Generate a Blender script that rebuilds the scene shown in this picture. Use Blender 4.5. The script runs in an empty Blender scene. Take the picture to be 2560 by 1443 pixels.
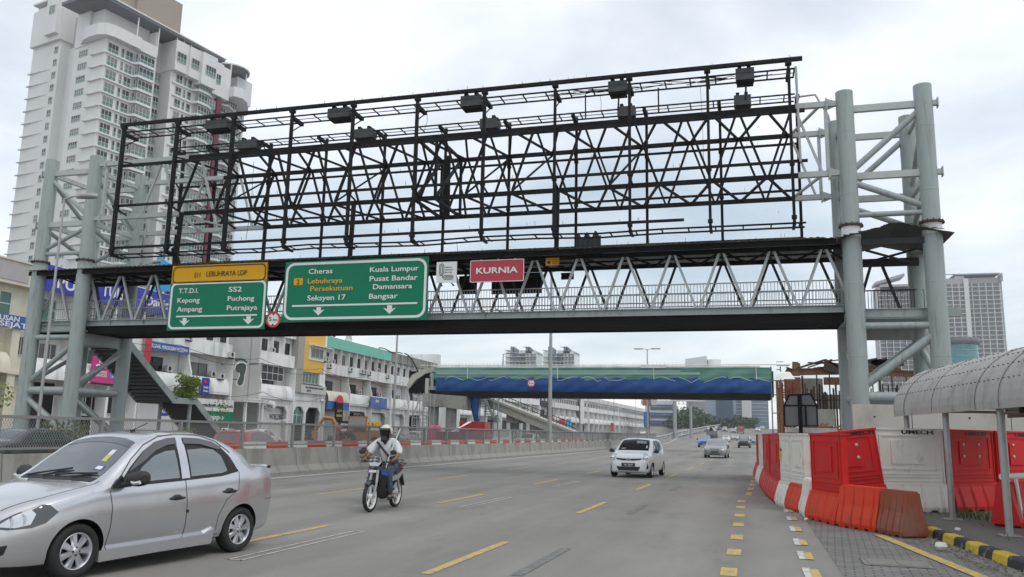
import bpy, bmesh, math, random
from mathutils import Vector, Matrix
from mathutils.bvhtree import BVHTree
from mathutils.geometry import delaunay_2d_cdt
R_ = math.radians
sc = bpy.context.scene
col = sc.collection
rnd = random.Random(7)

# ------------------------------------------------------------------ camera (solved from the photo's vanishing points)
FPX, CX, CY, CAMH = 2050.0, 1280.0, 721.5, 1.65
_r = R_(1.2); _p = math.atan(357.8 / FPX)
_U = Vector((math.sin(_r) * math.cos(_p), -math.cos(_r) * math.cos(_p), math.sin(_p)))
_b = -Vector((-5934 - CX, 923 - CY, FPX)); _b = (_b - _U * _b.dot(_U)).normalized()
_y = _U.cross(_b)
if _y.z < 0: _y = -_y
RW = Matrix((_b, _y, _U))                      # camera space (right, down, forward) -> world
CAM = Vector((0, 0, CAMH))
def ray(px, py): return RW @ Vector(((px - CX) / FPX, (py - CY) / FPX, 1))
def G(px, py, z=0.0):                           # point of the photo on a level plane
    d = ray(px, py); return CAM + d * ((z - CAMH) / d.z)
def PY(px, py, y):                              # ... on an upright plane across the road
    d = ray(px, py); return CAM + d * (y / d.y)
def PX(px, py, x):                              # ... on an upright plane along the road
    d = ray(px, py); return CAM + d * (x / d.x)
cd = bpy.data.cameras.new('camera'); cam = bpy.data.objects.new('camera', cd); col.objects.link(cam)
cr, cu, cb = RW @ Vector((1, 0, 0)), RW @ Vector((0, -1, 0)), RW @ Vector((0, 0, -1))
cam.matrix_world = Matrix(((cr.x, cu.x, cb.x, 0), (cr.y, cu.y, cb.y, 0), (cr.z, cu.z, cb.z, CAMH), (0, 0, 0, 1)))
cd.sensor_fit = 'HORIZONTAL'; cd.sensor_width = 36; cd.lens = 36 * FPX / 2560; cd.clip_start = .1; cd.clip_end = 9000
sc.camera = cam
sc.view_settings.view_transform = 'Standard'; sc.view_settings.look = 'None'
sc.view_settings.exposure = 0.0; sc.view_settings.gamma = 1
sc.render.engine = 'CYCLES'

# ------------------------------------------------------------------ sky: overcast layer over a Nishita sky, and a soft sun
SUN_EL, SUN_AZ = R_(60), R_(115)                # azimuth from +Y towards +X
w = bpy.data.worlds.new('World'); sc.world = w; w.use_nodes = True
nt = w.node_tree; nt.nodes.clear()
N = lambda t, **k: (lambda n: ([setattr(n, a, b) for a, b in k.items()], n)[1])(nt.nodes.new(t))
L = lambda a, b: nt.links.new(a, b)
out = N('ShaderNodeOutputWorld'); add = N('ShaderNodeAddShader')
bg1 = N('ShaderNodeBackground'); bg2 = N('ShaderNodeBackground')
sky = N('ShaderNodeTexSky', sky_type='NISHITA', sun_disc=False, sun_elevation=SUN_EL, sun_rotation=SUN_AZ)
L(sky.outputs[0], bg1.inputs[0]); bg1.inputs[1].default_value = .05
tc = N('ShaderNodeTexCoord'); sep = N('ShaderNodeSeparateXYZ'); L(tc.outputs['Generated'], sep.inputs[0])
zc = N('ShaderNodeMath', operation='ADD'); L(sep.outputs[2], zc.inputs[0]); zc.inputs[1].default_value = .22
dx = N('ShaderNodeMath', operation='DIVIDE'); L(sep.outputs[0], dx.inputs[0]); L(zc.outputs[0], dx.inputs[1])
dy = N('ShaderNodeMath', operation='DIVIDE'); L(sep.outputs[1], dy.inputs[0]); L(zc.outputs[0], dy.inputs[1])
cmb = N('ShaderNodeCombineXYZ'); L(dx.outputs[0], cmb.inputs[0]); L(dy.outputs[0], cmb.inputs[1]); cmb.inputs[2].default_value = 3.3
nz = N('ShaderNodeTexNoise'); nz.inputs['Scale'].default_value = 1.1; nz.inputs['Detail'].default_value = 6
nz.inputs['Roughness'].default_value = .52; nz.inputs['Distortion'].default_value = .35
L(cmb.outputs[0], nz.inputs['Vector'])
rmp = N('ShaderNodeValToRGB'); L(nz.outputs['Fac'], rmp.inputs[0])
e = rmp.color_ramp.elements
e[0].position = .34; e[0].color = (.47, .54, .585, 1)
e[1].position = .60; e[1].color = (.965, .97, .965, 1)
m = e.new(.5); m.color = (.755, .79, .805, 1)
L(rmp.outputs[0], bg2.inputs[0]); bg2.inputs[1].default_value = 1.03
L(bg1.outputs[0], add.inputs[0]); L(bg2.outputs[0], add.inputs[1]); L(add.outputs[0], out.inputs[0])
sd = bpy.data.lights.new('sun', 'SUN'); sun = bpy.data.objects.new('sun', sd); col.objects.link(sun)
sd.energy = 1.0; sd.angle = R_(28); sd.color = (1, .965, .92)
sun.rotation_euler = (Vector((math.sin(SUN_AZ) * math.cos(SUN_EL), math.cos(SUN_AZ) * math.cos(SUN_EL), math.sin(SUN_EL)))).to_track_quat('Z', 'Y').to_euler()

# ------------------------------------------------------------------ mesh builder and object helpers
def rootof(o):
    while o.parent: o = o.parent
    return o
class MB:
    def __init__(s): s.v = []; s.f = []; s.m = []; s.sm = []
    def add(s, vs, fs, mi=0, smooth=False):
        b = len(s.v); s.v.extend(Vector(v) for v in vs)
        for f in fs: s.f.append([b + i for i in f]); s.m.append(mi); s.sm.append(smooth)
        return s
    def box(s, c, d, rz=0.0, mi=0):
        c = Vector(c); x, y, z = d[0] / 2, d[1] / 2, d[2] / 2; k, q = math.cos(rz), math.sin(rz)
        vs = [c + Vector((a * x * k - b * y * q, a * x * q + b * y * k, g * z)) for g in (-1, 1) for a, b in ((-1, -1), (1, -1), (1, 1), (-1, 1))]
        return s.add(vs, [(3, 2, 1, 0), (4, 5, 6, 7), (0, 1, 5, 4), (1, 2, 6, 5), (2, 3, 7, 6), (3, 0, 4, 7)], mi)
    def b2(s, a, b, mi=0):                       # box from two corners
        a = Vector(a); b = Vector(b); return s.box((a + b) / 2, [abs(b[i] - a[i]) for i in range(3)], 0, mi)
    def beam(s, a, b, w, h, up=(0, 0, 1), mi=0):
        a = Vector(a); b = Vector(b); t = (b - a).normalized(); u = Vector(up)
        r = t.cross(u)
        if r.length < 1e-4: r = t.cross(Vector((1, 0, 0)))
        r.normalize(); u = r.cross(t)
        q = [r * (x * w / 2) + u * (y * h / 2) for x, y in ((-1, -1), (1, -1), (1, 1), (-1, 1))]
        return s.add([a + i for i in q] + [b + i for i in q], [(0, 1, 2, 3), (7, 6, 5, 4), (0, 4, 5, 1), (1, 5, 6, 2), (2, 6, 7, 3), (3, 7, 4, 0)], mi)
    def hsec(s, a, b, w, h, t=.02, mi=0):        # I-section laid with its web upright
        u = Vector((0, 0, 1)); a = Vector(a); b = Vector(b)
        s.beam(a, b, t, h - 2 * t, mi=mi)
        for k in (-1, 1): s.beam(a + u * k * (h - t) / 2, b + u * k * (h - t) / 2, w, t, mi=mi)
        return s
    def tube(s, pts, r, n=10, mi=0, cap=True, smooth=True):
        pts = [Vector(p) for p in pts]; rr = r if isinstance(r, (list, tuple)) else [r] * len(pts)
        vs = []; fs = []; pu = None
        for i, p in enumerate(pts):
            t = (pts[min(i + 1, len(pts) - 1)] - pts[max(i - 1, 0)]).normalized()
            if pu is None: pu = t.orthogonal().normalized()
            pu = (pu - t * pu.dot(t)).normalized(); q = t.cross(pu)
            for k in range(n):
                an = 2 * math.pi * k / n; vs.append(p + (pu * math.cos(an) + q * math.sin(an)) * rr[i])
        for i in range(len(pts) - 1):
            for k in range(n): fs.append((i * n + k, i * n + (k + 1) % n, (i + 1) * n + (k + 1) % n, (i + 1) * n + k))
        s.add(vs, fs, mi, smooth)
        if cap:
            s.add(vs[:n][::-1], [tuple(range(n))], mi); s.add(vs[-n:], [tuple(range(n))], mi)
        return s
    def lathe(s, prof, n=24, c=(0, 0, 0), ax='z', mi=0, smooth=True):
        c = Vector(c); vs = []; fs = []; m = len(prof)
        for k in range(n):
            an = 2 * math.pi * k / n; ca, sa = math.cos(an), math.sin(an)
            for r, z in prof:
                vs.append(c + Vector({'z': (r * ca, r * sa, z), 'x': (z, r * ca, r * sa), 'y': (r * sa, z, r * ca)}[ax]))
        for k in range(n):
            for j in range(m - 1):
                fs.append((k * m + j, ((k + 1) % n) * m + j, ((k + 1) % n) * m + j + 1, k * m + j + 1))
        return s.add(vs, fs, mi, smooth)
    def prism(s, poly, o, u, v, w, mi=0, smooth=False):   # 2-D outline on axes u,v pushed along w
        o, u, v, w = Vector(o), Vector(u), Vector(v), Vector(w); n = len(poly)
        A = [o + u * p[0] + v * p[1] for p in poly]; B = [p + w for p in A]
        s.add(A[::-1], [tuple(range(n))], mi); s.add(B, [tuple(range(n))], mi)
        return s.add(A + B, [(i, (i + 1) % n, n + (i + 1) % n, n + i) for i in range(n)], mi, smooth)
    def grid(s, rows, mi=0, smooth=True, closed=False):
        n = len(rows[0]); vs = [p for r in rows for p in r]
        fs = [(i * n + k, i * n + (k + 1) % n, (i + 1) * n + (k + 1) % n, (i + 1) * n + k) for i in range(len(rows) - 1) for k in range(n if closed else n - 1)]
        return s.add(vs, fs, mi, smooth)
    def mesh(s, name, mats, off=None):
        me = bpy.data.meshes.new(name)
        vs = [v - off for v in s.v] if off else s.v
        me.from_pydata([tuple(v) for v in vs], [], s.f)
        for mt in (mats if isinstance(mats, (list, tuple)) else [mats]): me.materials.append(mt)
        me.polygons.foreach_set('material_index', s.m); me.polygons.foreach_set('use_smooth', s.sm)
        me.update(); return me
    def pieces(s):                               # split into loose pieces
        key = {}; par = list(range(len(s.v)))
        def find(i):
            while par[i] != i: par[i] = par[par[i]]; i = par[i]
            return i
        for i, v in enumerate(s.v):
            k = (round(v.x, 4), round(v.y, 4), round(v.z, 4)); j = key.setdefault(k, i); par[find(i)] = find(j)
        for f in s.f:
            for j in f[1:]: par[find(f[0])] = find(j)
        out_ = {}
        for n_, f in enumerate(s.f): out_.setdefault(find(f[0]), []).append(n_)
        res = []
        for fs in out_.values():
            q = MB(); ids = {}
            for n_ in fs:
                for i in s.f[n_]:
                    if i not in ids: ids[i] = len(q.v); q.v.append(s.v[i])
                q.f.append([ids[i] for i in s.f[n_]]); q.m.append(s.m[n_]); q.sm.append(s.sm[n_])
            res.append(q)
        return res
    def split(s, name, mats, parent, world=True, limit=100):    # every loose piece a part of its own
        ps = s.pieces(); rest = MB(); sz = lambda q: max((q.v[0] - v).length for v in q.v) / max(8, abs(sum(v.y for v in q.v) / len(q.v)) if world else 1)
        if len(ps) > limit: ps.sort(key=lambda q: -sz(q))
        r = []
        for q in ps[:limit]: r.append(q.build(name, mats, parent, world))
        for q in ps[limit:]: b = len(rest.v); rest.v += q.v; rest.f += [[b + i for i in f] for f in q.f]; rest.m += q.m; rest.sm += q.sm
        if rest.f: r.append(tag(rest.build(name, mats, parent, world), kind='stuff'))
        return r
    def build(s, name, mats, parent=None, world=False):
        off = rootof(parent).location if (world and parent) else None
        return obj(name, s.mesh(name, mats, off), parent)
def obj(name, me, parent=None, loc=None, rot=None):
    o = bpy.data.objects.new(name, me); col.objects.link(o)
    if parent: o.parent = parent
    if loc: o.location = loc
    if rot: o.rotation_euler = rot
    return o
def tag(o, label=None, cat=None, group=None, kind=None):
    for k, v in (('label', label), ('category', cat), ('group', group), ('kind', kind)):
        if v: o[k] = v
    return o
def thing(name, label, cat, loc=(0, 0, 0), rz=0.0, group=None):
    o = bpy.data.objects.new(name, None); col.objects.link(o); o.location = loc; o.rotation_euler = (0, 0, rz); o.empty_display_size = .3
    return tag(o, label, cat, group)
def copy_tree(o, parent=None):
    c = o.copy(); col.objects.link(c)
    if parent: c.parent = parent
    for ch in list(o.children): copy_tree(ch, c)
    return c
def dup(o, loc, rz=0.0, label=None, group=None):
    c = copy_tree(o); c.location = loc; c.rotation_euler = (0, 0, rz)
    return tag(c, label, None, group)
def swap_mat(o, table):                        # give a copied tree its own meshes with other paint
    for ch in [o] + list(o.children_recursive):
        if ch.data and any(m in table for m in ch.data.materials if m):
            ch.data = ch.data.copy()
            for i, m in enumerate(ch.data.materials):
                if m in table: ch.data.materials[i] = table[m]
    return o

# ------------------------------------------------------------------ materials
def mat(name, c, rough=.6, metal=0.0, var=.12, scale=3.0, bump=0.0, bscale=None, spec=.5, coat=0.0, dirt=None, dirt_amt=.5, dscale=(1, 1, 1), dlo=.5, dhi=.72, trans=0.0, ior=1.5, alpha=1.0):
    m = bpy.data.materials.new(name); m.use_nodes = True; t = m.node_tree; b = t.nodes['Principled BSDF']
    n = t.nodes.new; l = t.links.new
    b.inputs['Roughness'].default_value = rough; b.inputs['Metallic'].default_value = metal
    b.inputs['Specular IOR Level'].default_value = spec; b.inputs['Coat Weight'].default_value = coat; b.inputs['IOR'].default_value = ior
    b.inputs['Coat Roughness'].default_value = .04; b.inputs['Transmission Weight'].default_value = trans; b.inputs['Alpha'].default_value = alpha
    b.inputs['Base Color'].default_value = (*c, 1)
    if var or bump or dirt:
        tcn = n('ShaderNodeTexCoord'); src = tcn.outputs['Object']
    if var:
        z = n('ShaderNodeTexNoise'); z.inputs['Scale'].default_value = scale; z.inputs['Detail'].default_value = 6; z.inputs['Roughness'].default_value = .6
        l(src, z.inputs['Vector'])
        mx = n('ShaderNodeMix'); mx.data_type = 'RGBA'; l(z.outputs['Fac'], mx.inputs[0])
        mx.inputs[6].default_value = (*[max(0, k * (1 - 1.6 * var)) for k in c], 1); mx.inputs[7].default_value = (*[min(1, k * (1 + 1.6 * var)) for k in c], 1)
        cur = mx.outputs[2]
        if dirt:
            mp = n('ShaderNodeMapping'); mp.inputs['Scale'].default_value = dscale; l(src, mp.inputs[0])
            z2 = n('ShaderNodeTexNoise'); z2.inputs['Scale'].default_value = 1; z2.inputs['Detail'].default_value = 8; z2.inputs['Roughness'].default_value = .68; l(mp.outputs[0], z2.inputs['Vector'])
            rp = n('ShaderNodeMapRange'); rp.inputs[1].default_value = dlo; rp.inputs[2].default_value = dhi; rp.inputs[4].default_value = dirt_amt; l(z2.outputs['Fac'], rp.inputs[0])
            m2 = n('ShaderNodeMix'); m2.data_type = 'RGBA'; l(rp.outputs[0], m2.inputs[0]); l(cur, m2.inputs[6]); m2.inputs[7].default_value = (*dirt, 1); cur = m2.outputs[2]
        l(cur, b.inputs['Base Color'])
    if bump:
        z3 = n('ShaderNodeTexNoise'); z3.inputs['Scale'].default_value = bscale or scale * 8; z3.inputs['Detail'].default_value = 5; l(src, z3.inputs['Vector'])
        bp = n('ShaderNodeBump'); bp.inputs['Strength'].default_value = bump; bp.inputs['Distance'].default_value = .02; l(z3.outputs['Fac'], bp.inputs['Height']); l(bp.outputs[0], b.inputs['Normal'])
    return m
K = {}
def km(k, *a, **kw):
    if k not in K: K[k] = mat(k, *a, **kw)
    return K[k]
km('steel_grey', (.315, .36, .352), .5, var=.07, scale=1.2, dirt=(.14, .115, .09), dirt_amt=.7, dscale=(5, 5, .45), dlo=.53, dhi=.74)
km('steel_pale', (.42, .45, .445), .5, var=.07, scale=2, dirt=(.17, .13, .1), dirt_amt=.4, dscale=(2, 2, 2))
km('steel_black', (.006, .007, .008), .65, spec=.2, var=.2, scale=3, dirt=(.03, .028, .026), dirt_amt=.5, dscale=(3, 3, 3))
km('steel_dark', (.03, .034, .035), .65, spec=.35, var=.15, scale=3)
km('deck_dark', (.008, .008, .0075), .85, spec=.2, var=.2, scale=2)
km('roof_sheet', (.40, .41, .41), .45, .1, var=.1, scale=2, dirt=(.2, .17, .14), dirt_amt=.5, dscale=(1, 1, 1))
km('galv', (.36, .37, .37), .45, .3, var=.08, scale=4, dirt=(.2, .17, .14), dirt_amt=.4, dscale=(3, 3, 3))
km('fence_grey', (.235, .235, .225), .55, .1, var=.12, scale=3, dirt=(.16, .1, .06), dirt_amt=.4, dscale=(3, 3, 3))
km('concrete', (.30, .29, .262), .85, var=.12, scale=1.3, bump=.25, bscale=30, dirt=(.12, .11, .095), dirt_amt=.75, dscale=(1.6, 1.6, .5), dlo=.48, dhi=.7)
km('concrete_pale', (.47, .45, .40), .85, var=.1, scale=1.1, bump=.2, bscale=24, dirt=(.2, .18, .15), dirt_amt=.5, dscale=(1.2, 1.2, .7))
km('concrete_dark', (.20, .19, .175), .9, var=.15, scale=1.5, bump=.2, bscale=24, dirt=(.07, .065, .06), dirt_amt=.6, dscale=(2, 2, .6))
km('white_paint', (.79, .79, .77), .6, var=.05, scale=1, dirt=(.34, .33, .29), dirt_amt=.6, dscale=(.7, .7, .14), dlo=.49, dhi=.70)
km('white_old', (.78, .78, .755), .7, var=.06, scale=1, dirt=(.26, .30, .25), dirt_amt=.75, dscale=(.45, .45, .16), dlo=.48, dhi=.68)
km('cream', (.66, .61, .48), .7, var=.05, scale=1, dirt=(.34, .32, .26), dirt_amt=.45, dscale=(.5, .5, .14))
km('wall_grey', (.50, .50, .475), .7, var=.06, scale=.8, dirt=(.26, .26, .24), dirt_amt=.4, dscale=(.4, .4, .12))
km('pale_grey', (.68, .68, .66), .7, var=.06, scale=.8, dirt=(.28, .275, .24), dirt_amt=.6, dscale=(.6, .6, .12), dlo=.49, dhi=.7)
km('yellow_wall', (.72, .42, .07), .65, var=.05, scale=1)
km('turq', (.17, .50, .39), .65, var=.06, scale=.6, dirt=(.2, .36, .3), dirt_amt=.4, dscale=(.5, .5, .2))
km('pinkish', (.52, .42, .40), .7, var=.06, scale=1)
km('old_parapet', (.27, .26, .24), .85, var=.2, scale=.7, dirt=(.08, .08, .075), dirt_amt=.8, dscale=(1.2, 1.2, .2), dlo=.44, dhi=.62)
km('win_dark', (.012, .013, .014), .15, var=.3, scale=.6, spec=.22)
km('win_curtain', (.13, .135, .125), .2, var=.5, scale=.9, spec=.3)
km('win_green', (.07, .15, .125), .15, var=.35, scale=.5, spec=.35)
km('win_frame', (.62, .63, .62), .5, var=0)
km('black', (.012, .012, .012), .5, var=0)
km('ac_unit', (.58, .58, .55), .6, var=.08, scale=4)
km('sign_green', (.003, .175, .092), .6, spec=.25, var=.06, scale=2)
km('sign_white', (.72, .72, .70), .45, var=.04, scale=2)
km('sign_yellow', (.68, .34, .005), .6, spec=.25, var=.04, scale=2)
km('sign_text_yellow', (.68, .36, .01), .45, var=0)
km('sign_black', (.012, .011, .012), .5, var=0)
km('sign_red', (.50, .02, .035), .45, var=.03, scale=2)
km('sign_blue', (.02, .03, .36), .5, var=.05, scale=1)
km('sign_blue2', (.03, .1, .36), .5, var=.05, scale=1)
km('pink', (.56, .03, .20), .5, var=.04, scale=1)
km('cyan', (.02, .30, .62), .5, var=.03, scale=1)
km('rust', (.25, .12, .065), .85, var=.3, scale=5, bump=.3, dirt=(.07, .05, .045), dirt_amt=.7, dscale=(3, 3, 3))
km('rust_dark', (.06, .04, .03), .85, var=.3, scale=5)
km('barrier_red', (.56, .016, .016), .55, spec=.3, var=.06, scale=3, dirt=(.24, .075, .06), dirt_amt=.65, dscale=(4, 4, 2.2), dlo=.54, dhi=.68)
km('barrier_orange', (.62, .05, .016), .55, spec=.3, var=.07, scale=3, dirt=(.24, .085, .06), dirt_amt=.7, dscale=(4, 4, 2.2), dlo=.54, dhi=.68)
km('barrier_rust', (.26, .055, .022), .55, var=.12, scale=3, dirt=(.2, .17, .15), dirt_amt=.5, dscale=(2, 2, 1))
km('barrier_white', (.72, .695, .63), .5, var=.07, scale=3, dirt=(.30, .27, .21), dirt_amt=.6, dscale=(4, 4, 2), dlo=.56, dhi=.68)
km('tyre', (.018, .018, .018), .8, var=.2, scale=8)
km('rubber', (.02, .02, .021), .6, var=.1, scale=5)
km('alloy', (.55, .56, .58), .3, .75, var=.04, scale=5)
km('chrome', (.75, .76, .78), .12, 1, var=0)
km('glass_dark', (.006, .007, .008), .06, var=0, spec=.15, ior=1.35)
km('glass', (.025, .03, .034), .04, var=0, spec=.9, ior=1.75)
km('glass_tint', (.06, .075, .08), .05, var=0, spec=1, ior=1.9)
km('lens_bright', (.66, .68, .70), .08, .25, var=0, coat=1)
km('lens', (.40, .42, .44), .1, .45, var=0, coat=1)
km('lamp_dark', (.05, .053, .06), .12, var=0, coat=1)
km('lamp_red', (.42, .012, .015), .15, var=0, coat=1)
km('lamp_amber', (.7, .2, .02), .15, var=0, coat=1)
km('plate', (.012, .012, .012), .4, var=0)
km('paint_yellow', (.53, .36, .085), .75, var=.14, scale=9, dirt=(.27, .25, .215), dirt_amt=.9, dscale=(9, 5, 9), dlo=.47, dhi=.62)
km('paint_white', (.55, .55, .52), .75, var=.1, scale=7, dirt=(.28, .275, .26), dirt_amt=.85, dscale=(6, 6, 6), dlo=.46, dhi=.62)
km('line_white', (.62, .62, .59), .75, var=.08, scale=5, dirt=(.30, .295, .27), dirt_amt=.6, dscale=(4, 2, 4), dlo=.54, dhi=.66)
km('stair_dark', (.075, .08, .078), .65, var=.15, scale=3)
km('paint_dark', (.14, .14, .135), .8, var=.1, scale=7, dirt=(.22, .215, .205), dirt_amt=.8, dscale=(6, 6, 6), dlo=.5, dhi=.62)
km('leaf', (.075, .12, .03), .55, var=.4, scale=.9)
km('leaf_yellow', (.20, .26, .05), .55, var=.4, scale=2)
km('leaf_far', (.07, .10, .045), .7, var=.4, scale=.3)
km('bark', (.14, .11, .085), .9, var=.2, scale=6)
# ------------------------------------------------------------------ terrain profile, road line
def zg(Y):
    if Y < 120: return 0.0
    if Y < 300: return 1e-4 * (Y - 120) ** 2
    if Y < 420: return 3.24 + .036 * (Y - 300) - .00015 * (Y - 300) ** 2
    return 5.4
def rx(Y):                                       # sideways drift of the road line
    if Y < 60: return .022 * (Y - 20)
    q = min(Y, 175) - 60
    v = .88 + .022 * q - .00031 * q * q
    return v if Y < 175 else v - .0493 * (Y - 175)
def gl(px, py):                                  # point of the photo on the rising ground
    d = ray(px, py); lo = None; prev = 5.0
    for i in range(1, 4000):
        y = 5 + i * .25; t = y / d.y
        if CAMH + d.z * t < zg(y):
            return CAM + d * t
    return CAM + d * (900 / d.y)
def asphalt(name, c, fine=1.0):
    m = bpy.data.materials.new(name); m.use_nodes = True; t = m.node_tree; b = t.nodes['Principled BSDF']; n = t.nodes.new; l = t.links.new
    b.inputs['Roughness'].default_value = .82
    tcn = n('ShaderNodeTexCoord')
    def noise(sc_, scale, det, rgh=.6):
        mp = n('ShaderNodeMapping'); mp.inputs['Scale'].default_value = sc_; l(tcn.outputs['Object'], mp.inputs[0])
        z = n('ShaderNodeTexNoise'); z.inputs['Scale'].default_value = scale; z.inputs['Detail'].default_value = det; z.inputs['Roughness'].default_value = rgh; l(mp.outputs[0], z.inputs['Vector']); return z.outputs['Fac']
    def mixv(f, a, bb, lo=.3, hi=.7):
        r = n('ShaderNodeMapRange'); r.inputs[1].default_value = lo; r.inputs[2].default_value = hi; r.inputs[3].default_value = a; r.inputs[4].default_value = bb; l(f, r.inputs[0]); return r.outputs[0]
    def mul(a, bb):
        q = n('ShaderNodeMath'); q.operation = 'MULTIPLY'; l(a, q.inputs[0]); l(bb, q.inputs[1]); return q.outputs[0]
    f = mul(mixv(noise((1, .045, 1), .9, 5), .86, 1.10), mixv(noise((1, 1, 1), .16, 5), .88, 1.1))
    f = mul(f, mixv(noise((1, 1, 1), 62, 4, .75), 1 - .36 * fine, 1 + .3 * fine, .3, .7))
    sx_ = n('ShaderNodeSeparateXYZ'); l(tcn.outputs['Object'], sx_.inputs[0]); sm_ = n('ShaderNodeMath'); sm_.operation = 'MULTIPLY'; l(sx_.outputs[0], sm_.inputs[0]); sm_.inputs[1].default_value = 2 * math.pi / 1.75; ss_ = n('ShaderNodeMath'); ss_.operation = 'SINE'; l(sm_.outputs[0], ss_.inputs[0]); f = mul(f, mixv(ss_.outputs[0], 1 - .055 * fine, 1 + .045 * fine, -1, 1))
    f = mul(f, mixv(noise((1, .3, 1), 2.3, 7, .7), .92, 1.05))
    f = mul(f, mixv(noise((1, .5, 1), .5, 9, .75), .74, 1.0, .32, .46))
    mx = n('ShaderNodeMix'); mx.data_type = 'RGBA'; mx.blend_type = 'MULTIPLY'; mx.inputs[0].default_value = 1; mx.inputs[6].default_value = (*c, 1)
    cb_ = n('ShaderNodeCombineColor'); [l(f, cb_.inputs[i]) for i in range(3)]; l(cb_.outputs[0], mx.inputs[7]); l(mx.outputs[2], b.inputs['Base Color'])
    bp = n('ShaderNodeBump'); bp.inputs['Strength'].default_value = .35; bp.inputs['Distance'].default_value = .008; l(noise((1, 1, 1), 130, 3, .7), bp.inputs['Height']); l(bp.outputs[0], b.inputs['Normal'])
    return m
M_road = asphalt('asphalt', (.230, .219, .198)); M_road2 = asphalt('asphalt_side', (.15, .148, .14)); M_ground = asphalt('earth', (.20, .19, .165), .6)
def brick_mat(name, c1, c2, cm, sc_, bw, bh, rot=0.0):
    m = bpy.data.materials.new(name); m.use_nodes = True; t = m.node_tree; b = t.nodes['Principled BSDF']; n = t.nodes.new; l = t.links.new
    tcn = n('ShaderNodeTexCoord'); mp = n('ShaderNodeMapping'); mp.inputs['Rotation'].default_value = (0, 0, rot); l(tcn.outputs['Object'], mp.inputs[0])
    br = n('ShaderNodeTexBrick'); br.inputs['Scale'].default_value = sc_; br.inputs['Brick Width'].default_value = bw; br.inputs['Row Height'].default_value = bh
    br.inputs['Mortar Size'].default_value = .012; br.inputs['Color1'].default_value = (*c1, 1); br.inputs['Color2'].default_value = (*c2, 1); br.inputs['Mortar'].default_value = (*cm, 1)
    l(mp.outputs[0], br.inputs['Vector'])
    z = n('ShaderNodeTexNoise'); z.inputs['Scale'].default_value = 1.7; z.inputs['Detail'].default_value = 8; l(tcn.outputs['Object'], z.inputs['Vector'])
    r = n('ShaderNodeMapRange'); r.inputs[1].default_value = .3; r.inputs[2].default_value = .7; r.inputs[3].default_value = .72; r.inputs[4].default_value = 1.15; l(z.outputs['Fac'], r.inputs[0])
    mx = n('ShaderNodeMix'); mx.data_type = 'RGBA'; mx.blend_type = 'MULTIPLY'; mx.inputs[0].default_value = 1; l(br.outputs['Color'], mx.inputs[6])
    cc = n('ShaderNodeCombineColor'); [l(r.outputs[0], cc.inputs[i]) for i in range(3)]; l(cc.outputs[0], mx.inputs[7]); l(mx.outputs[2], b.inputs['Base Color'])
    b.inputs['Roughness'].default_value = .85
    bp = n('ShaderNodeBump'); bp.inputs['Strength'].default_value = .6; bp.inputs['Distance'].default_value = .006; bp.invert = True; l(br.outputs['Fac'], bp.inputs['Height']); l(bp.outputs[0], b.inputs['Normal'])
    return m
M_paver = brick_mat('pavers', (.20, .195, .185), (.165, .16, .152), (.075, .07, .065), 1, .22, .11, R_(5))
YS = [-30, -10, 0, 5, 10, 15, 20, 25, 30, 40, 50, 60, 70, 80, 90, 100, 110, 120] + list(range(130, 430, 10)) + [450, 500, 600, 800, 1200, 2000, 4000]
def strip(name, xa, xb, ys, dz, m, drift=True, kind='structure'):
    mb = MB(); fa = xa if callable(xa) else (lambda y: xa); fb = xb if callable(xb) else (lambda y: xb)
    mb.grid([[(fa(y) + (rx(y) if drift else 0), y, zg(y) + dz), (fb(y) + (rx(y) if drift else 0), y, zg(y) + dz)] for y in ys][::-1])
    return tag(mb.build(name, m), kind=kind)
def fall(x, y): t = min(1, max(0, (x - rx(y) + 24) / 6)); return t * t * (3 - 2 * t)
mb = MB(); XS = [-4000, -1500, -600, -200, -60, -40, -30, -27, -25, -23, -21, -19, -17, -10, 0, 20, 60, 200, 800, 2500, 4000]
mb.grid([[(x, y, zg(y) * fall(x, y) - .03) for x in XS] for y in YS][::-1]); tag(mb.build('ground', M_ground), kind='structure')
strip('service_road', -34, -16.6, [y for y in YS if y < 125], -.012, M_road2)
strip('road', -16.6, lambda y: 1.6 if y < 24 else (1.6 + (y - 24) * .4 if y < 40 else 8.0), [y for y in range(-30, 430, 5)], 0.0, M_road)
# kerb line on the right: X at the kerb's front top edge
def kx(y): return 2.87 + (17.29 - y) * .1
strip('paved_apron', 1.06, lambda y: kx(y) + .05, list(range(2, 20)) + [19.6], .004, M_paver, drift=False)
strip('gutter', lambda y: kx(y) - .32, lambda y: kx(y) + .02, list(range(2, 27)), .008, K['concrete_dark'], drift=False)
pv = MB(); ys = list(range(2, 30))
pv.grid([[(kx(y) + .14, y, .145), (kx(y) + 6, y, .145), (kx(y) + 25, y, .145)] for y in ys][::-1]); tag(pv.build('pavement', asphalt('pavement_concrete', (.15, .14, .125))), kind='structure')
for mi, (nm, mm) in enumerate((('kerb', km('kerb_black', (.03, .03, .032), .7, var=.3, scale=6, dirt=(.3, .3, .28), dirt_amt=.6, dscale=(7, 7, 7), dlo=.56, dhi=.66)), ('kerb', km('kerb_yellow', (.58, .40, .03), .7, var=.1, scale=6, dirt=(.12, .11, .09), dirt_amt=.6, dscale=(7, 7, 7), dlo=.52, dhi=.66)))):
    kb = MB()
    for i in range(60):
        y0 = 3 + i * .52; y1 = y0 + .52
        if i % 2 != mi: continue
        q = [(kx(y0), y0), (kx(y1), y1)]
        rows = []
        for (x, y) in q: rows.append([(x - .035, y, -.02), (x - .01, y, .12), (x + .02, y, .15), (x + .15, y, .15), (x + .15, y, -.02)])
        kb.grid(rows, smooth=False)
    tag(kb.build(nm, mm), kind='structure')
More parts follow.
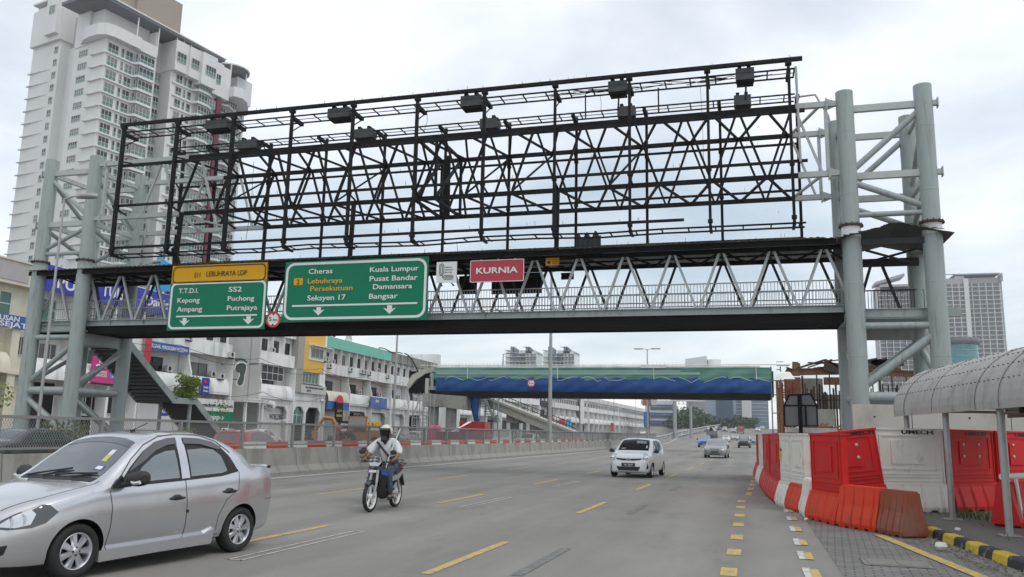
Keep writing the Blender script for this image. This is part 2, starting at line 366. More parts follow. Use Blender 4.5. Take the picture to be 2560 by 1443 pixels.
# painted markings
mk = MB(); mw = MB(); md = MB(); wl = MB()
def dash(m, x, y0, y1, w_, dz=.006, drift=True):
    n_ = max(1, int((y1 - y0) / 3)); rows = []
    for i in range(n_ + 1):
        y = y0 + (y1 - y0) * i / n_; xx = x + (rx(y) if drift else 0); rows.append([(xx - w_ / 2, y, zg(y) + dz), (xx + w_ / 2, y, zg(y) + dz)])
    m.grid(rows[::-1], smooth=False)
for x, ph in ((-3.42, 1.25), (-6.83, 2.0), (-10.42, 2.85)):
    for k in range(-1, 30): dash(mk, x, ph + 8.05 * k, ph + 8.05 * k + 3.1, .13)
for k in range(0, 12):
    y = 10.0 + 8.1 * k
    dash(mw, -5.98, y - .7, y - .66, .2); dash(mw, -5.98, y + 2.6, y + 2.64, .2)
    for s in (-.09, .09): dash(mw, -5.98 + s, y - .7, y + 2.6, .035)
    dash(md, -2.42, y - .4, y + 2.1, .15)
for y in (9.6, 10.9, 12.75, 14.6, 16.67, 18.59, 20.67, 22.57): dash(mk, -.24 - .012 * max(0, 14 - y) ** 1.2, y - .32, y + .32, .2, drift=False)
for i in range(20): dash(mk, -.18 + .002 * i, 25 + 2.4 * i, 26.3 + 2.4 * i, .17)
for y, x in ((9.7, .68), (11.18, .70), (12.8, .72), (14.39, .74), (16.38, .77), (18.41, .80), (20.35, .82)):
    dash(mw, x - .05, y - .42, y + .42, .1, .009, False); dash(mk, x + .04, y - .42, y + .3, .11, .012, False)
for k in range(10): dash(mw, .6 + .1 * k, 64 + 4.5 * k, 66 + 4.5 * k, .15)
rows = [[(2.17 + (15.6 - y) * .135 - .09, y, .016), (2.17 + (15.6 - y) * .135 + .09, y, .016)] for y in range(3, 17)]
mk.grid(rows[::-1], smooth=False)
dash(wl, -14.95, 3, 330, .16)
for m_, k_ in ((mk, 'paint_yellow'), (mw, 'paint_white'), (md, 'paint_dark'), (wl, 'line_white')): tag(m_.build('road_marking', K[k_]), kind='structure')
# ------------------------------------------------------------------ lettering
_tc = {}
def text_mesh(s, bold):
    k = (s, bold)
    if k not in _tc:
        cu_ = bpy.data.curves.new('lettering', 'FONT'); cu_.body = s; cu_.size = 1; cu_.offset = bold; cu_.resolution_u = 3; cu_.extrude = .01
        o = bpy.data.objects.new('lettering', cu_); col.objects.link(o); dg = bpy.context.evaluated_depsgraph_get()
        me = o.evaluated_get(dg).to_mesh()
        v = [x.co.copy() for x in me.vertices]; f = [list(p.vertices) for p in me.polygons]
        o.evaluated_get(dg).to_mesh_clear(); bpy.data.objects.remove(o); _tc[k] = (v, f)
    return _tc[k]
def letters(mb, s, p, right, up, cap, width=None, bold=.012, depth=.012, mi=0):
    """write s from lower-left p along right/up; cap = capital height, width = whole length"""
    v, f = text_mesh(s, bold); right = Vector(right).normalized(); up = Vector(up).normalized(); nn = right.cross(up)
    x0 = min(q.x for q in v); x1 = max(q.x for q in v); sy = cap / .715; sx = (width / (x1 - x0)) if width else sy
    mb.add([Vector(p) + right * ((q.x - x0) * sx) + up * (q.y * sy) + nn * ((q.z + .01) / .02 * depth) for q in v], f, mi)
    return mb
X_, Z_ = Vector((1, 0, 0)), Vector((0, 0, 1))
def rrect(x0, y0, x1, y1, r, n=6):
    out_ = []
    for cx_, cy_, a in ((x1 - r, y1 - r, 0), (x0 + r, y1 - r, 90), (x0 + r, y0 + r, 180), (x1 - r, y0 + r, 270)):
        for i in range(n + 1):
            an = R_(a + 90 * i / n); out_.append((cx_ + r * math.cos(an), cy_ + r * math.sin(an)))
    return out_
def ring(mb, outer, inner, o, u, v, w, mi=0):
    o, u, v, w = Vector(o), Vector(u), Vector(v), Vector(w); n = len(outer)
    A = [o + u * p[0] + v * p[1] for p in outer]; B = [o + u * p[0] + v * p[1] for p in inner]
    A2 = [p + w for p in A]; B2 = [p + w for p in B]; vs = A + B + A2 + B2; fs = []
    for i in range(n):
        j = (i + 1) % n
        fs += [(2 * n + i, 2 * n + j, 3 * n + j, 3 * n + i), (i, j, 2 * n + j, 2 * n + i), (n + j, n + i, 3 * n + i, 3 * n + j)]
    mb.add(vs, fs, mi)

# ------------------------------------------------------------------ the near footbridge
CXS = (-31.58, -29.02, 3.62, 6.18); YF, YB = 30.0, 33.0
fb = thing('footbridge', 'near grey steel footbridge on tall round columns with a stripped black frame on top', 'footbridge', (-12.7, 31.5, 0))
SG, SP, SB, SD = K['steel_grey'], K['steel_pale'], K['steel_black'], K['steel_dark']
for x in CXS:
    for y in (YF, YB):
        c = MB(); c.tube([(x, y, 0), (x, y, 8.93)], .315, 28); c.tube([(x, y, 9.0), (x, y, 13.92)], .298, 28)
        for z in (1.9, 4.4, 6.9): c.lathe([(.315, z - .02), (.321, z - .008), (.321, z + .008), (.315, z + .02)], 28, (x, y, 0))
        for z in (10.1, 12.4): c.lathe([(.298, z - .02), (.304, z - .008), (.304, z + .008), (.298, z + .02)], 28, (x, y, 0))
        o = c.build('column', SG, fb, True)
        if x > 0: sl = MB(); sl.tube([(x, y, 8.55), (x, y, 8.93)], .3185, 28); sl.build('sleeve', K['white_old'], o, True)
        f = MB(); f.tube([(x, y, 8.93), (x, y, 8.965)], .41, 20, smooth=False); f.tube([(x, y, 8.967), (x, y, 9.0)], .40, 20, smooth=False)
        for k in range(12):
            a = k * math.pi / 6; f.tube([(x + .365 * math.cos(a), y + .365 * math.sin(a), 8.9), (x + .365 * math.cos(a), y + .365 * math.sin(a), 9.05)], .018, 6)
        f.build('flange', K['rust_dark'], o, True)
br_ = MB(); rb = MB()
for x0, x1, sgn in ((CXS[0], CXS[1], 1), (CXS[2], CXS[3], 1)):
    left = x0 < -20
    for y in (YF, YB):
        for z in (13.25, 10.75): rb.beam((x0, y, z), (x1, y, z), .16, .24)
        br_.tube([(x0, y, 9.35), (x1, y, 9.35)], .095, 12); br_.tube([(x0, y, 5.45), (x1, y, 5.45)], .12, 12)
        br_.tube([(x0, y, 3.05), (x1, y, 3.05)], .17, 14)
        if left:
            br_.tube([(x0, y, 13.05), (x1, y, 10.95)], .1, 12); br_.tube([(x0, y, 9.5), (x1, y, 10.6)], .1, 12)
            br_.tube([(x0, y, 3.3), (x1, y, 5.25)], .12, 12); br_.tube([(x0, y, 2.8), (x1, y, 1.1)], .13, 12)
        else:
            br_.tube([(x0, y, 10.85), (x1, y, 13.15)], .11, 12); br_.tube([(x0, y, 10.6), (x1, y, 9.5)], .11, 12)
            br_.tube([(x0, y, 3.3), (x1, y, 5.25)], .15, 12); br_.tube([(x0, y, 2.8), (x1, y, 1.1)], .15, 12)
    for x in (x0, x1):
        for z in (13.25, 10.75): rb.beam((x, YF, z), (x, YB, z), .14, .2)
        br_.tube([(x, YF, 13.0), (x, YB, 10.95)], .1, 12); br_.tube([(x, YF, 10.6), (x, YB, 9.5)], .1, 12); br_.tube([(x, YF, 3.05), (x, YB, 3.05)], .15, 12)
        br_.tube([(x, YF, 2.8), (x, YB, 1.0)], .12, 12); br_.tube([(x, YB, 5.0), (x, YF, 3.3)], .1, 12)
br_.split('tower_brace', SG, fb, True)
for x in (CXS[1] + .3, CXS[2] - .3, CXS[0] - .3, CXS[3] + .3):      # bolted chord brackets on the columns
    s = 1 if x in (CXS[1] + .3, CXS[3] + .3) else -1
    outer = x < CXS[0] or x > CXS[3]
    for y in (YF, YB):
        for z in ((13.25, 10.75) if outer else (13.52, 10.92)):
            rb.beam((x - s * .02, y, z), (x + s * (.14 if outer else .28), y, z), .16, .18); rb.box((x + s * (.15 if outer else .29), y, z), (.03, .26, .34))
            if outer: continue
            rb.box((x + s * .33, y, z), (.03, .3, .42))
            for k in (-1, 1): rb.prism([(0, 0), (.24, 0), (.24, .1)], (x + s * .03, y - .01, z + k * .11), (s, 0, 0), (0, 0, k), (0, .02, 0))
rb.split('tower_rail', SP, fb, True)
# --- truss of the old hoarding: four chords and lacing, pale paint left at both ends
ch = {0: MB(), 1: MB()}; dg = {0: MB(), 1: MB()}
XA, XB = CXS[1] + .6, CXS[2] - .6; G0, G1 = -23.9, 1.95; GB0 = -24.4
TZ, BZ = 13.52, 10.92
for y, a in ((YF, G0), (YB, -24.2)):
    for z in (TZ, BZ):
        a_ = a if z == TZ else a + .6 * (y > 31) * 4
        ch[1].beam((XA, y, z), (a_, y, z), .18, .2); ch[0].beam((a_, y, z), (G1, y, z), .15, .155); ch[1].beam((G1, y, z), (XB, y, z), .18, .2)
tn = [1.86 - 1.939 * k for k in range(15)]; bn = [2.83 - 1.939 * k for k in range(16)]
def lace(a, b, w_=.1):
    m_ = (a[0] + b[0]) / 2; i = 0 if (-24.2 < m_ < 1.9) else 1
    if i == 0 and rnd.random() < .12: i = 1 if m_ < -20 else 0
    dg[i].beam(a, b, w_, w_ * .8)
for y in (YF, YB):
    for k, t in enumerate(tn):
        for b in (bn[k], bn[k + 1]):
            s = .07 if b > t else -.07
            if y == YB and k in (5,) and b < t: continue
            lace((t + s, y, TZ - .1), (b - s, y, BZ + .1))
    for x in (XB - .05, XA + .05): dg[1].beam((x, y, TZ), (x, y, BZ), .12, .12, (0, 1, 0))
for k, t in enumerate(tn):                       # plan bracing, top and bottom faces
    for b in (bn[k], bn[k + 1]):
        s = .05 if b > t else -.05
        lace((t + s, YB - .1, TZ), (b - s, YF + .1, TZ), .09)
        lace((t + s, YB - .1, BZ), (b - s, YF + .1, BZ), .09)
for k in (3, 5, 6, 9, 12): lace((tn[k], YB, TZ - .1), (tn[k] - .9, YF, BZ + .1), .075)
for x in (-12.9, -12.0):                          # the doubled joint at mid span
    for z0, z1, y0, y1 in ((TZ, BZ, YF, YF), (TZ, BZ, YB, YB), (TZ, TZ, YF, YB), (BZ, BZ, YF, YB), (TZ, BZ, YB, YF)):
        dg[0].beam((x, y0, z0), (x + .02, y1, z1), .12, .1)
dg[0].beam((-12.5, YB - .4, TZ + .1), (-12.45, YB - .4, BZ - .1), .26, .1, (0, 1, 0))
ch[0].split('chord', SB, fb); ch[1].split('chord', SP, fb); dg[0].split('lacing_bar', SB, fb); dg[1].split('lacing_bar', SP, fb)
# --- hoarding frames front and back
YH, YR = 29.25, 33.45
fr = MB(); px_ = [-26.95 + 2.87 * k for k in range(11)]; px_[-1] = 1.72
fr.beam((-27.15, YH, 15.04), (2.2, YH, 15.04), .13, .135)
for z, a, b in ((13.13, -27.0, 2.22), (11.26, -27.25, 2.25), (9.33, -27.15, -2.05)): fr.beam((a, YH + .12, z), (b, YH + .12, z), .09, .13 if z > 13 else .095)
for k, x in enumerate(px_):
    wd = .145 if k < 3 else (.12 if k < 7 else .10)
    fr.beam((x, YH, 8.98), (x, YH, 14.97), wd, wd, (0, 1, 0))
    fr.box((x, YH, 14.9), (.22, .2, .12))
    for z in (11.14, 9.2): fr.box((x, YH, z), (wd + .07, .16, .12))
    fr.beam((x, YH, 14.62), (x, YH + .85, 14.62), .14, .14); fr.tube([(x, YH, 14.0), (x, YH + .75, 14.55)], .025, 6)
    fr.prism([(0, 0), (.75, 0), (.75, .04), (0, .2)], (x - .05, YH, 8.92), (0, 1, 0), (0, 0, 1), (.1, 0, 0))
    fr.tube([(x, YH, 13.3), (x, YF, 13.45)], .04, 6); fr.tube([(x, YH, 11.1), (x, YF, 10.95)], .04, 6)
fr.split('hoarding_bar', SB, fb)
rf = MB(); rp = [-25.05 + 3.03 * k for k in range(10)]
for z, x1 in ((13.33, 2.22), (11.38, 2.25), (9.42, 2.25)): rf.beam((-26.9, YR, z), (x1, YR, z), .08, .085)
for k, x in enumerate([-27.0] + rp):
    wd = .14 if k < 3 else .11
    rf.beam((x, YR, 8.5), (x, YR, 15.25), wd, wd * .8, (0, 1, 0)); rf.beam((x, YR - .85, 15.02), (x, YR, 15.02), .14, .14); rf.tube([(x - .02, YR - .75, 14.98), (x, YR, 14.5)], .03, 6)
    for z in (13.2, 11.25): rf.box((x, YR, z), (wd + .06, .14, .1))
    rf.tube([(x, YR, 13.2), (x, YB, 13.45)], .04, 6)
for z in (8.95,): rf.beam((-27.2, YR, z), (2.25, YR, z), .06, .06)
rf.beam((-23.8, YF - .1, 8.4), (-23.8, YH + .1, 9.2), .15, .15); 
for x in (-23.9, -15.5, -6.85): rf.beam((x, YF - .3, 8.4), (x, YF - .2, 10.9), .16, .12, (0, 1, 0))
rf.split('hoarding_bar', SB, fb)
def ladder(y0, y1, z, x0, x1, step, nm, mid=0, sag=0.0):
    m_ = MB(); n_ = 12
    for y in (y0, y1): m_.tube([(x0 + (x1 - x0) * i / n_, y, z + sag * math.sin(i * 1.9) * (1 if 2 < i < 11 else 0)) for i in range(n_ + 1)], .035, 6)
    x = x0 + .3
    while x < x1: m_.beam((x, y0, z - .01), (x + .0, y1, z - .01), .05, .03); x += step
    for q in range(mid): m_.tube([(x0, y0 + (y1 - y0) * (q + 1) / (mid + 1), z), (x1, y0 + (y1 - y0) * (q + 1) / (mid + 1), z)], .018, 5)
    m_.build(nm, SB, fb, True)
ladder(YH + .08, YH + .85, 14.72, -26.9, 1.95, .92, 'catwalk', 1); ladder(YR - .85, YR - .1, 15.1, -27.1, 2.12, .92, 'catwalk', 1); ladder(YH + .05, YH + .7, 9.0, -26.9, 2.1, .95, 'catwalk', 0, .05)
px2 = MB(); px2.tube([(1.97, YH, 14.75), (2.0, YH, 11.2)], .045, 8); px2.tube([(2.05, YR - .5, 15.1), (2.9, YR - .6, 15.1), (3.35, YB - .1, 14.2), (3.5, YB, 13.3)], .045, 8)
px2.build('drain_pipe', K['galv'], fb, True)
sp = MB()                                         # broken sheet stubs, hanging wires and rods left on the steel
for i in range(48):
    x = rnd.uniform(-26.5, 2); sp.tube([(x, YH, 15.1), (x + rnd.uniform(-.04, .04), YH, 15.1 + rnd.uniform(.06, .16))], .007, 4)
    x = rnd.uniform(-26.5, 2); z = rnd.choice((11.33, 13.2, 9.4)); sp.tube([(x, YH + .12, z), (x + rnd.uniform(-.04, .04), YH + .12, z + rnd.uniform(.06, .18))], .008, 4)
    x = rnd.uniform(-26.5, 2); z = rnd.choice((13.38, 11.43, 9.47)); sp.tube([(x, YR, z), (x, YR, z + rnd.uniform(.06, .18))], .008, 4)
for x, z0, z1 in ((-21.5, 14.6, 12.9), (-5.2, 14.6, 13.9), (-1.4, 14.6, 11.6), (-20.4, 13, 9.5), (-12.4, 14.7, 13.6), (-10.9, 9, 8.2)):
    sp.tube([(x, YH + .5, z0), (x + .05, YH + .5, (z0 + z1) / 2), (x + rnd.uniform(-.1, .1), YH + .45, z1)], .009, 4)
for x in (-5.75, -2.95, -24.2): sp.tube([(x, YH + .4, 14.6), (x, YH + .45, 13.6)], .03, 6)
for i in range(26):
    x = rnd.uniform(-8, .5); sp.tube([(x, YH + .4 + rnd.uniform(-.3, .3), 14.73), (x + rnd.uniform(.3, .8), YH + .5, 14.77 + rnd.uniform(-.1, .1)), (x + rnd.uniform(.9, 1.3), YH + .45, 14.74)], .014, 4)
sp.build('loose_wire', SB, fb, True)
# --- walkway: girders, deck, truss sides, railings, roof
XL, XR = -31.9, 3.3; D0, D1 = 30.38, 32.62
gd = MB()
for y in (D0, D1):
    gd.beam((XL, y, 6.24), (XR, y, 6.24), .16, .03); gd.beam((XL, y + (.04 if y < 31 else -.04), 6.12), (XR, y + (.04 if y < 31 else -.04), 6.12), .02, .24); gd.beam((XL, y, 6.0), (XR, y, 6.0), .16, .03)
    for k in range(20): gd.box((-31.6 + 1.778 * k + .4, y, 6.12), (.025, .1, .22))
gd.build('girder', SG, fb, True)
dk = MB(); dk.b2((XL, D0 + .1, 5.98), (XR, D1 - .1, 6.02)); dk.b2((XL, D0 + .02, 5.66), (XR, D0 + .2, 5.985)); dk.b2((XL, D1 - .2, 5.66), (XR, D1 - .02, 5.985))
for k in range(36): dk.box((-31.4 + .96 * k, (D0 + D1) / 2, 5.86), (.08, D1 - D0 - .3, .2))
dk.b2((XL, D0 + .2, 5.70), (XR, D1 - .2, 5.74))
dk.build('deck', K['deck_dark'], fb, True)
ct = {0: MB(), 1: MB()}; tt = [2.73 - 1.765 * k for k in range(20)]; tb = [3.62 - 1.765 * k for k in range(21)]
TD = 8.33
for y in (D0, D1):
    q = ct[0 if y < 31 else 1]
    for k, t in enumerate(tt):
        for b in (tb[k], tb[k + 1]):
            s = .07 if b > t else -.07
            if b < XR + .5: q.beam((t + s, y, TD - .05), (b - s, y, 6.25), .09, .09)
ct[0].split('truss_diagonal', SP, fb); ct[1].split('truss_diagonal', SD, fb)
tc_ = MB()
for y in (D0, D1): tc_.beam((XL, y, TD), (XR, y, TD), .14, .16)
for k in range(20): 
    tc_.beam((tt[k], D0, TD), (tb[k], D1, TD), .06, .06); tc_.beam((tt[k], D0, TD), (tb[k + 1], D1, TD), .06, .06); tc_.beam((tt[k], D0, TD + .04), (tt[k], D1, TD + .04), .07, .1)
for y in (29.75, 30.9, 32.1, 33.2): tc_.beam((XL, y, 8.47), (XR - .3, y, 8.47), .06, .07)
tc_.b2((XL, 29.72, 8.30), (XR - .2, 29.75, 8.48)); 
tc_.build('roof_frame', K['deck_dark'], fb, True)
rl = {0: MB(), 1: MB()}
for y in (D0 + .12, D1 - .12):
    q = rl[0 if y < 31 else 1]
    for z in (6.33, 6.80, 7.16): q.tube([(XL, y, z), (XR, y, z)], .022, 6)
    x = XL
    while x < XR: q.tube([(x, y, 6.33), (x, y, 7.16)], .011, 5, cap=False); x += .118
rl[0].build('railing', K['galv'], fb, True); rl[1].build('railing', SG, fb, True)
rs = MB(); n_ = int((XR - .1 - XL) / .055)                       # corrugated sheet with a ragged front edge
rows = []
for i in range(n_ + 1):
    x = XL + (XR - .1 - XL) * i / n_; zz = 8.53 + .018 * math.sin(i * math.pi / 2)
    e_ = .02 * math.sin(x * 1.7) + (.05 * math.sin(int(x / .9) * 12.9) if x > -8 else 0)
    rows.append([(x, 29.55 + e_, zz - .01 + (.03 * math.sin(int(x / .9) * 7.7) if x > -8 else 0)), (x, 31.5, zz + .14), (x, 33.5, zz)])
rs.grid(rows, smooth=False); rs.build('roof', K['roof_sheet'], fb, True)
# landings in both towers with gabled roofs, and steel stairs going down behind
for s, x0, x1 in ((0, -32.0, -28.6), (1, 3.2, 6.6)):
    ld = MB(); ld.b2((x0 + .25, D0 - .15, 5.72), (x1 - .25, D1 + .15, 5.78)); ld.hsec((x0 + .3, D0 - .1, 5.92), (x1 - .3, D0 - .1, 5.92), .18, .3); ld.hsec((x0 + .2, D1 + .2, 5.5), (x1 - .2, D1 + .2, 5.5), .2, .45)
    if s: ld.beam((x1 - .3, D0 - .1, 5.92), (x1 + .35, D0 - .1, 5.92), .16, .3)
    else: ld.hsec((CXS[1], YF + .2, 5.42), (CXS[1], YB, 5.42), .22, .5)
    ld.build('landing', SG, fb, True)
    if s:
        lr = MB()
        for z in (6.1, 7.12): lr.tube([(x0 + .5, D1 + .1, z), (x1 - .3, D1 + .1, z)], .025, 6)
        for k in range(24): lr.tube([(x0 + .55 + .112 * k, D1 + .1, 6.1), (x0 + .55 + .112 * k, D1 + .1, 7.12)], .012, 5, cap=False)
        lr.build('railing', SD, fb, True)
        g_ = MB(); rdg = 5.05
        for a, b in ((3.15, rdg), (rdg, 6.75)):
            rows = []
            for i in range(13):
                t = i / 12; x = a + (b - a) * t; z = (8.46 + .44 * t) if a < rdg else (8.90 - .44 * t)
                rows.append([(x, 29.45 + .04 * math.sin(i * 5), z), (x, 32.0, z), (x, 33.3, z)])
            g_.grid(rows, smooth=False)
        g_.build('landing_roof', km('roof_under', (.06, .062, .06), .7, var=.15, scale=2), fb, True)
        g2 = MB(); g2.beam((3.9, 29.9, 8.35), (6.2, 29.9, 8.35), .1, .2); g2.beam((3.9, 32.6, 8.15), (6.2, 32.6, 8.15), .1, .3); g2.beam((4.2, 31.0, 8.3), (5.9, 32.5, 8.1), .07, .07); g2.beam((5.9, 31, 8.3), (4.2, 32.5, 8.1), .07, .07)
        g2.tube([(4.25, D1, 8.2), (5.0, D1, 8.15)], .05, 8); g2.beam((4.9, D1, 8.2), (5.6, D1, 6.0), .1, .1); g2.beam((4.6, D1, 8.2), (4.0, D1, 6.3), .1, .1)
        g2.build('roof_frame', SD, fb, True)
        tr_ = MB()
        for i in range(26):
            x = 3.2 + rnd.random() * 3.5; z = 8.46 + .44 * (1 - abs(x - rdg) / 1.9); a = rnd.uniform(-.08, .08); tr_.beam((x - .1, 29.42, z + rnd.uniform(-.03, .03)), (x + .1, 29.42, z + a * .3), .04, .015)
        tr_.split('torn_edge', K['rust_dark'], fb)
st = MB(); sr = MB(); x0, x1 = -31.35, -29.25
def flight(x0, x1, y0, z0, y1, z1, n_, st, sr):
    for k in range(n_):
        t = (k + .5) / n_; st.box(((x0 + x1) / 2, y0 + (y1 - y0) * t, z0 + (z1 - z0) * t + .05), (x1 - x0 - .04, (y1 - y0) / n_ + .02, .04)); st.box(((x0 + x1) / 2, y0 + (y1 - y0) * (k / n_), z0 + (z1 - z0) * t - .02), (x1 - x0 - .04, .02, abs(z1 - z0) / n_ + .02))
    for x in (x0, x1): sr.beam((x, y0, z0), (x, y1, z1), .06, .34)
SX0, SX1 = -31.3, -29.0
flight(SX0, SX1, 33.1, 5.62, 36.9, 2.93, 15, st, sr); flight(SX0, SX1, 38.7, 2.93, 42.8, 0.0, 16, st, sr)
st.b2((SX0, 36.8, 2.83), (SX1, 38.75, 2.93)); sr.b2((SX1 - .05, 36.8, 2.75), (SX1 + .02, 38.75, 2.98)); sr.b2((SX0 - .02, 36.8, 2.75), (SX0 + .05, 38.75, 2.98))
for x in (SX0 + .2, SX1 - .2): sr.tube([(x, 38.5, 0), (x, 38.5, 2.85)], .1, 12)
sr.b2((SX1 - .5, 37.2, 2.9), (SX1, 38.7, 3.06))
st.build('stair', K['stair_dark'], fb, True); sr.build('stair_stringer', SG, fb, True)

# ------------------------------------------------------------------ signs hung on the walkway
YS_ = 29.62
def P2(px, py, y=YS_): return PY(px, py, y)
def reg1(x, y): return (400 + x / 3.657, 620 + y / 3.657)
def reg2(x, y): return (1050 + x / 4.6545, 580 + y / 4.6545)
def wr(mb, s, reg, x0, x1, yb0, cap, bold=.012, mi=0, y=YS_):
    a = P2(*reg(x0, yb0), y); b = P2(*reg(x1, yb0), y); t = P2(*reg(x0, yb0 - cap), y)
    letters(mb, s, a + Vector((0, -.012, 0)), X_, Z_, t.z - a.z, b.x - a.x, bold, .008, mi)
def panel(name, tl, br, parent, m, y=YS_, th=.05):
    a, b = P2(*tl, y), P2(*br, y); q = MB(); q.b2((a.x, y, b.z), (b.x, y + th, a.z)); q.build(name, m, parent, True); return a, b
def border(name, a, b, parent, m, inset=.05, w_=.09, r=.3, y=YS_):
    q = MB(); x0, z0, x1, z1 = a.x + inset, b.z + inset, b.x - inset, a.z - inset
    ring(q, rrect(x0, z0, x1, z1, r), rrect(x0 + w_, z0 + w_, x1 - w_, z1 - w_, r - w_ * .8), (0, y, 0), X_, Z_, (0, -.01, 0)); q.build(name, m, parent, True)
def arrow(mb, reg, x, y0, y1, y=YS_):
    a = P2(*reg(x, y1), y); t = P2(*reg(x, y0), y); h = t.z - a.z; w_ = h * .78
    mb.prism([(0, 0), (w_, h * .72), (w_ * .38, h * .58), (w_ * .38, h), (-w_ * .38, h), (-w_ * .38, h * .58), (-w_, h * .72)], (a.x, y - .002, a.z), X_, Z_, (0, -.01, 0))
def brackets(parent, a, b):
    q = MB()
    for x in (a.x + .4, (a.x + b.x) / 2, b.x - .4): q.beam((x, YS_ + .06, b.z + .1), (x, YS_ + .06, a.z - .1), .06, .05, (0, 1, 0)); q.beam((x, YS_ + .06, 6.25), (x, D0 - .02, 6.25), .05, .05); q.beam((x, YS_ + .06, 8.2), (x, D0 - .05, 8.25), .05, .05)
    q.split('bracket', K['steel_grey'], parent)
s1 = thing('road_sign', 'smaller green direction sign listing Kepong and Puchong under a yellow strip', 'road sign', (-22, YS_, 6))
a, b = panel('panel', reg1(118, 165), reg1(972, 310), s1, K['sign_yellow']); border('border', a, b, s1, K['sign_black'], .05, .05, .22)
q = MB(); wr(q, 'E11', reg1, 317, 368, 270, 45, 0); wr(q, 'LEBUHRAYA LDP', reg1, 425, 793, 262, 47, 0); q.build('lettering', K['sign_black'], s1, True)
a, b = panel('panel', reg1(100, 312), reg1(952, 742), s1, K['sign_green'], YS_, .045); border('border', a, b, s1, K['sign_white'], .05, .09, .26); brackets(s1, a, b)
q = MB()
for s, x0, x1, yb, cap in (('T.T.D.I.', 172, 350, 416, 44), ('SS2', 628, 748, 402, 46), ('Kepong', 160, 362, 502, 44), ('Puchong', 620, 862, 486, 45), ('Ampang', 155, 385, 584, 45), ('Putrajaya', 612, 889, 570, 44)): wr(q, s, reg1, x0, x1, yb, cap, .010)
l0, l1 = P2(*reg1(148, 628)), P2(*reg1(888, 603)); q.b2((l0.x, YS_ - .01, l0.z - .03), (l1.x, YS_ - .002, l0.z + .03)); arrow(q, reg1, 220, 642, 712); arrow(q, reg1, 806, 624, 700)
q.build('lettering', K['sign_white'], s1, True)
s2 = thing('road_sign', 'larger green direction sign listing Cheras and Kuala Lumpur with white border', 'road sign', (-15.5, YS_, 6))
a, b = panel('panel', reg1(1150, 130), reg1(2436, 650), s2, K['sign_green'], YS_, .05); border('border', a, b, s2, K['sign_white'], .06, .1, .38); brackets(s2, a, b)
q = MB()
for s, x0, x1, yb, cap in (('Cheras', 1360, 1577, 239, 46), ('Seksyen 17', 1347, 1697, 482, 48), ('Kuala Lumpur', 1921, 2366, 221, 46), ('Pusat Bandar', 1917, 2356, 305, 47), ('Damansara', 1948, 2305, 378, 46), ('Bangsar', 1912, 2173, 466, 47)): wr(q, s, reg1, x0, x1, yb, cap, .010)
l0, l1 = P2(*reg1(1208, 532)), P2(*reg1(2352, 498)); q.b2((l0.x, YS_ - .01, l0.z - .035), (l1.x, YS_ - .002, l0.z + .035)); arrow(q, reg1, 1448, 543, 618); arrow(q, reg1, 2097, 525, 604)
q.build('lettering', K['sign_white'], s2, True)
q = MB(); wr(q, 'Lebuhraya', reg1, 1352, 1668, 327, 45, .010); wr(q, 'Persekutuan', reg1, 1376, 1760, 396, 45, .010); q.build('lettering', K['sign_text_yellow'], s2, True)
c = P2(*reg1(1266, 310)); q = MB(); q.prism([(-.21, -.09), (-.18, -.15), (0, -.135), (.18, -.15), (.21, -.09), (.21, .1), (.18, .15), (-.18, .15), (-.21, .1)], (c.x, YS_ - .002, c.z), X_, Z_, (0, -.012, 0)); q.build('route_shield', K['sign_yellow'], s2, True)
q = MB(); letters(q, '2', (c.x - .06, YS_ - .016, c.z - .1), X_, Z_, .2, .12, .008, .006); q.build('lettering', K['sign_black'], s2, True)
def height_sign(c, r, lab, cat='height sign', side=None):
    t = thing('height_sign', lab, cat, c)
    def disc(nm, r0, r1, y, m):
        q = MB(); n = 40; o_ = [(r1 * math.cos(2 * math.pi * i / n), r1 * math.sin(2 * math.pi * i / n)) for i in range(n)]
        if r0: ring(q, o_, [(p[0] * r0 / r1, p[1] * r0 / r1) for p in o_], c + Vector((0, y, 0)), X_, Z_, (0, -.012, 0))
        else: q.prism(o_, c + Vector((0, y, 0)), X_, Z_, (0, -.012, 0))
        q.build(nm, m, t, True)
    disc('panel', 0, r * .99, 0, K['sign_white']); disc('rim', r * .76, r, -.012, K['sign_red'])
    q = MB(); y = -.014
    letters(q, '5', c + Vector((-r * .58, y, -r * .2)), X_, Z_, r * .52, r * .34, .012, .006); letters(q, '.4m', c + Vector((-r * .16, y, -r * .2)), X_, Z_, r * .3, r * .76, .008, .006)
    for k in (1, -1): q.prism([(-r * .2, r * .74 * k), (r * .2, r * .74 * k), (0, r * .48 * k)][::k], c + Vector((0, y, 0)), X_, Z_, (0, -.006, 0))
    q.build('lettering', K['sign_black'], t, True)
    q = MB(); q.beam(c + Vector((0, .03, -r * .6)), c + Vector((0, .03, r * .6)), .06, .05, (0, 1, 0)); q.beam(c + Vector((0, .03, 0)), c + Vector((0, .75, 0)), .05, .05); q.build('bracket', K['steel_grey'], t, True)
    return t
c = P2(*reg1(1040, 655)); height_sign(Vector((c.x, YS_ - .03, c.z)), (P2(*reg1(1106, 655)) - c).length, 'round red rimmed 5.4m height limit sign between the two green signs')
s3 = thing('operator_sign', 'small white panel with a looped black emblem, right of the larger green sign', 'sign', (-11.4, YS_, 7.6))
a, b = panel('panel', reg2(195, 352), reg2(423, 585), s3, K['sign_white'], YS_, .03)
q = MB(); w_ = (b.x - a.x); h_ = a.z - b.z; yy = YS_ - .004
def loop(x0, z0, x1, z1, t=.022):
    r = min(x1 - x0, z1 - z0) / 2; ring(q, rrect(x0, z0, x1, z1, r), rrect(x0 + t, z0 + t, x1 - t, z1 - t, r - t), (a.x, yy, b.z), X_, Z_, (0, -.006, 0))
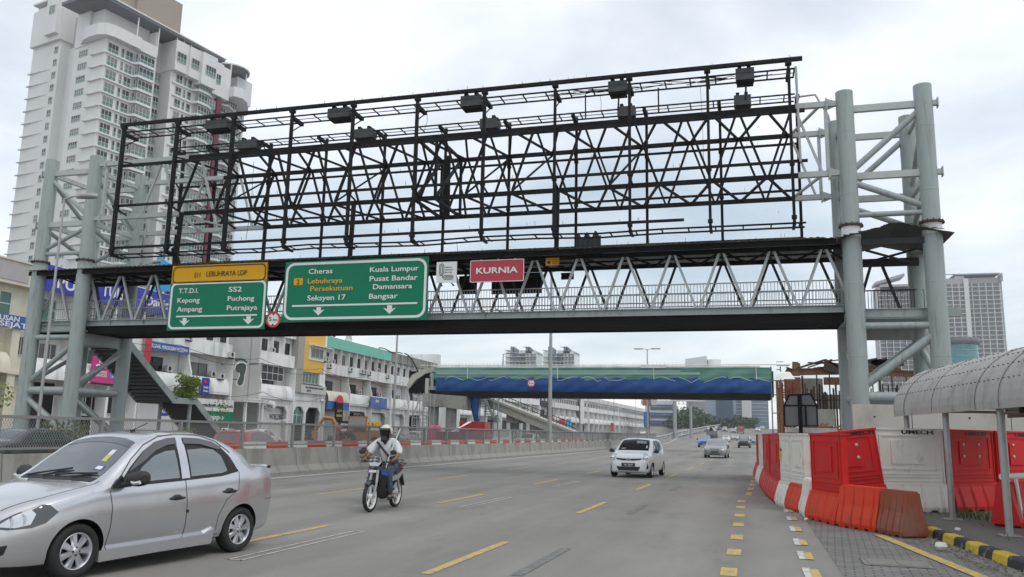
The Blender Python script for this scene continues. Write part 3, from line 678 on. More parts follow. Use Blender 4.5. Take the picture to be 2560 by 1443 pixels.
for d in (0, .055): loop(w_ * .14 + d, h_ * .36 + d, w_ * .38 - d, h_ * .92 - d); loop(w_ * .34 + d, h_ * .14 + d, w_ * .84 - d, h_ * .36 - d)
q.b2((a.x + w_ * .14, yy - .006, b.z + h_ * .34), (a.x + w_ * .3, yy, b.z + h_ * .36)); q.b2((a.x + w_ * .3, yy - .006, b.z + h_ * .22), (a.x + w_ * .32, yy, b.z + h_ * .36))
for i, s in enumerate(('LEMBAGA', 'LEBUHRAYA', 'MALAYSIA')): letters(q, s, (a.x + w_ * .42, yy, b.z + h_ * (.70 - .12 * i)), X_, Z_, h_ * .055, w_ * (.34, .4, .36)[i], .006, .005)
q.build('lettering', K['sign_black'], s3, True)
q = MB()
for k in (.2, .78): q.prism([(0, 0), (.12, -.12), (.05, -.14), (-.04, -.02)], (a.x + w_ * k, YS_ - .01, b.z - .01), X_, Z_, (0, .05, 0))
q.beam((a.x + .3, YS_ + .05, a.z), (a.x + .3, D0, a.z), .05, .05); q.beam((b.x - .3, YS_ + .05, a.z), (b.x - .3, D0, a.z), .05, .05); q.build('bracket', K['steel_dark'], s3, True)
s4 = thing('advert_sign', 'red panel lettered KURNIA in white capitals hung on the walkway', 'sign', (-8.9, YS_, 7.6))
a, b = panel('panel', reg2(588, 335), reg2(1208, 570), s4, km('advert_red', (.42, .03, .05), .5, var=.06, scale=1.5)); border('border', a, b, s4, K['pale_grey'], 0, .025, .05)
q = MB(); wr(q, 'KURNIA', reg2, 655, 1138, 487, 68, .02); q.build('lettering', K['sign_white'], s4, True); brackets(s4, a, b)
s5 = thing('notice_plate', 'small yellow notice plate under the walkway roof right of the red panel', 'notice', (-5, YS_, 7.9))
a, b = panel('panel', reg2(1462, 305), reg2(1620, 388), s5, K['sign_yellow'], D0 - .12, .02)
q = MB()
for i, (s, x) in enumerate((('NOTIS', .3), ('DILARANG', .35), ('MENAMPAL', .5), ('IKLAN', .55))): letters(q, s, (a.x + .2 + .1, D0 - .125, a.z - .1 - .07 * i), X_, Z_, .035, .32 - .03 * (i % 2), .004, .004)
q.build('lettering', K['sign_black'], s5, True); q = MB(); q.lathe([(0, -.01), (.06, -.01), (.06, 0), (0, 0)], 16, (a.x + .13, D0 - .122, b.z + .12), 'y'); q.build('emblem', K['sign_blue'], s5, True)
for (x0, y0, x1, y1, lab) in ((458, 515, 660, 722, 'dark back of a narrow sign beyond the walkway, behind the emblem panel'), (838, 490, 1415, 712, 'wide dark back of a sign beyond the walkway, behind the red panel'), (1645, 478, 1790, 552, 'little dark sign back hung on the far side right of the yellow notice')):
    a, b = PY(*reg2(x0, y0), 33.3), PY(*reg2(x1, y1), 33.3); t = thing('road_sign', lab, 'sign', (a.x, 33.3, b.z), 0, 'signs facing the other way')
    q = MB(); q.b2((a.x, 33.28, b.z), (b.x, 33.31, a.z)); q.build('panel', K['steel_black'], t, True)
    q = MB()
    for z in (.2, .8): q.beam((a.x, 33.24, b.z + (a.z - b.z) * z), (b.x, 33.24, b.z + (a.z - b.z) * z), .05, .06)
    for x in (a.x + .2, b.x - .2): q.beam((x, 33.2, b.z), (x, 33.2, 8.2), .05, .06, (0, 1, 0))
    q.build('bracket', K['steel_dark'], t, True)
# floodlight boxes on both catwalks
def flood(px0, py0, px1, py1, y, lab, legs):
    a, b = PY(px0, py0, y), PY(px1, py1, y); w_ = b.x - a.x; h_ = (a.z - b.z) * .68
    t = thing('floodlight', lab, 'floodlight', (a.x, y, b.z), 0, 'floodlights along the stripped hoarding')
    q = MB(); q.prism([(0, 0), (.4, 0), (.5, h_ * .45), (.42, h_), (0, h_ * .96)], (0, 0, 0), (0, 1, 0), (0, 0, 1), (w_, 0, 0)); q.build('housing', km('lamp_box', (.035, .04, .04), .6, var=.3, scale=3, dirt=(.1, .1, .09), dirt_amt=.5, dscale=(5, 5, 5)), t)
    q = MB()
    for k in (.22, .72): q.box((w_ * k, .2, h_ + .05), (.14, .25, .16))
    q.box((w_ * .5, .3, -.04), (w_ * .9, .5, .06)); q.build('bracket', SB, t)
    if legs: q = MB(); q.tube([(w_ * .55, .25, 0), (w_ * .5, .2, -.7)], .035, 6); q.build('stem', SB, t)
for i, (x0, y0, x1, y1) in enumerate(((515, 290, 567, 318), (820, 260, 872, 290), (1152, 227, 1202, 262), (1520, 190, 1566, 226), (1838, 157, 1886, 196))):
    flood(x0, y0, x1, y1, YH + .05, 'black floodlight box on the upper front catwalk, ' + ('leftmost of that row, over the white tower', 'second from the left, above a thin post', 'middle one of its row, clear sky behind', 'second from the right of its row', 'rightmost, at the top rail end')[i], i > 2)
for i, (x0, y0, x1, y1) in enumerate(((595, 340, 640, 368), (886, 312, 931, 342), (1200, 284, 1244, 318), (1543, 254, 1587, 288), (1834, 226, 1878, 260))):
    flood(x0, y0, x1, y1, YR - .9, 'black floodlight box on the lower rear catwalk, ' + ('leftmost of that row, over the white tower', 'second from the left, clear of the tower', 'middle of its row, beside a post', 'second from the right, behind a post', 'rightmost, nearest the pale columns')[i], False)
shp = thing('loose_roof_sheet', 'grey corrugated sheet standing upright on the walkway roof', 'roof sheet', (-5.9, 31.2, 8.6)); q = MB()
q.grid([[(-.5 + i * .05, .02 * math.sin(i * math.pi / 2), z * (.75 + .12 * math.sin(i * .9)) + (.1 * i / 20 if z else 0)) for i in range(21)] for z in (0, 1)], smooth=False); q.build('sheet', K['steel_dark'], shp)
# ------------------------------------------------------------------ median: concrete barrier blocks and the mesh fence on top
prof = [(-.34, 0), (.34, 0), (.34, .08), (.2, .3), (.12, .9), (-.12, .9), (-.2, .3), (-.34, .08)]
bl = 3.05
q = MB(); q.prism(prof, (0, .012, 0), (1, 0, 0), (0, 0, 1), (0, bl - .024, 0)); bm_ = q.mesh('median_barrier', K['concrete'])
MX = -16.22
def place(me, name, lab, cat, grp, k, x0):
    y = 2.8 + bl * k; x = x0 + rx(y); x2 = x0 + rx(y + bl); o = obj(name, me, None, (x, y, zg(y)), (math.atan2(zg(y + bl) - zg(y), bl), 0, -math.atan2(x2 - x, bl)))
    return tag(o, lab, cat, grp)
fy = [14.91 + 3.05 * k for k in range(-4, 60)]
def yk(k): return 2.71 + bl * k
q = MB(); q.b2((-.04, 0, 1.72), (.04, bl, 1.79)); q.b2((-.025, 0, 1.0), (.025, bl, 1.05)); fr_m = q.mesh('fence_rail', K['fence_grey'])
q = MB(); q.b2((-.045, -.05, .9), (.045, .05, 1.78)); q.b2((-.11, -.09, .9), (.11, .09, .93)); post_m = q.mesh('fence_post', K['fence_grey'])
q = MB(); z0, z1 = 1.05, 1.72; step = .075
for s in (1, -1):
    y = -.75
    while y < bl:
        ya, yb_ = y, y + (z1 - z0) * .62; za, zb = z0, z1
        if ya < .05: za = z0 + (.05 - ya) / .62; ya = .05
        if yb_ > bl - .05: zb = z1 - (yb_ - bl + .05) / .62; yb_ = bl - .05
        if zb - za > .02:
            if s < 0: za, zb = z1 - (za - z0), z1 - (zb - z0)
            q.beam((.004 * s, ya, za), (.004 * s, yb_, zb), .004, .008, (1, 0, 0))
        y += step
mesh_m = q.mesh('fence_mesh', K['fence_grey'])
for k in range(60):
    o = place(bm_, 'median_barrier', 'grey concrete median barrier block in the row under the mesh fence', 'barrier', 'concrete median barrier blocks', k, MX)
    if k > 2 and k < 48:
        y = yk(k); f = thing('fence_panel', 'grey mesh fence panel standing on the concrete median blocks', 'fence', (MX + rx(y), y, zg(y)), -math.atan2(rx(y + bl) - rx(y), bl), 'mesh fence panels on the median')
        obj('rail', fr_m, f); obj('post', post_m, f)
        if k < 34: obj('mesh', mesh_m, f)
        else: obj('mesh', mesh_m, f)
pb = [MB(), MB()]
for i in range(46):
    y = 24 + i * 1.5; x = -18.3 + rx(y); pb[i % 2].prism([(-.3, 0), (.3, 0), (.2, .5), (.16, 1.06), (-.16, 1.06), (-.2, .5)], (x, y, 0), (1, 0, 0), (0, 0, 1), (0, 1.48, 0))
t = thing('works_barrier', 'long red and white banded works barrier behind the median fence', 'barrier', (-18.3, 24, 0))
pb[0].split('white_block', K['barrier_white'], t); pb[1].split('red_block', K['barrier_orange'], t)

# ------------------------------------------------------------------ water filled barriers with tall screens on the right
def wb_base(m, w_, h=.75, t=.5):
    q = MB(); rows = []
    n_ = 33
    def pr(x):
        u = (x / w_ * 4) % 1; rib = .05 * (1 - min(1, abs(u - .5) / .09)) if abs(u - .5) < .09 else 0
        foot = 0.07 if (abs(u - .5) > .25) else 0
        d = -rib
        return [(x, t / 2 - .02 + d, foot * .6), (x, t / 2 + d, .1), (x, t / 2 - .02 + d, .22), (x, .17 + d * .8, .42), (x, .13 + d * .3, h - .05), (x, .125, h)]
    for i in range(n_):
        x = w_ * i / (n_ - 1); f = pr(x); rows.append([(a, -b, c) for a, b, c in f] + [(a, b, c) for a, b, c in f[::-1]])
    q.grid(rows, smooth=False, closed=True)
    e0 = len(rows[0]); q.add(rows[0][::-1], [tuple(range(e0))]); q.add(rows[-1], [tuple(range(e0))])
    q.b2((.02, -.1, h - .001), (w_ - .02, .1, h + .03))
    return q.mesh('base', m)
def wb_screen(m, w_, z0=.57, z1=1.73):
    q = MB(); q.b2((0, -.06, z0), (w_, .06, z1))
    for s in (-1, 1):
        y = s * .06
        def fr_(x0, z0_, x1, z1_, b=.03, d=.018):
            for (a, b_, c, d_) in ((x0, z0_, x1, z0_ + b), (x0, z1_ - b, x1, z1_), (x0, z0_ + b, x0 + b, z1_ - b), (x1 - b, z0_ + b, x1, z1_ - b)):
                q.b2((a, min(y, y + s * d), b_), (c, max(y, y + s * d), d_))
        fr_(.1 * w_, z0 + .3, .9 * w_, z1 - .12); q.b2((.26 * w_, min(y, y + s * .03), z0 + .42), (.72 * w_, max(y, y + s * .03), z1 - .24))
        for k in (.05, .14, .2): q.b2((.05 * w_, min(y, y + s * .02), z0 + k), (.95 * w_, max(y, y + s * .02), z0 + k + .025))
        for k in (.02, .97): q.b2((k * w_, min(y, y + s * .02), z0), ((k + .012) * w_, max(y, y + s * .02), z1))
    q.b2((-.02, -.085, z1 - .02), (w_ + .02, .085, z1 + .02))
    return q.mesh('screen', m)
_wb = {}
def wbar(x, y, ang, base, scr, w_, lab, tilt=0.0, z=0.0, bolts=False, txt=None, grp='water filled works barriers'):
    t = thing('works_barrier', lab, 'barrier', (x, y, z), ang, grp); t.rotation_euler = (0, tilt, ang)
    if base:
        k = ('b', base, w_, bool(scr))
        if k not in _wb: _wb[k] = wb_base(K[base], w_, .57 if scr else .75)
        b_ = obj('base', _wb[k], t)
        tag(b_, {'barrier_red': 'red base', 'barrier_orange': 'orange base', 'barrier_white': 'white base', 'barrier_rust': 'dirty rust coloured base'}[base])
    if scr:
        k = ('s', scr, w_)
        if k not in _wb: _wb[k] = wb_screen(K[scr], w_)
        s = obj('screen', _wb[k], t)
        if bolts:
            q = MB()
            for a in (.33, .65):
                for c_ in (1.17, 1.43): q.lathe([(0, -.005), (.035, -.005), (.035, .01), (0, .012)], 12, (a * w_, -.1, c_), 'y')
            q.build('bolt', km('bolt_pale', (.5, .45, .33), .5, var=0), t)
        if txt:
            q = MB(); letters(q, 'UMECH', (w_ * (.53 if tilt else .42), -.066, 1.63), X_, Z_, .085, w_ * .44, .03, .004); q.build('lettering', K['sign_black'], t)
    return t
def along(pts, names):
    pass
# curved row along the carriageway, far to near, from the feet seen in the photo
row = [G(*p) for p in ((1884, 1189), (1889, 1203), (1899, 1214), (1913, 1237), (1939, 1261), (1964, 1271), (1999, 1283), (2015, 1297), (2093, 1316))]
kinds = [('barrier_red', 'barrier_red', 'red screened barrier at the far tip of the curved row'), ('barrier_white', 'barrier_white', 'white screened barrier second from the far tip of the curved row'), ('barrier_red', 'barrier_red', 'narrow red screened barrier between two white ones far along the curved row'),
         ('barrier_red', 'barrier_red', 'faded red screened barrier left of the white one with the yellow sticker'), ('barrier_white', 'barrier_white', 'white screened barrier with a yellow sticker on its edge'),
         ('barrier_orange', 'barrier_white', 'white screen on an orange base in the curved row'), ('barrier_white', None, 'low white barrier base squeezed between two orange bases'), ('barrier_orange', 'barrier_red', 'bright red screen on an orange base at the near end of the curved row')]
for i, (bs, scn, lab) in enumerate(kinds):
    p0, p1 = row[i], row[i + 1]; d = (p1 - p0); l_ = d.length; d.normalize(); nr = Vector((-d.y, d.x, 0)); a = math.atan2(d.y, d.x)
    o_ = p0 + nr * .22
    if i == 6: wbar(o_.x, o_.y, a, bs, None, round(l_ - .03, 2), lab); continue
    b_ = wbar(o_.x, o_.y, a, bs, scn, round(l_ - .03, 2), lab)
    if i == 4:
        q = MB(); q.b2((-.10, -.092, 1.12), (.16, -.088, 1.40)); o = q.build('sticker', km('sticker', (.55, .58, .12), .5, var=.05), b_); o.rotation_euler = (0, .12, 0)
        q = MB(); q.b2((-.04, -.096, 1.33), (.14, -.092, 1.39)); q.b2((0, -.096, 1.2), (.12, -.092, 1.215)); q.b2((0, -.096, 1.25), (.12, -.092, 1.265)); o = q.build('sticker_print', K['sign_black'], b_); o.rotation_euler = (0, .12, 0)
def seg(pa, pb, base, scr, lab, z=0.0, tilt=0.0, bolts=False, txt=None, back=.22):
    a_, b_ = (pa if isinstance(pa, Vector) else G(*pa, z)), (pb if isinstance(pb, Vector) else G(*pb, z)); d = b_ - a_; l_ = d.length; d.normalize(); n_ = Vector((-d.y, d.x, 0)); o_ = a_ + n_ * back
    return wbar(o_.x, o_.y, math.atan2(d.y, d.x), base, scr, round(l_ - .02, 2), lab, tilt, z, bolts, txt)
seg((2094, 1317), (2195, 1333), 'barrier_orange', None, 'low orange barrier without a screen in front of the leaning red panel')
seg((2196, 1334), (2262, 1348), 'barrier_rust', None, 'low dirty rust coloured barrier ending against the yellow and black kerb')
wbar(1.5, 18.95, math.atan2(.35, 1.3), 'barrier_red', 'barrier_red', 1.32, 'red screened panel leaning outwards lettered UMECH, behind the low orange barrier', -.12, 0, True, True)
bk = [((2.5, 19.4), (4.05, 20.1), 'barrier_white', 'white screened barrier with UMECH lettering behind the first shelter posts'), ((4.07, 20.12), (5.3, 21.3), 'barrier_red', 'red screened barrier with four pale bolts between two shelter posts'), ((5.36, 21.32), (6.6, 22.4), 'barrier_red', 'red screened barrier at the right edge of the photo')]
for (p0, p1, k_, lab) in bk:
    l_ = math.hypot(p1[0] - p0[0], p1[1] - p0[1]); wbar(p0[0], p0[1], math.atan2(p1[1] - p0[1], p1[0] - p0[0]), k_, k_, round(l_ - .02, 2), lab, 0, .15, k_ == 'barrier_red', True)
p = G(2515, 1318, .15); t = wbar(p.x, p.y, R_(50), 'barrier_red', None, 1.3, 'low red barrier with a white top rail beside the third shelter post', 0, .15)
q = MB(); q.tube([(0, 0, .88), (1.3, 0, .88)], .06, 10); q.beam((.2, -.2, .1), (.2, -.14, .85), .06, .04, (0, 1, 0)); q.beam((1.1, -.2, .1), (1.1, -.14, .85), .06, .04, (0, 1, 0)); q.build('top_rail', K['barrier_white'], t)

# ------------------------------------------------------------------ arched walkway shelter
sh = thing('shelter', 'grey walkway shelter with an arched corrugated roof on thin posts at the right', 'shelter', (4, 15, .15))
def sx(y): return 3.42 + (20.9 - y) * .105
PYs = [20.75, 18.15, 15.5, 12.8, 10.1]
po = MB()
for y in PYs:
    q = MB(); x = sx(y) + .04; q.tube([(x, y, .15), (x, y, 2.32)], .058, 14); o = q.build('post', K['galv'], sh, True)
    q = MB(); q.b2((x - .16, y - .16, .15), (x + .16, y + .16, .165)); q.build('base_plate', K['galv'], o, True)
    q = MB(); q.tube([(x + 1.95, y, .15), (x + 1.95, y, 2.32)], .058, 12); q.build('post', K['galv'], sh, True)
    po.tube([(x + 1.0 - 1.05 * math.cos(math.pi * i / 14), y, 2.3 + .9 * math.sin(math.pi * i / 14)) for i in range(15)], .03, 8); po.tube([(x, y, 2.3), (x + 1.95, y, 2.3)], .03, 8)
for dx_ in (.02, 1.97): po.tube([(sx(21) + dx_, 21, 2.28), (sx(9) + dx_, 9, 2.28)], .035, 8)
po.build('frame', K['galv'], sh, True)
rows = []; n_ = int(12 / .021)
for i in range(n_ + 1):
    y = 21.0 - 12.0 * i / n_; c_ = .013 * math.sin(i * math.pi / 2 + .6) + (.016 if int((21 - y) / .62 + .02) % 1 == 0 and ((21 - y) % .76) < .06 else 0); row_ = []
    for j in range(25):
        a = -.12 + (math.pi + .24) * j / 24; row_.append((sx(y) + 1.02 - (1.16 + c_) * math.cos(a), y, 2.3 + (1.0 + c_) * math.sin(a)))
    rows.append(row_)
q = MB(); q.grid(rows, smooth=False); o = q.build('roof', km('canopy', (.37, .365, .35), .6, .1, var=.1, scale=1.5, dirt=(.22, .21, .19), dirt_amt=.6, dscale=(2.5, 2.5, 1.2), dlo=.5, dhi=.68), sh, True)
q = MB()
for i in range(60):
    y = 20.95 - .2 * i
    for j in range(3, 12, 2):
        a = -.12 + (math.pi + .24) * (j + .5) / 24; x = sx(y) + 1.02 - 1.175 * math.cos(a); z = 2.3 + 1.015 * math.sin(a); q.box((x, y, z), (.012, .028, .014)); q.box((x, y, z + .003), (.028, .008, .01))
q.build('roof_screw', K['steel_dark'], sh, True)
q = MB()
for i, y in enumerate((20.2, 18.3, 16.0, 15.0, 12.4)): q.tube([(sx(y) + 1.02 - 1.178 * math.cos(a), y + .012 * math.sin(i), 2.3 + 1.018 * math.sin(a)) for a in [-.1 + 2.6 * j / 20 for j in range(21)]], .004, 5)
q.split('sheet_lap', K['steel_dark'], sh)
gx = MB(); gx.b2((sx(12.5) + .15, 10.6, 2.12), (sx(12.5) + .3, 14.8, 2.3)); gx.b2((sx(14.6) + .02, 14.55, 2.1), (sx(14.6) + .2, 14.75, 2.28)); gx.build('gutter', K['steel_black'], sh, True)
bx = thing('junction_box', 'small dark box strapped to the first shelter post', 'box', (3.3, 20.4, 1.55)); q = MB(); q.box((0, 0, 0), (.24, .16, .34)); q.box((0, -.09, 0), (.2, .02, .3)); q.build('housing', K['lamp_box'], bx); q = MB(); q.tube([(.12, 0, .1), (.24, .3, .1)], .02, 6); q.build('strap', K['galv'], bx)

# ------------------------------------------------------------------ building works behind the barriers
cw = thing('concrete_wall', 'stained pale precast concrete wall in front of the right bridge columns', 'wall', (4, 26.5, 0)); q = MB()
xs = [2.95, 4.55, 7.1, 10, 13, 16]
for a, b in zip(xs, xs[1:]): q.b2((a + .01, 26.3, 0), (b - .01, 26.6, 2.66))
q.build('panel', K['concrete_pale'], cw, True)
q = MB()
for x in (3.55, 6.05, 7.5, 8.9, 11): q.lathe([(0, -.003), (.03, -.003), (.03, 0)], 10, (x, 26.298, 2.3), 'y'); q.lathe([(0, -.003), (.03, -.003), (.03, 0)], 10, (x, 26.298, 1.4), 'y')
q.build('tie_hole', K['black'], cw, True)
rbm = thing('rebar_mat', 'thin rusty reinforcement mesh leaning on the concrete wall', 'rebar', (4.5, 26.1, 0)); q = MB()
for i in range(14): q.tube([(3.45 + .37 * i, 26.2 - .02 * i % .1, 0), (3.45 + .37 * i, 26.22, 1.78 - .015 * i + .03 * math.sin(i * 3))], .006, 5)
for z in (.9, 1.3, 1.74): q.tube([(3.42, 26.18, z + .02), (5.5, 26.2, z - .03), (8.3, 26.2, z - .12)], .006, 5)
q.build('bars', K['rust_dark'], rbm, True)
sb = thing('road_sign', 'grey back of a tapered road sign on dark posts behind the red and white barriers', 'road sign', (3, 33, 0)); yb = 33.0
c0 = [PY(*p, yb) for p in ((1973, 988), (2027, 986), (2042, 1014), (2044, 1065), (1962, 1066), (1960, 1014))]
q = MB(); o0 = c0[0]; q.prism([(p.x - o0.x, p.z - o0.z) for p in c0][::-1], (o0.x, yb, o0.z), X_, Z_, (0, .03, 0)); q.build('panel', km('alu_back', (.17, .18, .185), .5, .3, var=.08, scale=1), sb, True)
q = MB()
for i in range(6): q.beam(c0[i] + Vector((0, -.02, 0)), c0[(i + 1) % 6] + Vector((0, -.02, 0)), .05, .05)
q.beam(c0[5] + Vector((0, -.03, 0)), c0[2] + Vector((0, -.03, 0)), .05, .05); mx_ = (c0[5].x + c0[2].x) / 2
for dx_, w_ in ((-.02, .14), (.18, .06)): q.beam((mx_ + dx_, yb - .08, 0 if dx_ < 0 else c0[3].z), (mx_ + dx_, yb - .08, c0[0].z if dx_ < 0 else c0[2].z), w_, w_, (0, 1, 0))
q.build('frame', K['steel_black'], sb, True)
# rusty falsework, piles, footing of the far bridge at the right
fwk = thing('falsework', 'rusty steel beams and dark rebar cage of the works behind the right columns', 'building works', (6, 60, 0)); YW = 46.0
def W(px, py, y=YW): return PY(px, py, y)
q = MB(); q.hsec(W(1985, 930), W(2110, 928), .3, .35); q.hsec(W(1965, 924), W(1990, 933), .3, .3); q.hsec(W(2110, 928), W(2290, 936), .3, .3)
q.beam(W(1988, 940), W(1988, 905), .25, .3); q.beam(W(1998, 940), W(1998, 908), .1, .1)
for px in (1945, 1953): q.beam((W(px, 1000).x, YW + .4, 0), (W(px, 1000).x, YW + .4, W(px, 950).z), .14, .14, (0, 1, 0))
for i in range(26): 
    z = .4 + i * .21; q.tube([(W(1945, 1000).x, YW + .4, z), (W(1965, 1000).x + rnd.uniform(-.2, .3), YW + .6, z + .02)], .02, 5)
q.build('beam', K['rust'], fwk, True)
q = MB()
for i in range(64):
    px = 2010 + (i * 4.6); a = W(px, 1010, YW + rnd.uniform(0, 2.5)); z1 = rnd.uniform(3.9, 4.6) if i % 7 else 5.0
    q.tube([(a.x, a.y, 0), (a.x + rnd.uniform(-.05, .05), a.y, z1)], .035 if i % 3 else .055, 5)
for z in (2.6, 3.5): q.tube([W(2010, 1000) * 1 + Vector((0, 0, 0)), W(2290, 1000)], .03, 5)
q.build('rebar', K['rust_dark'], fwk, True)
q = MB()
for i in range(12): a = W(rnd.uniform(1990, 2080), rnd.uniform(905, 928), YW + rnd.uniform(0, 2)); b = a + Vector((rnd.uniform(.5, 2.2), rnd.uniform(-.3, .3), rnd.uniform(-.25, .45))); q.beam(a, b, rnd.uniform(.06, .3), .06)
q.beam(W(1990, 922), W(2062, 900), .35, .08); q.beam(W(2062, 900), W(2095, 918), .5, .1); q.beam(W(2060, 915), W(2095, 922), .5, .5)
for i in range(9): a = W(2170 + i * 8, 918 + (i % 3) * 3, YW + 1); q.beam(a, a + Vector((.3, .2, -.2)), .5, .25); q.beam(a + Vector((0, 0, .25)), a + Vector((.5, 0, .35)), .06, .3)
q.build('debris', K['rust_dark'], fwk, True)
q = MB()
for z0, z1, a, b in ((948, 985, 2002, 2055), (988, 1003, 2030, 2100), (1005, 1022, 2045, 2098)): q.b2(W(a, z1, YW + 3), W(b, z0, YW + 3.4))
q.b2(W(2180, 952, YW + 3), W(2290, 945, YW + 3.2)); q.b2(W(2045, 1065, YW - 2), W(2085, 1024, YW - 1.6)); q.split('footing', K['concrete'], fwk)
q = MB(); q.b2(W(1962, 1000, YW + 1.5), W(2000, 944, YW + 1.7)); q.b2(W(2060, 962, YW + 2.6), W(2105, 944, YW + 2.8)); q.split('formwork', K['rust'], fwk)
q = MB()
for k, px in enumerate((1950, 1957, 1966, 1974, 1983)):
    a = W(px, 1000, YW + .8 + .5 * (k % 2)); q.tube([(a.x, a.y, 0), (a.x, a.y, 4.3 + .3 * (k % 3))], .05, 6)
    for j in range(14): q.tube([(a.x - .15, a.y, .4 + .28 * j + .05 * k), (a.x + rnd.uniform(.25, .5), a.y + .1, .4 + .28 * j + .05 * k)], .022, 4)
q.build('scaffold', km('rust_red', (.20, .05, .03), .8, var=.25, scale=4), fwk, True)
q = MB(); q.b2(W(2002, 995, YW + 3.2), W(2050, 946, YW + 3.5)); q.b2(W(2105, 960, YW + 3.2), W(2180, 940, YW + 3.5)); q.split('slab', K['white_old'], fwk)
q = MB(); q.grid([[W(1940, 929, YW - .6), W(1975, 930, YW - .6)], [W(1945, 948, YW - 1.6), W(1988, 948, YW - 1.6)]]); q.b2(W(1968, 1081, 36), W(2085, 1072, 37.4)); q.build('sheet', K['white_old'], fwk, True)
q = MB()
for i in range(30): a = W(rnd.uniform(1965, 2085), rnd.uniform(1068, 1082), 37); q.beam(a, a + Vector((rnd.uniform(-.6, .6), .2, rnd.uniform(-.12, .2))), .07, .07)
q.build('timber', K['rust'], fwk, True)
gp = thing('scaffold', 'thin green netted scaffold pole at the right end of the blue tarpaulin', 'scaffold', (3, 80, 0)); q = MB(); a = PY(1927, 920, 86)
for dx_ in (0, .9): q.tube([(a.x + dx_, 86, 0), (a.x + dx_, 86, 8.6)], .06, 6)
for z in (2, 4, 5.8, 7.2): q.tube([(a.x, 86, z), (a.x + 1.6, 86, z)], .05, 6)
q.build('pole', km('net_pole', (.09, .13, .11), .7, var=.3, scale=3), gp, True)

# ------------------------------------------------------------------ the far footbridge wrapped in tarpaulin
b2 = thing('footbridge', 'farther footbridge under repair wrapped in blue tarpaulin and green netting', 'footbridge', (-16, 90, 0)); Y2 = 88.0
xa, xb = PY(1092, 940, Y2).x, PY(1926, 940, Y2).x
q = MB(); q.b2((xa - 3.5, Y2 + .3, 5.75), (xb + .3, Y2 + 3.2, 6.0)); q.b2((xa + .3, Y2 - .28, 5.42), (xb, Y2 + 3.2, 5.98)); q.b2((xa - 3.5, Y2 + .3, 6.0), (xb + .3, Y2 + .5, 8.3)); q.build('deck', K['deck_dark'], b2, True)  # deck; its black lower band paints in the shade under the tarpaulin
tarp = km('tarp_blue', (.006, .05, .19), .5, spec=.3, var=.35, scale=.9, bump=1.0, bscale=1.6, dirt=(.02, .09, .26), dirt_amt=.6, dscale=(.35, 1, 1.2), dlo=.45, dhi=.65); net = bpy.data.materials.new('net')
rows = []
for i in range(160):
    x = xa + (xb - xa) * i / 159; s = .22 * abs(math.sin(i * .21)) + .1 * math.sin(i * .9 + 1); row_ = []
    ztop = 7.62 + .09 * math.sin(i * .37) + .05 * math.sin(i * 1.3)
    for j in range(12):
        t = j / 11; a = t * 1.75
        row_.append((x + .02 * math.sin(i + j), Y2 - .12 - .32 * math.sin(min(a, 1.4)) - .04 * math.sin(i * .55 + j * .8) + max(0, t - .4) ** 1.6 * .8, ztop - (ztop - 5.86 + .06 * math.sin(i * .21)) * min(1, t * 1.12) ** 1.0))
    rows.append(row_)
q = MB(); q.grid(rows[::-1]); q.build('tarpaulin', tarp, b2, True)
netm = km('net_green', (.06, .20, .15), .8, var=.15, scale=.6, dirt=(.22, .36, .29), dirt_amt=.6, dscale=(.05, 1, 2.2), dlo=.45, dhi=.6)
rows = []
for i in range(160):
    x = xa - .3 + (xb - xa + .45) * i / 159; zb = 7.42 + .1 * math.sin(i * .23) + .07 * math.sin(i * .71)
    rows.append([(x, Y2 - .18 - .03 * math.sin(i * .5 + j), 8.66 - (8.66 - zb) * j / 6) for j in range(7)])
q = MB(); q.grid(rows[::-1]); q.build('netting', netm, b2, True)
q = MB(); q.b2((xa - .3, Y2 - .22, 8.2), (xb - 9, Y2 - .19, 8.35)); q.b2((xa, Y2 - .225, 7.9), (xb - 7, Y2 - .215, 8.15)); q.build('edge_beam', km('beam_green', (.28, .40, .34), .7, var=.1, scale=.5), b2, True)
q = MB()
for i in range(14):
    x = xa + 1.2 + i * (xb - xa) / 14; pts = [(x + k * .45, Y2 - .5, 7.45 + .22 * math.sin(i * 2.1 + k * .9) - (.18 if (i * 3 + k) % 11 == 0 else 0)) for k in range(6)]
    if i not in (4, 8): q.tube(pts, .02, 4)
    if i % 4 == 1: q.tube([(x, Y2 - .35, 8.6), (x + .05, Y2 - .5, 7.4)], .035, 4)
q.split('rope', K['white_paint'], b2)
q = MB(); q.tube([(xa - 2, Y2, 8.95), (xb + 2, Y2, 8.95)], .05, 6); q.b2((xa - .5, Y2 - .1, 8.66), (xb - 1, Y2 + .1, 8.82))
x = xa - 2
while x < xb - 7: q.tube([(x, Y2, 8.6), (x, Y2, 9.22)], .022, 4, cap=False); x += .42
q.b2(PY(1602, 920, Y2 - .3), PY(1666, 912, Y2 - .2)); q.build('railing', K['pale_grey'], b2, True)
def E_(px, py, y=Y2): return PY(px, py, y)
q = MB()
hp = [E_(*p) for p in ((1018, 962), (1030, 938), (1062, 922), (1092, 918), (1092, 928), (1064, 934), (1040, 950), (1022, 972))]; h0 = hp[0]
q.prism([(p.x - h0.x, p.z - h0.z) for p in hp][::-1], (h0.x, Y2 - .1, h0.z), X_, Z_, (0, 3.2, 0)); q.b2(E_(1062, 984, Y2 - .2), E_(1073, 946) + Vector((0, .8, 0))); q.build('haunch', K['concrete_pale'], b2, True)
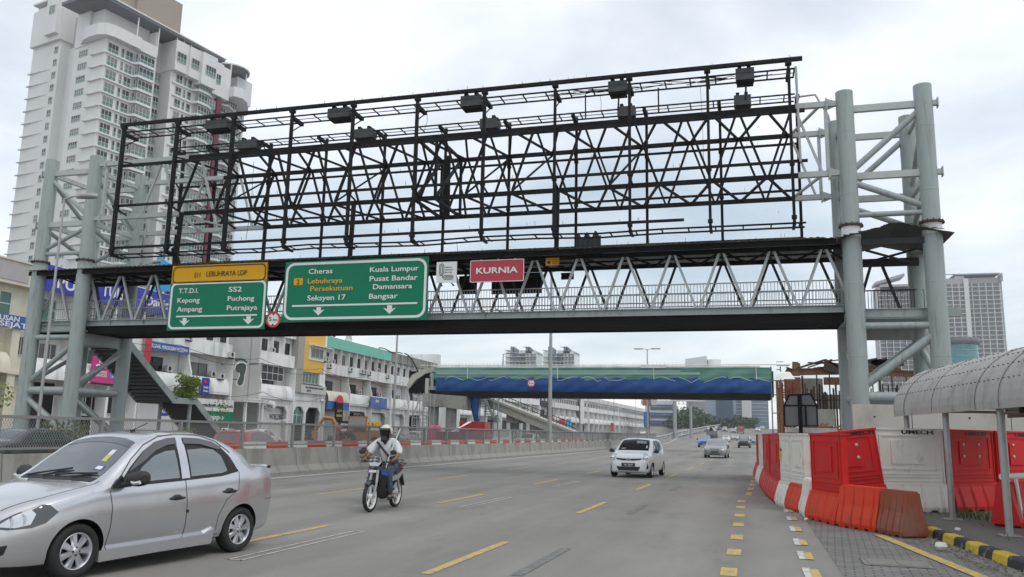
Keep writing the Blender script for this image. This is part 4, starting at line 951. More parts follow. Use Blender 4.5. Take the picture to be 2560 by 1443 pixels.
q = MB(); q.beam(E_(1030, 985, Y2 + .6), E_(1078, 958, Y2 + .6), .2, .3); q.beam(E_(1020, 975, Y2 + .8), E_(1060, 975, Y2 + .8), .2, .5); q.b2(E_(1072, 975, Y2), E_(1102, 966) + Vector((0, .3, 0))); q.beam(E_(1082, 938), E_(1102, 960), .2, .25); q.beam(E_(1081, 975, Y2 + .1), E_(1081, 932, Y2 + .1), .35, .3, (0, 1, 0)); q.b2(E_(1074, 942, Y2), E_(1104, 936) + Vector((0, .3, 0))); q.build('end_frame', SG, b2, True)
q = MB(); q.b2(E_(1076, 985, Y2 + 1.2), E_(1100, 930, Y2 + 1.4)); q.build('shade_board', K['deck_dark'], b2, True)
q = MB(); p0, p1 = PY(1062, 1017, Y2), PY(1169, 985, Y2); q.prism([(0, .0), (2.2, 0), (2.2, .0), (p1.x - p0.x, -.35), (p1.x - p0.x, p1.z - p0.z - .3), (0, p1.z - p0.z)], (p0.x, Y2 - .8, p0.z), X_, Z_, (0, 2.4, 0)); q.build('crosshead', K['concrete'], b2, True)
for x in (PY(1080, 1040, Y2).x, PY(1125, 1040, Y2).x): q = MB(); q.tube([(x, Y2 + .4, 0), (x, Y2 + .4, p0.z)], .62, 20); q.build('pier', K['concrete'], b2, True)
q = MB(); xf = PY(1170, 990, Y2).x; q.grid([[(xf, Y2 + .4, 5.7), (xf + .6, Y2 + .2, 5.7), (xf + 1.3, Y2 + .4, 5.7)], [(xf + .4, Y2 + .4, 3.6), (xf + .8, Y2 + .1, 3.6), (xf + 1.2, Y2 + .4, 3.5)], [(xf + .8, Y2 + .4, 2.3), (xf + .95, Y2 + .2, 2.2), (xf + 1.15, Y2 + .4, 2.2)]]); q.build('tarpaulin', tarp, b2, True)
# steel stair and the long concrete ramp behind it
q = MB(); q2 = MB(); Y3 = 94.0
def V(px, py, y=Y3): return PY(px, py, y)
for i in range(15): a = V(1203 + i * 1.9, 996 + i * 4.1); q.b2((a.x - .5, Y3, a.z - .03), (a.x + .7, Y3 + 1.4, a.z + .03))
q2.beam(V(1212, 998), V(1238, 1052), .12, .3); q2.beam(V(1238, 1048), V(1245, 1048), .12, .9); q2.b2(V(1230, 1051), V(1244, 1044))
for px in (1200, 1213, 1234, 1245): a = V(px, 1000); q2.tube([(a.x, Y3 + .1, 0), (a.x, Y3 + .1, 5.9)], .09, 6)
q.build('stair', K['steel_black'], b2, True); q2.build('stair_frame', SG, b2, True)
Y4 = 97.0
def V4(px, py): return PY(px, py, Y4)
q = MB(); a, b = V4(1226, 996), V4(1440, 1082)
q.beam(a + Vector((0, 0, -.55)), b + Vector((0, 0, -.55)), 2.4, 1.0); q.beam(a, b, 2.7, .3); q.build('ramp', K['concrete_pale'], b2, True)
q = MB()
for px, y0 in ((1287, 1040), (1345, 1066)): a = V4(px, y0); q.box((a.x, Y4, a.z - .2), (1.6, 1.9, 1.3)); q.tube([(a.x, Y4, 0), (a.x, Y4, a.z)], .55, 14)
q.build('pier', K['concrete'], b2, True)
q = MB()
for d in (.5, .95): q.tube([V4(1226, 996) + Vector((0, 0, d)), V4(1440, 1082) + Vector((0, 0, d))], .05, 5)
for i in range(28): a = V4(1226, 996).lerp(V4(1440, 1082), i / 27); q.tube([a, a + Vector((0, 0, .95))], .03, 4)
q.build('railing', SD, b2, True)
c = PY(1328, 958, Y2 - .75); height_sign(c, (PY(1338, 958, Y2 - .75) - c).length, 'round red rimmed height limit sign hung on the blue tarpaulin')
sf = thing('scaffold', 'light scaffold tower with a ladder beside the left pier of the farther footbridge', 'scaffold', (xa - 3, 85, 0)); q = MB(); Y5 = 84.0
for px in (1033, 1050, 1058, 1076): 
    a = PY(px, 1000, Y5)
    for dy_ in (0, 1.2): q.tube([(a.x, Y5 + dy_, 0), (a.x, Y5 + dy_, 5.6)], .045, 6)
for z in (1.6, 3.2, 4.8): q.tube([(PY(1033, 1000, Y5).x, Y5, z), (PY(1076, 1000, Y5).x, Y5, z)], .04, 6)
q.tube([(PY(1033, 1000, Y5).x, Y5, 3.2), (PY(1050, 1000, Y5).x, Y5, 4.9)], .05, 6)
for i in range(12): q.box((PY(1062, 1000, Y5).x, Y5, .5 + i * .38), (.55, .1, .08))
q.build('frame', K['galv'], sf, True)
# ------------------------------------------------------------------ shop rows on the left, one facade line
FD = Vector((-.035, 1, 0)).normalized(); FN = Vector((1, .035, 0)).normalized()
def S(Y, z, o=0.0): return Vector(((-49 - .035 * Y if Y < 150 else -54.25 + .03 * (Y - 150)) + o, Y, z))
def sbox(q, Y0, Y1, z0, z1, o0, o1, mi=0):
    p = [S(Y0, z0, o0), S(Y1, z0, o0), S(Y1, z0, o1), S(Y0, z0, o1)]; u = Vector((0, 0, z1 - z0))
    return q.add(p + [a + u for a in p], [(0, 1, 2, 3), (7, 6, 5, 4), (0, 4, 5, 1), (1, 5, 6, 2), (2, 6, 7, 3), (3, 7, 4, 0)][::1], mi)
def window(par, Y0, Y1, z0, z1, o, nx=2, nz=1, glass='win_dark', frame='win_frame', fw=.06):
    if glass == 'win_dark' and rnd.random() < .22: glass = 'win_curtain'
    q = MB(); sbox(q, Y0, Y1, z0, z1, o - .12, o + .02); w_ = q.build('window', K[glass], par, True)
    q = MB()
    for i in range(nx + 1): y = Y0 + (Y1 - Y0 - fw) * i / nx; sbox(q, y, y + fw, z0, z1, o, o + .06)
    for i in range(nz + 1): z = z0 + (z1 - z0 - fw) * i / nz; sbox(q, Y0, Y1, z, z + fw, o - .01, o + .05)
    q.build('frame', K[frame], w_, True); return w_
def aircon(par, Y, z, o=.1):
    q = MB(); sbox(q, Y, Y + .8, z, z + .58, o, o + .32); a = q.build('aircon_unit', K['ac_unit'], par, True)
    q = MB(); c = S(Y + .33, z + .29, o + .325); q.lathe([(0, 0), (.2, 0), (.2, .015), (.22, .015), (.22, 0)], 14, c, 'x'); sbox(q, Y + .1, Y + .14, z - .12, z, o - .3, o + .3); sbox(q, Y + .66, Y + .7, z - .12, z, o - .3, o + .3); q.build('fan_grille', K['steel_dark'], a, True)
def awning(q, Y0, Y1, z0, z1, o0, o1, th=.08):
    n_ = 8
    rows = [[S(Y0, z1 - (z1 - z0) * (1 - math.cos(t * math.pi / 2)), o0 + (o1 - o0) * math.sin(t * math.pi / 2)), S(Y1, z1 - (z1 - z0) * (1 - math.cos(t * math.pi / 2)), o0 + (o1 - o0) * math.sin(t * math.pi / 2))] for t in [i / n_ for i in range(n_ + 1)]]
    q.grid(rows, smooth=True)
def arch(q, Y0, Y1, z1, o, ch_=.7, zs=2.4):        # chamfered arcade opening in a thin wall
    c = ch_; pts = [(Y0, 0), (Y0, 4.9), (Y1, 4.9), (Y1, 0), (Y1 - .25, 0), (Y1 - .25, z1 - c), (Y1 - .25 - c, z1), (Y0 + .25 + c, z1), (Y0 + .25, z1 - c), (Y0 + .25, 0)]
    q.add([S(y, z, o) for y, z in pts], [tuple(range(10))]); q.add([S(y, z, o - .2) for y, z in pts], [tuple(range(10))[::-1]])
    q.add([S(y, z, o) for y, z in pts] + [S(y, z, o - .2) for y, z in pts], [(i, (i + 1) % 10, 10 + (i + 1) % 10, 10 + i) for i in range(10)])
def shell(t, Y0, Y1, top, m, depth=16, o=-1.3):
    q = MB(); sbox(q, Y0, Y1, 0, top, -depth, o); q.build('wall', K[m], t, True)
# cream block at the very left
t = thing('shophouse', 'cream shop block at the left edge with green glass windows', 'shop building', S(42, 0))
shell(t, 30, 48.2, 13.1, 'cream', o=-.5)
q = MB(); sbox(q, 30, 48.2, 11.35, 13.0, -.5, .15); sbox(q, 30, 48.3, 13.0, 13.12, -.6, .3); sbox(q, 30, 48.2, 4.95, 5.2, -.5, .25); awning(q, 30, 46.2, 5.0, 6.5, -.3, .5); sbox(q, 46.3, 47.0, 0, 8.2, -.6, .12); q.build('parapet', K['cream'], t, True)
for y in (33.8, 38.6, 43.3): window(t, y, y + 3.1, 9.1, 10.85, -.48, 3, 2, 'win_green'); window(t, y, y + 2.5, 6.55, 8.15, -.48, 3, 2, 'win_green')
window(t, 46.9, 48.1, 6.4, 7.8, -.48, 3, 1)
q = MB(); sbox(q, 32, 46.0, .3, 4.6, -.49, -.4); q.build('shopfront', K['win_dark'], t, True)
q = MB(); sbox(q, 38, 47.1, 11.6, 12.85, .16, .2); q.build('faded_panel', km('faded', (.40, .37, .37), .4, var=.15, scale=.7), t, True)
def sign(lab, Y0, Y1, z0, z1, o, m, texts, cat='shop sign', name='shop_sign', th=.12, extra=None):
    t = thing(name, lab, cat, S(Y0, z0, o)); q = MB(); sbox(q, Y0, Y1, z0, z1, o, o + th); q.build('panel', K[m] if isinstance(m, str) else m, t, True)
    by = {}
    for (s, y, z, cap, wd, k_) in texts: letters(by.setdefault(k_, MB()), s, S(y, z, o + th + .01), FD, Z_, cap, wd, .018, .02)
    for k_, q in by.items(): q.build('lettering', K[k_], t, True)
    if extra: extra(t, o + th)
    return t
sign('blue sign lettered USAN SEJATI in white on the cream block', 41.5, 47.6, 8.2, 9.12, .16, 'sign_blue2', [('USAN', 44.9, 8.68, .36, 1.7, 'sign_white'), ('SEJATI', 44.95, 8.27, .36, 2.6, 'sign_white')])
def faint(tt, o): pass
sign('low dark shop board with yellow and red letters at the left edge', 42.6, 46.1, 3.0, 4.3, -.35, 'win_dark', [('CO', 45.0, 3.8, .3, .7, 'sign_text_yellow'), ('A', 45.2, 3.1, .5, .45, 'sign_red')])
# block with the long blue board
t = thing('shophouse', 'white shop block carrying the long blue board behind the left bridge columns', 'shop building', S(56, 0))
shell(t, 48.3, 60.0, 13.2, 'white_paint', o=-1.0)
q = MB()
for a, b in ((48.3, 52.0), (52.3, 60.0)): sbox(q, a, b, 8.0, 9.1, -1, .1); awning(q, a, b, 4.95, 6.4, -.6, .5); sbox(q, a, b, 4.8, 5.0, -1, .5)
for y in (48.3, 52.0, 56.2, 59.8): sbox(q, y, y + .3, 0, 11.5, -1, .2)
sbox(q, 48.3, 60, 12.9, 13.45, -1, .2); q.build('parapet', K['white_paint'], t, True)
for y, n_ in ((49.0, 3), (52.6, 3), (55.2, 2), (57.5, 3)): window(t, y, y + 2.1, 9.3, 11.0, -.98, n_, 2, 'win_green')
for y, n_ in ((48.7, 5), (53.0, 3), (56.6, 3)): window(t, y, y + 2.9, 6.3, 7.6, -.98, n_, 1, 'win_dark' if y < 50 else 'win_green')
q = MB(); sbox(q, 49, 51.8, .2, 4.6, -1.0, -.9); sbox(q, 52.6, 56, .2, 2.2, -.98, -.9); q.build('shopfront', K['win_dark'], t, True); aircon(t, 51.9, 1.4, -.6); aircon(t, 53, 1.3, -.6)
for y in (53.4, 55.1, 56.8): window(t, y, y + 1.5, 2.4, 4.2, -.9, 2, 1)
sign('long blue board with big white letters seen between the bridge columns', 48.6, 66.5, 11.4, 13.35, .22, 'sign_blue', [('PUS', 49.6, 11.75, .95, 2.6, 'sign_white'), ('TUISYE', 54.3, 11.95, .9, 4.0, 'sign_white'), ('Danis', 59.7, 12.0, .85, 3.1, 'sign_white'), ('JIC', 63.6, 11.6, .6, 1.3, 'sign_white')])
def klo(tt, o):
    q = MB(); c = S(55.5, 6.45, o + .01); q.lathe([(.2, 0), (.34, 0), (.34, .02), (.2, .02)], 20, c, 'x'); q.build('emblem', K['sign_blue'], tt, True)
    q = MB(); q.tube([S(54.3 + .1 * i, 6.15 + .12 * math.sin(i * .6), o + .03) for i in range(12)], .07, 6); q.build('emblem', K['sign_white'], tt, True)
    q = MB(); sbox(q, 56.0, 57.5, 5.3, 5.85, o, o + .015); q.build('number_patch', K['cyan'], tt, True); q = MB(); sbox(q, 54.0, 57.9, 4.72, 4.85, o - .02, o + .015); q.build('edge_strip', K['sign_black'], tt, True)
sign('magenta cleaning service board between two left bridge columns', 53.9, 57.9, 4.75, 6.95, .45, 'pink', [('HIRE', 56.4, 6.45, .34, 1.3, 'sign_white'), ('清洁', 56.35, 6.0, .3, .9, 'sign_white'), ('CLEANING', 54.3, 5.62, .22, 1.3, 'sign_white'), ('SERVICES', 54.3, 5.35, .22, 1.3, 'sign_white'), ('03 7727', 56.2, 5.62, .15, 1.1, 'sign_white'), ('016 727', 56.2, 5.38, .15, 1.1, 'sign_white'), ('KL', 54.6, 6.4, .24, .5, 'win_frame')], 'advert board', 'advert_board', .1, klo)
t = thing('banner', 'red vertical banner at the corner of the dental clinic block', 'banner', S(60, 8)); q = MB(); q.grid([[S(59.9 + .9 * i / 6, z, .5 + .05 * math.sin(z)) for i in range(7)] for z in (6.9, 8, 9, 10.2)][::-1]); q.build('cloth', K['sign_red'], t, True); q = MB(); q.tube([S(59.85, 6.8, .5), S(59.85, 10.4, .5)], .03, 6); q.build('pole', K['galv'], t, True)
# dental clinic block, generic two-bay pattern reused along the row
def block(Y0, Y1, lab, m='white_paint', band=None, top='white_paint', bay=7.2, fin=True, old=None, arches=True, detail=True, fins2='pale_grey', zoff=0.0, acs=()):
    t = thing('shophouse', lab, 'shop building', S((Y0 + Y1) / 2, 0)); band = band or m
    shell(t, Y0, Y1, 13.2, fins2, o=-1.15)
    q = MB(); sbox(q, Y0, Y1, 9.9, 12.1, -1.2, -.48); q.build('upper_wall', K[fins2], t, True)
    q = MB(); sbox(q, Y0, Y1, 12.0, 13.45, -1.2, .05); q.build('parapet', K[top], t, True)
    q = MB(); sbox(q, Y0, Y1, 8.55, 9.95, -1.2, .05); sbox(q, Y0, Y1, 4.75, 4.95, -1.2, .1); q.build('band', K[band], t, True)
    n_ = max(1, round((Y1 - Y0) / bay)); b = (Y1 - Y0) / n_; fq = MB(); aw = MB()
    for i in range(n_):
        a = Y0 + b * i; c = a + b
        fq.prism([(0, 0), (.25, 0), (.25, 6.6), (-.15, 7.9), (-.15, 8.55), (-1.2, 8.55), (-1.2, 0)], S(a - .09, 0, .1), FN, Z_, FD * .18)
        awning(aw, a + .1, c - .1, 4.95, 6.4, -.5, .15)
        if detail:
            window(t, a + .25, a + b * .64, 6.4, 7.75, -1.12, 3, 1, 'win_dark', 'steel_dark', .04); k_ = 3 if b > 6 else 2
            for j in range(k_):
                ya = a + b * (j + .22) / k_; window(t, ya, ya + b / k_ * .52, 10.1, 11.4, -.42, 2, 1, 'win_dark', 'steel_dark', .03)
                sbox(fq, a + b * j / k_ - .06, a + b * j / k_ + .06, 9.9, 12.0, -1.2, 0)
            if arches: arch(aw, a + .12, c - .1, 4.0, -.3)
            if i in acs: aircon(t, a + b * .66, 6.5, -.9)
            if i % 2 == 0: aircon(t, a + b * .3, 9.95, -.3)
            s_ = MB(); sbox(s_, a + .4, c - .4, .1, 3.8, -1.14, -1.05); s_.build('shopfront', K['win_dark'] if i % 2 else K['pale_grey'], t, True)
            if i % 2: window(t, a + b * .5, a + b * .82, 2.3, 3.7, -.7, 2, 1, 'win_dark')
        else:
            s_ = MB(); sbox(s_, a + .3, a + b * .7, 6.4, 7.7, -1.15, -1.05); sbox(s_, a + .4, c - .4, .1, 4.2, -1.15, -1.05)
            for j in range(3): sbox(s_, a + b * (j + .25) / 3, a + b * (j + .75) / 3, 10.1, 11.3, -.5, -.42)
            s_.build('window', K['win_dark'], t, True)
    sbox(fq, Y1 - .09, Y1 + .09, 0, 8.55, -1.2, .3); fq.split('fin_wall', K[m], t); aw.build('awning', K[m], t, True)
    return t
t = block(60.1, 74.0, 'white dental clinic block with stained parapets and window air conditioners', 'white_old', 'white_old', 'white_old', 7.0, arches=False, acs=(0, 1))
aircon(t, 66.0, 9.6, .1); aircon(t, 73.2, 8.6, .1); aircon(t, 74.3, 8.7, -.6); aircon(t, 72.0, 6.3, -.1)
sign('blue board lettered KLINIK PERGIGIAN ROZIAH', 60.9, 66.6, 8.2, 8.95, .08, 'sign_blue2', [('KLINIK PERGIGIAN ROZIAH', 61.2, 8.4, .34, 5.1, 'sign_white')])
def sunw(tt, o):
    q = MB(); q.lathe([(0, 0), (.22, 0), (.22, .03), (0, .03)], 16, S(69.0, 5.75, o), 'x'); q.build('emblem', K['sign_red'], tt, True)
sign('upright dark blue sign with a red sun emblem beside the leafy stair landing', 68.6, 69.7, 4.6, 6.2, .5, 'sign_blue', [('Sushi', 68.75, 5.2, .22, .75, 'sign_white'), ('Green', 68.75, 4.85, .22, .75, 'sign_white')], extra=sunw)
sign('white board reading ertugadget dot com above the green board', 67.2, 74.1, 3.05, 4.2, .55, 'pale_grey', [('ertugadget.dot.com', 67.5, 3.45, .36, 6.4, 'sign_black')])
sign('green board with white letters under the white web address board', 69.6, 74.1, 1.9, 3.04, .55, 'sign_green', [('oppo', 70.0, 2.25, .5, 2.4, 'sign_white')])
sign('small blue board low beside the stair column', 62.8, 63.9, 2.4, 3.2, .4, 'sign_blue', [('ATM', 62.95, 2.65, .3, .7, 'sign_white')])
# foot reflexology sign on brackets
t = thing('foot_sign', 'dark green foot shaped sign with five toes on the grey end wall', 'shop sign', S(74.5, 6.8, .6)); c = S(74.55, 0, .9)
ft = [(.0, 5.75), (.28, 5.9), (.4, 6.4), (.42, 6.9), (.55, 7.5), (.5, 7.95), (.2, 8.15), (-.2, 8.1), (-.55, 7.8), (-.6, 7.4), (-.4, 7.15), (-.1, 7.1), (-.05, 6.8), (-.25, 6.3), (-.28, 5.95)]
wd = Vector((.55, .83, 0)).normalized(); nrm = Vector((.83, -.55, 0))
def grow(p, k): cx_ = 0; cz = 6.95; return [(x + (.09 if x > -.05 else -.09) * k, z + (.09 if z > cz else -.09) * k) for x, z in p]
q = MB(); q.prism([(x, z) for x, z in grow(ft, 1)][::1], Vector((c.x, c.y, 0)), wd, Z_, nrm * -.15); q.build('rim', K['sign_white'], t, True)
q = MB(); q.prism(ft, Vector((c.x, c.y, 0)) + nrm * .02, wd, Z_, nrm * -.1)
for i, (x, z, r) in enumerate(((-.5, 8.42, .19), (-.18, 8.5, .15), (.1, 8.48, .13), (.34, 8.4, .12), (.54, 8.26, .11))):
    ci = [(x + r * math.cos(a * .5236), z + r * math.sin(a * .5236)) for a in range(12)]; q.prism(ci, Vector((c.x, c.y, 0)) + nrm * .02, wd, Z_, nrm * -.1)
q.build('panel', km('foot_green', (.05, .075, .06), .5, var=.1, scale=2), t, True)
q = MB()
for z in (6.4, 7.9): q.tube([S(73.9, z, -1.1), S(74.2, z, .8)], .04, 6)
q.build('bracket', K['steel_dark'], t, True)
# gable-ended white block with round sign
t = block(79.6, 87.2, 'white shop block with a blank grey side wall facing the bridge', 'white_paint', 'white_paint', 'white_paint', 7.4)
q = MB(); sbox(q, 79.45, 79.62, 0, 14.2, -17, -1.15); sbox(q, 79.45, 79.62, 0, 8.5, -1.2, .2); sbox(q, 79.45, 79.62, 8.4, 14.2, -1.2, -.1); q.build('side_wall', K['wall_grey'], t, True)
q = MB(); sbox(q, 79.38, 79.44, 9.8, 11.6, -6.2, -4.7); q.build('window', K['win_dark'], t, True); window(t, 80.3, 85.1, 6.8, 8.5, -.2, 4, 2, 'win_dark')
q = MB(); q.tube([Vector((S(79.6, 0).x - 4.2, 79.3, z)) for z in (1, 5, 7.4)], .04, 6); q.tube([Vector((S(79.6, 0).x - 6.4 + 1.9 * (1 - abs(a)), 79.3, 10.8 + a * 1.1)) for a in (-1, -.9, 0, .9, 1)], .05, 6); q.build('pipe', K['steel_black'], t, True)
q = MB(); sbox(q, 75.2, 79.4, 4.15, 4.4, -4.5, 1.4); sbox(q, 75.2, 79.4, 4.4, 4.5, -4.6, 1.5); sbox(q, 78.9, 79.15, 0, 4.2, .9, 1.15); sbox(q, 75.6, 75.85, 0, 4.2, .9, 1.15); q.build('porch', K['white_paint'], t, True)
t = thing('round_sign', 'round white disc sign hung out from the white block', 'shop sign', S(81.2, 3.8, .6)); q = MB(); c = S(81.3, 3.9, .7); q.lathe([(0, -.1), (.6, -.1), (.62, 0), (.6, .1), (0, .1)], 28, c, 'y'); q.build('panel', K['sign_white'], t, True); q = MB(); letters(q, 'Wz', c + Vector((-.35, -.12, -.18)), X_, Z_, .4, .7, .01, .02); q.build('lettering', K['sign_black'], t, True); q = MB(); q.beam(c + Vector((-1.6, 0, .3)), c + Vector((-.5, 0, .3)), .05, .05); q.beam(c + Vector((-1.6, 0, -.3)), c + Vector((-.5, 0, -.3)), .05, .05); q.build('bracket', K['steel_black'], t, True)
sign('black cut-out lettering board over the shutters of the white block', 81.5, 86.0, 2.35, 2.5, .3, 'pale_grey', [('WORLDBIG', 81.6, 2.45, .62, 3.0, 'sign_black')])
# beige and mustard front
t = thing('shophouse', 'shop front with a tall mustard yellow panel between beige piers', 'shop building', S(91, 0)); shell(t, 87.3, 94.9, 13.3, 'pale_grey', o=-.9)
km('beige_pier', (.34, .315, .28), .7, var=.05, scale=1)
q = MB(); sbox(q, 87.3, 88.9, 5.8, 15, -.9, .35); q.build('pier', K['beige_pier'], t, True)
q = MB(); sbox(q, 88.9, 94.3, 8.35, 15, -.8, .3); q.build('yellow_panel', K['yellow_wall'], t, True)
q = MB(); sbox(q, 94.3, 94.9, 5, 15, -.9, .25); sbox(q, 90.1, 94, 9.9, 11.6, .28, .42); sbox(q, 93.3, 94.2, 6.9, 8.3, -.8, .28); sbox(q, 87.3, 94.9, 4.8, 5.9, -.9, 0); q.build('surround', K['white_paint'], t, True)
window(t, 90.4, 93.6, 10.15, 11.4, .44, 3, 1); window(t, 88.95, 93.2, 6.95, 8.3, .1, 5, 1, 'win_green'); aircon(t, 93.9, 10.0, .45)
q = MB(); sbox(q, 90, 95, 11.6, 11.72, .3, 1.1); q.build('sunshade', K['pale_grey'], t, True); q = MB(); arch(q, 87.5, 90.6, 4.1, 0); arch(q, 90.6, 94.8, 4.1, 0); q.build('arcade', K['pale_grey'], t, True); window(t, 87.9, 90.2, 1.9, 4.3, -.3, 2, 2, 'win_green')
q = MB(); sbox(q, 87.5, 94.8, .1, 4, -.88, -.8); q.build('shopfront', K['win_dark'], t, True)
sign('grey sign box with faint dark lettering under the mustard panel', 88.4, 95.0, 5.75, 6.75, .36, 'wall_grey', [('THE INNER SANCTUARY', 89.4, 6.35, .22, 4.8, 'steel_dark'), ('SPA', 89.8, 5.95, .26, 1.2, 'steel_dark')])
t = block(95.0, 117.2, 'long shop block with a turquoise top band and rows of small windows', 'pale_grey', 'pale_grey', 'turq', 7.4, fins2='pinkish', acs=(1, 2))
for y in (95.6, 102.0, 105.6, 106.6, 108.3, 115.2): aircon(t, y, 9.3, .1)
q = MB(); awning(q, 95.3, 101.5, 5.05, 6.4, 0, .7); q.build('awning', K['cream'], t, True); q = MB(); sbox(q, 95.2, 101.6, 4.0, 5.0, .55, .68); q.build('awning_valance', K['sign_blue2'], t, True)
sign('dark blue photo banner under the awning of the turquoise topped block', 109.2, 115.4, 4.6, 6.2, .3, km('photo_banner', (.05, .09, .28), .4, var=.8, scale=.8), [('Ao!', 111.0, 5.5, .4, 1.2, 'sign_white')])
def tank(Y, o): return S(Y, 13.3, o)
t = thing('antenna_mast', 'roof antennas in grey screens on the turquoise topped block', 'antenna', S(103.5, 13.3, -4)); q = MB()
for y in (102.6, 103.4): sbox(q, y, y + .55, 13.3, 17.2, -4, -3.5)
q.build('screen', K['pale_grey'], t, True); q = MB()
for y in (104.1, 104.8): 
    q.tube([S(y, 13.3, -4), S(y, 17.6, -4)], .06, 6)
    for k in range(6): q.box(S(y, 14 + .6 * k, -3.8), (.3, .35, .35))
q.build('mast', K['steel_dark'], t, True)
t = thing('satellite_dish', 'white satellite dish on the turquoise topped roof', 'satellite dish', S(107.2, 13.4, -3)); q = MB(); q.lathe([(.02, .0), (.4, .05), (.75, .2), (1.0, .42)], 20, S(107.2, 14.2, -3), 'x'); q.build('dish', K['white_paint'], t, True); q = MB(); q.tube([S(107.2, 13.2, -3.2), S(107.2, 14.2, -3.1)], .07, 8); q.build('stand', K['galv'], t, True)
t = block(117.3, 140.5, 'shop block with a blackened bare concrete parapet beside the farther footbridge', 'pale_grey', 'pale_grey', 'old_parapet', 7.6, acs=(0, 1)); 
q = MB(); sbox(q, 139, 140.5, 13, 15.2, -6, .1); q.build('stair_head', K['pale_grey'], t, True)
q = MB(); q.tube([S(112 + i * 1.2, 13.55 + .14 * math.sin(i * 1.1), .1) for i in range(9)], .08, 6); q.tube([S(122 + i * .9, 13.7 - .05 * i * i, .3) for i in range(9)], .1, 6); q.build('hose', K['steel_black'], t, True)
sign('signboard tower with a red dome top over striped panels', 96.9, 98.9, 2.4, 5.0, .9, 'steel_black', [('HARBOUR', 97.0, 3.1, .3, 1.7, 'sign_text_yellow'), ('CITY', 97.2, 3.7, .3, 1.3, 'sign_text_yellow')], 'sign tower', 'sign_tower', .2, lambda tt, o: (lambda q: (q.prism([(1.0 * math.cos(a * .2618), 1.0 * math.sin(a * .2618)) for a in range(13)], S(97.9, 4.9, o - .1), FD, Z_, FN * .12), q.build('dome', K['sign_red'], tt, True)))(MB()))
sign('black board lettered HARBORCITY in orange beside the sign tower', 97.0, 103.5, .9, 2.6, 1.6, 'steel_black', [('HARBORCITY', 99.6, 1.85, .5, 3.7, 'barrier_orange'), ('RESTORAN', 97.2, 1.95, .3, 2.1, 'sign_white'), ('SG SEAFOOD', 99.6, 1.15, .45, 3.6, 'barrier_orange'), ('999', 97.3, 1.15, .45, 1.7, 'sign_white')])
t = thing('shop_lettering', 'free-standing yellow letters reading Sorvan above the arcade', 'shop sign', S(104, 2.0, 1.5)); q = MB(); letters(q, 'Sorvan', S(104.2, 2.0, 1.5), FD, Z_, 1.0, 6.3, .03, .25); q.build('lettering', K['sign_text_yellow'], t, True); q = MB(); q.beam(S(104.2, 1.85, 1.5), S(110.5, 1.85, 1.5), .1, .12); q.build('rail', K['steel_dark'], t, True)
# rows beyond the farther footbridge
fl = [(152, 176, 'white_paint', 'white_paint', 'white shop block just past the concrete ramp of the farther footbridge'), (178, 210, 'white_paint', 'white_paint', 'white shop block with rounded fins seen behind the concrete ramp'), (211, 222, 'steel_dark', 'steel_dark', 'dark grey shop front breaking the white row past the farther footbridge'), (223, 258, 'pale_grey', 'wall_grey', 'grey shop block with slotted parapet in the distant row'), (259, 268, 'pale_grey', 'white_paint', 'tall distant shop front with a white banner'), (270, 325, 'white_paint', 'pale_grey', 'long white shop row near the blue and white building'), (327, 392, 'white_paint', 'white_paint', 'last white shop row ending at the blue and white building')]
for a, b, m, top, lab in fl: block(a, b, lab, m, m, top, 7.4, detail=False)
sign('tall white banner with black and red print on the distant row', 255.5, 261.5, 4.6, 13.0, .3, 'sign_white', [('CAR', 256, 11, 1.2, 4.5, 'sign_black'), ('TINT', 256, 9, 1.2, 4.5, 'sign_black'), ('SALE', 256, 7, 1.2, 4.5, 'sign_black'), ('50%', 256, 5, 1.2, 4.5, 'sign_red')], 'banner', 'banner')
for y, m_, lab in ((213, 'sign_red', 'round red shop sign low on the distant row'), (226, 'barrier_red', 'red shop banner with a blue ring on the distant row'), (233, 'cyan', 'small sky blue shop sign on the distant row'), (300, 'sign_red', 'little red sign far along the white row')): sign(lab, y, y + 5, 2.5, 5.6, 1.5, m_, [])
# ------------------------------------------------------------------ condominium tower behind the shops
th_ = R_(12.4); E1 = Vector((math.sin(th_), math.cos(th_), 0)); E2 = Vector((-math.cos(th_), math.sin(th_), 0))
C1 = Vector((-130, 145, 0)) - E1 * 9.7
cn = thing('apartment_tower', 'white high-rise apartment tower with green balconies and a tan roof block', 'apartment tower', C1)
def T(s, u, z): return C1 + E1 * s + E2 * u + Vector((0, 0, z))
def tb(q, s0, s1, u0, u1, z0, z1, mi=0):
    p = [T(s0, u0, z0), T(s1, u0, z0), T(s1, u1, z0), T(s0, u1, z0)]; h = Vector((0, 0, z1 - z0)); return q.add(p + [a + h for a in p], [(3, 2, 1, 0), (4, 5, 6, 7), (0, 1, 5, 4), (1, 2, 6, 5), (2, 3, 7, 6), (3, 0, 4, 7)], mi)
km('condo_white', (.64, .645, .64), .6, var=.04, scale=.2, dirt=(.5, .5, .49), dirt_amt=.4, dscale=(.15, .15, .05))
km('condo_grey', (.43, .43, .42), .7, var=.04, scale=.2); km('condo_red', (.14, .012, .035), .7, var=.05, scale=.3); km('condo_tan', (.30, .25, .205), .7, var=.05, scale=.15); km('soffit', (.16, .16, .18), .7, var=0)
km('balcony_glass', (.11, .20, .18), .12, var=.4, scale=.12, spec=.4); km('condo_glass', (.035, .042, .045), .12, var=.7, scale=.2, spec=.35)
W_ = MB()
tb(W_, 0, 12, 0, 11, 0, 84.6); tb(W_, 12.3, 17, 5, 20, 0, 90); tb(W_, 16.8, 30, 0, 14, 0, 84.6); tb(W_, 30.6, 38, 1, 16, 0, 84); tb(W_, 38, 43.5, 4, 16, 0, 84); tb(W_, 2, 40, 10, 22, 0, 86)
tb(W_, 9, 12.3, -.3, 3, 0, 91.5) if False else None
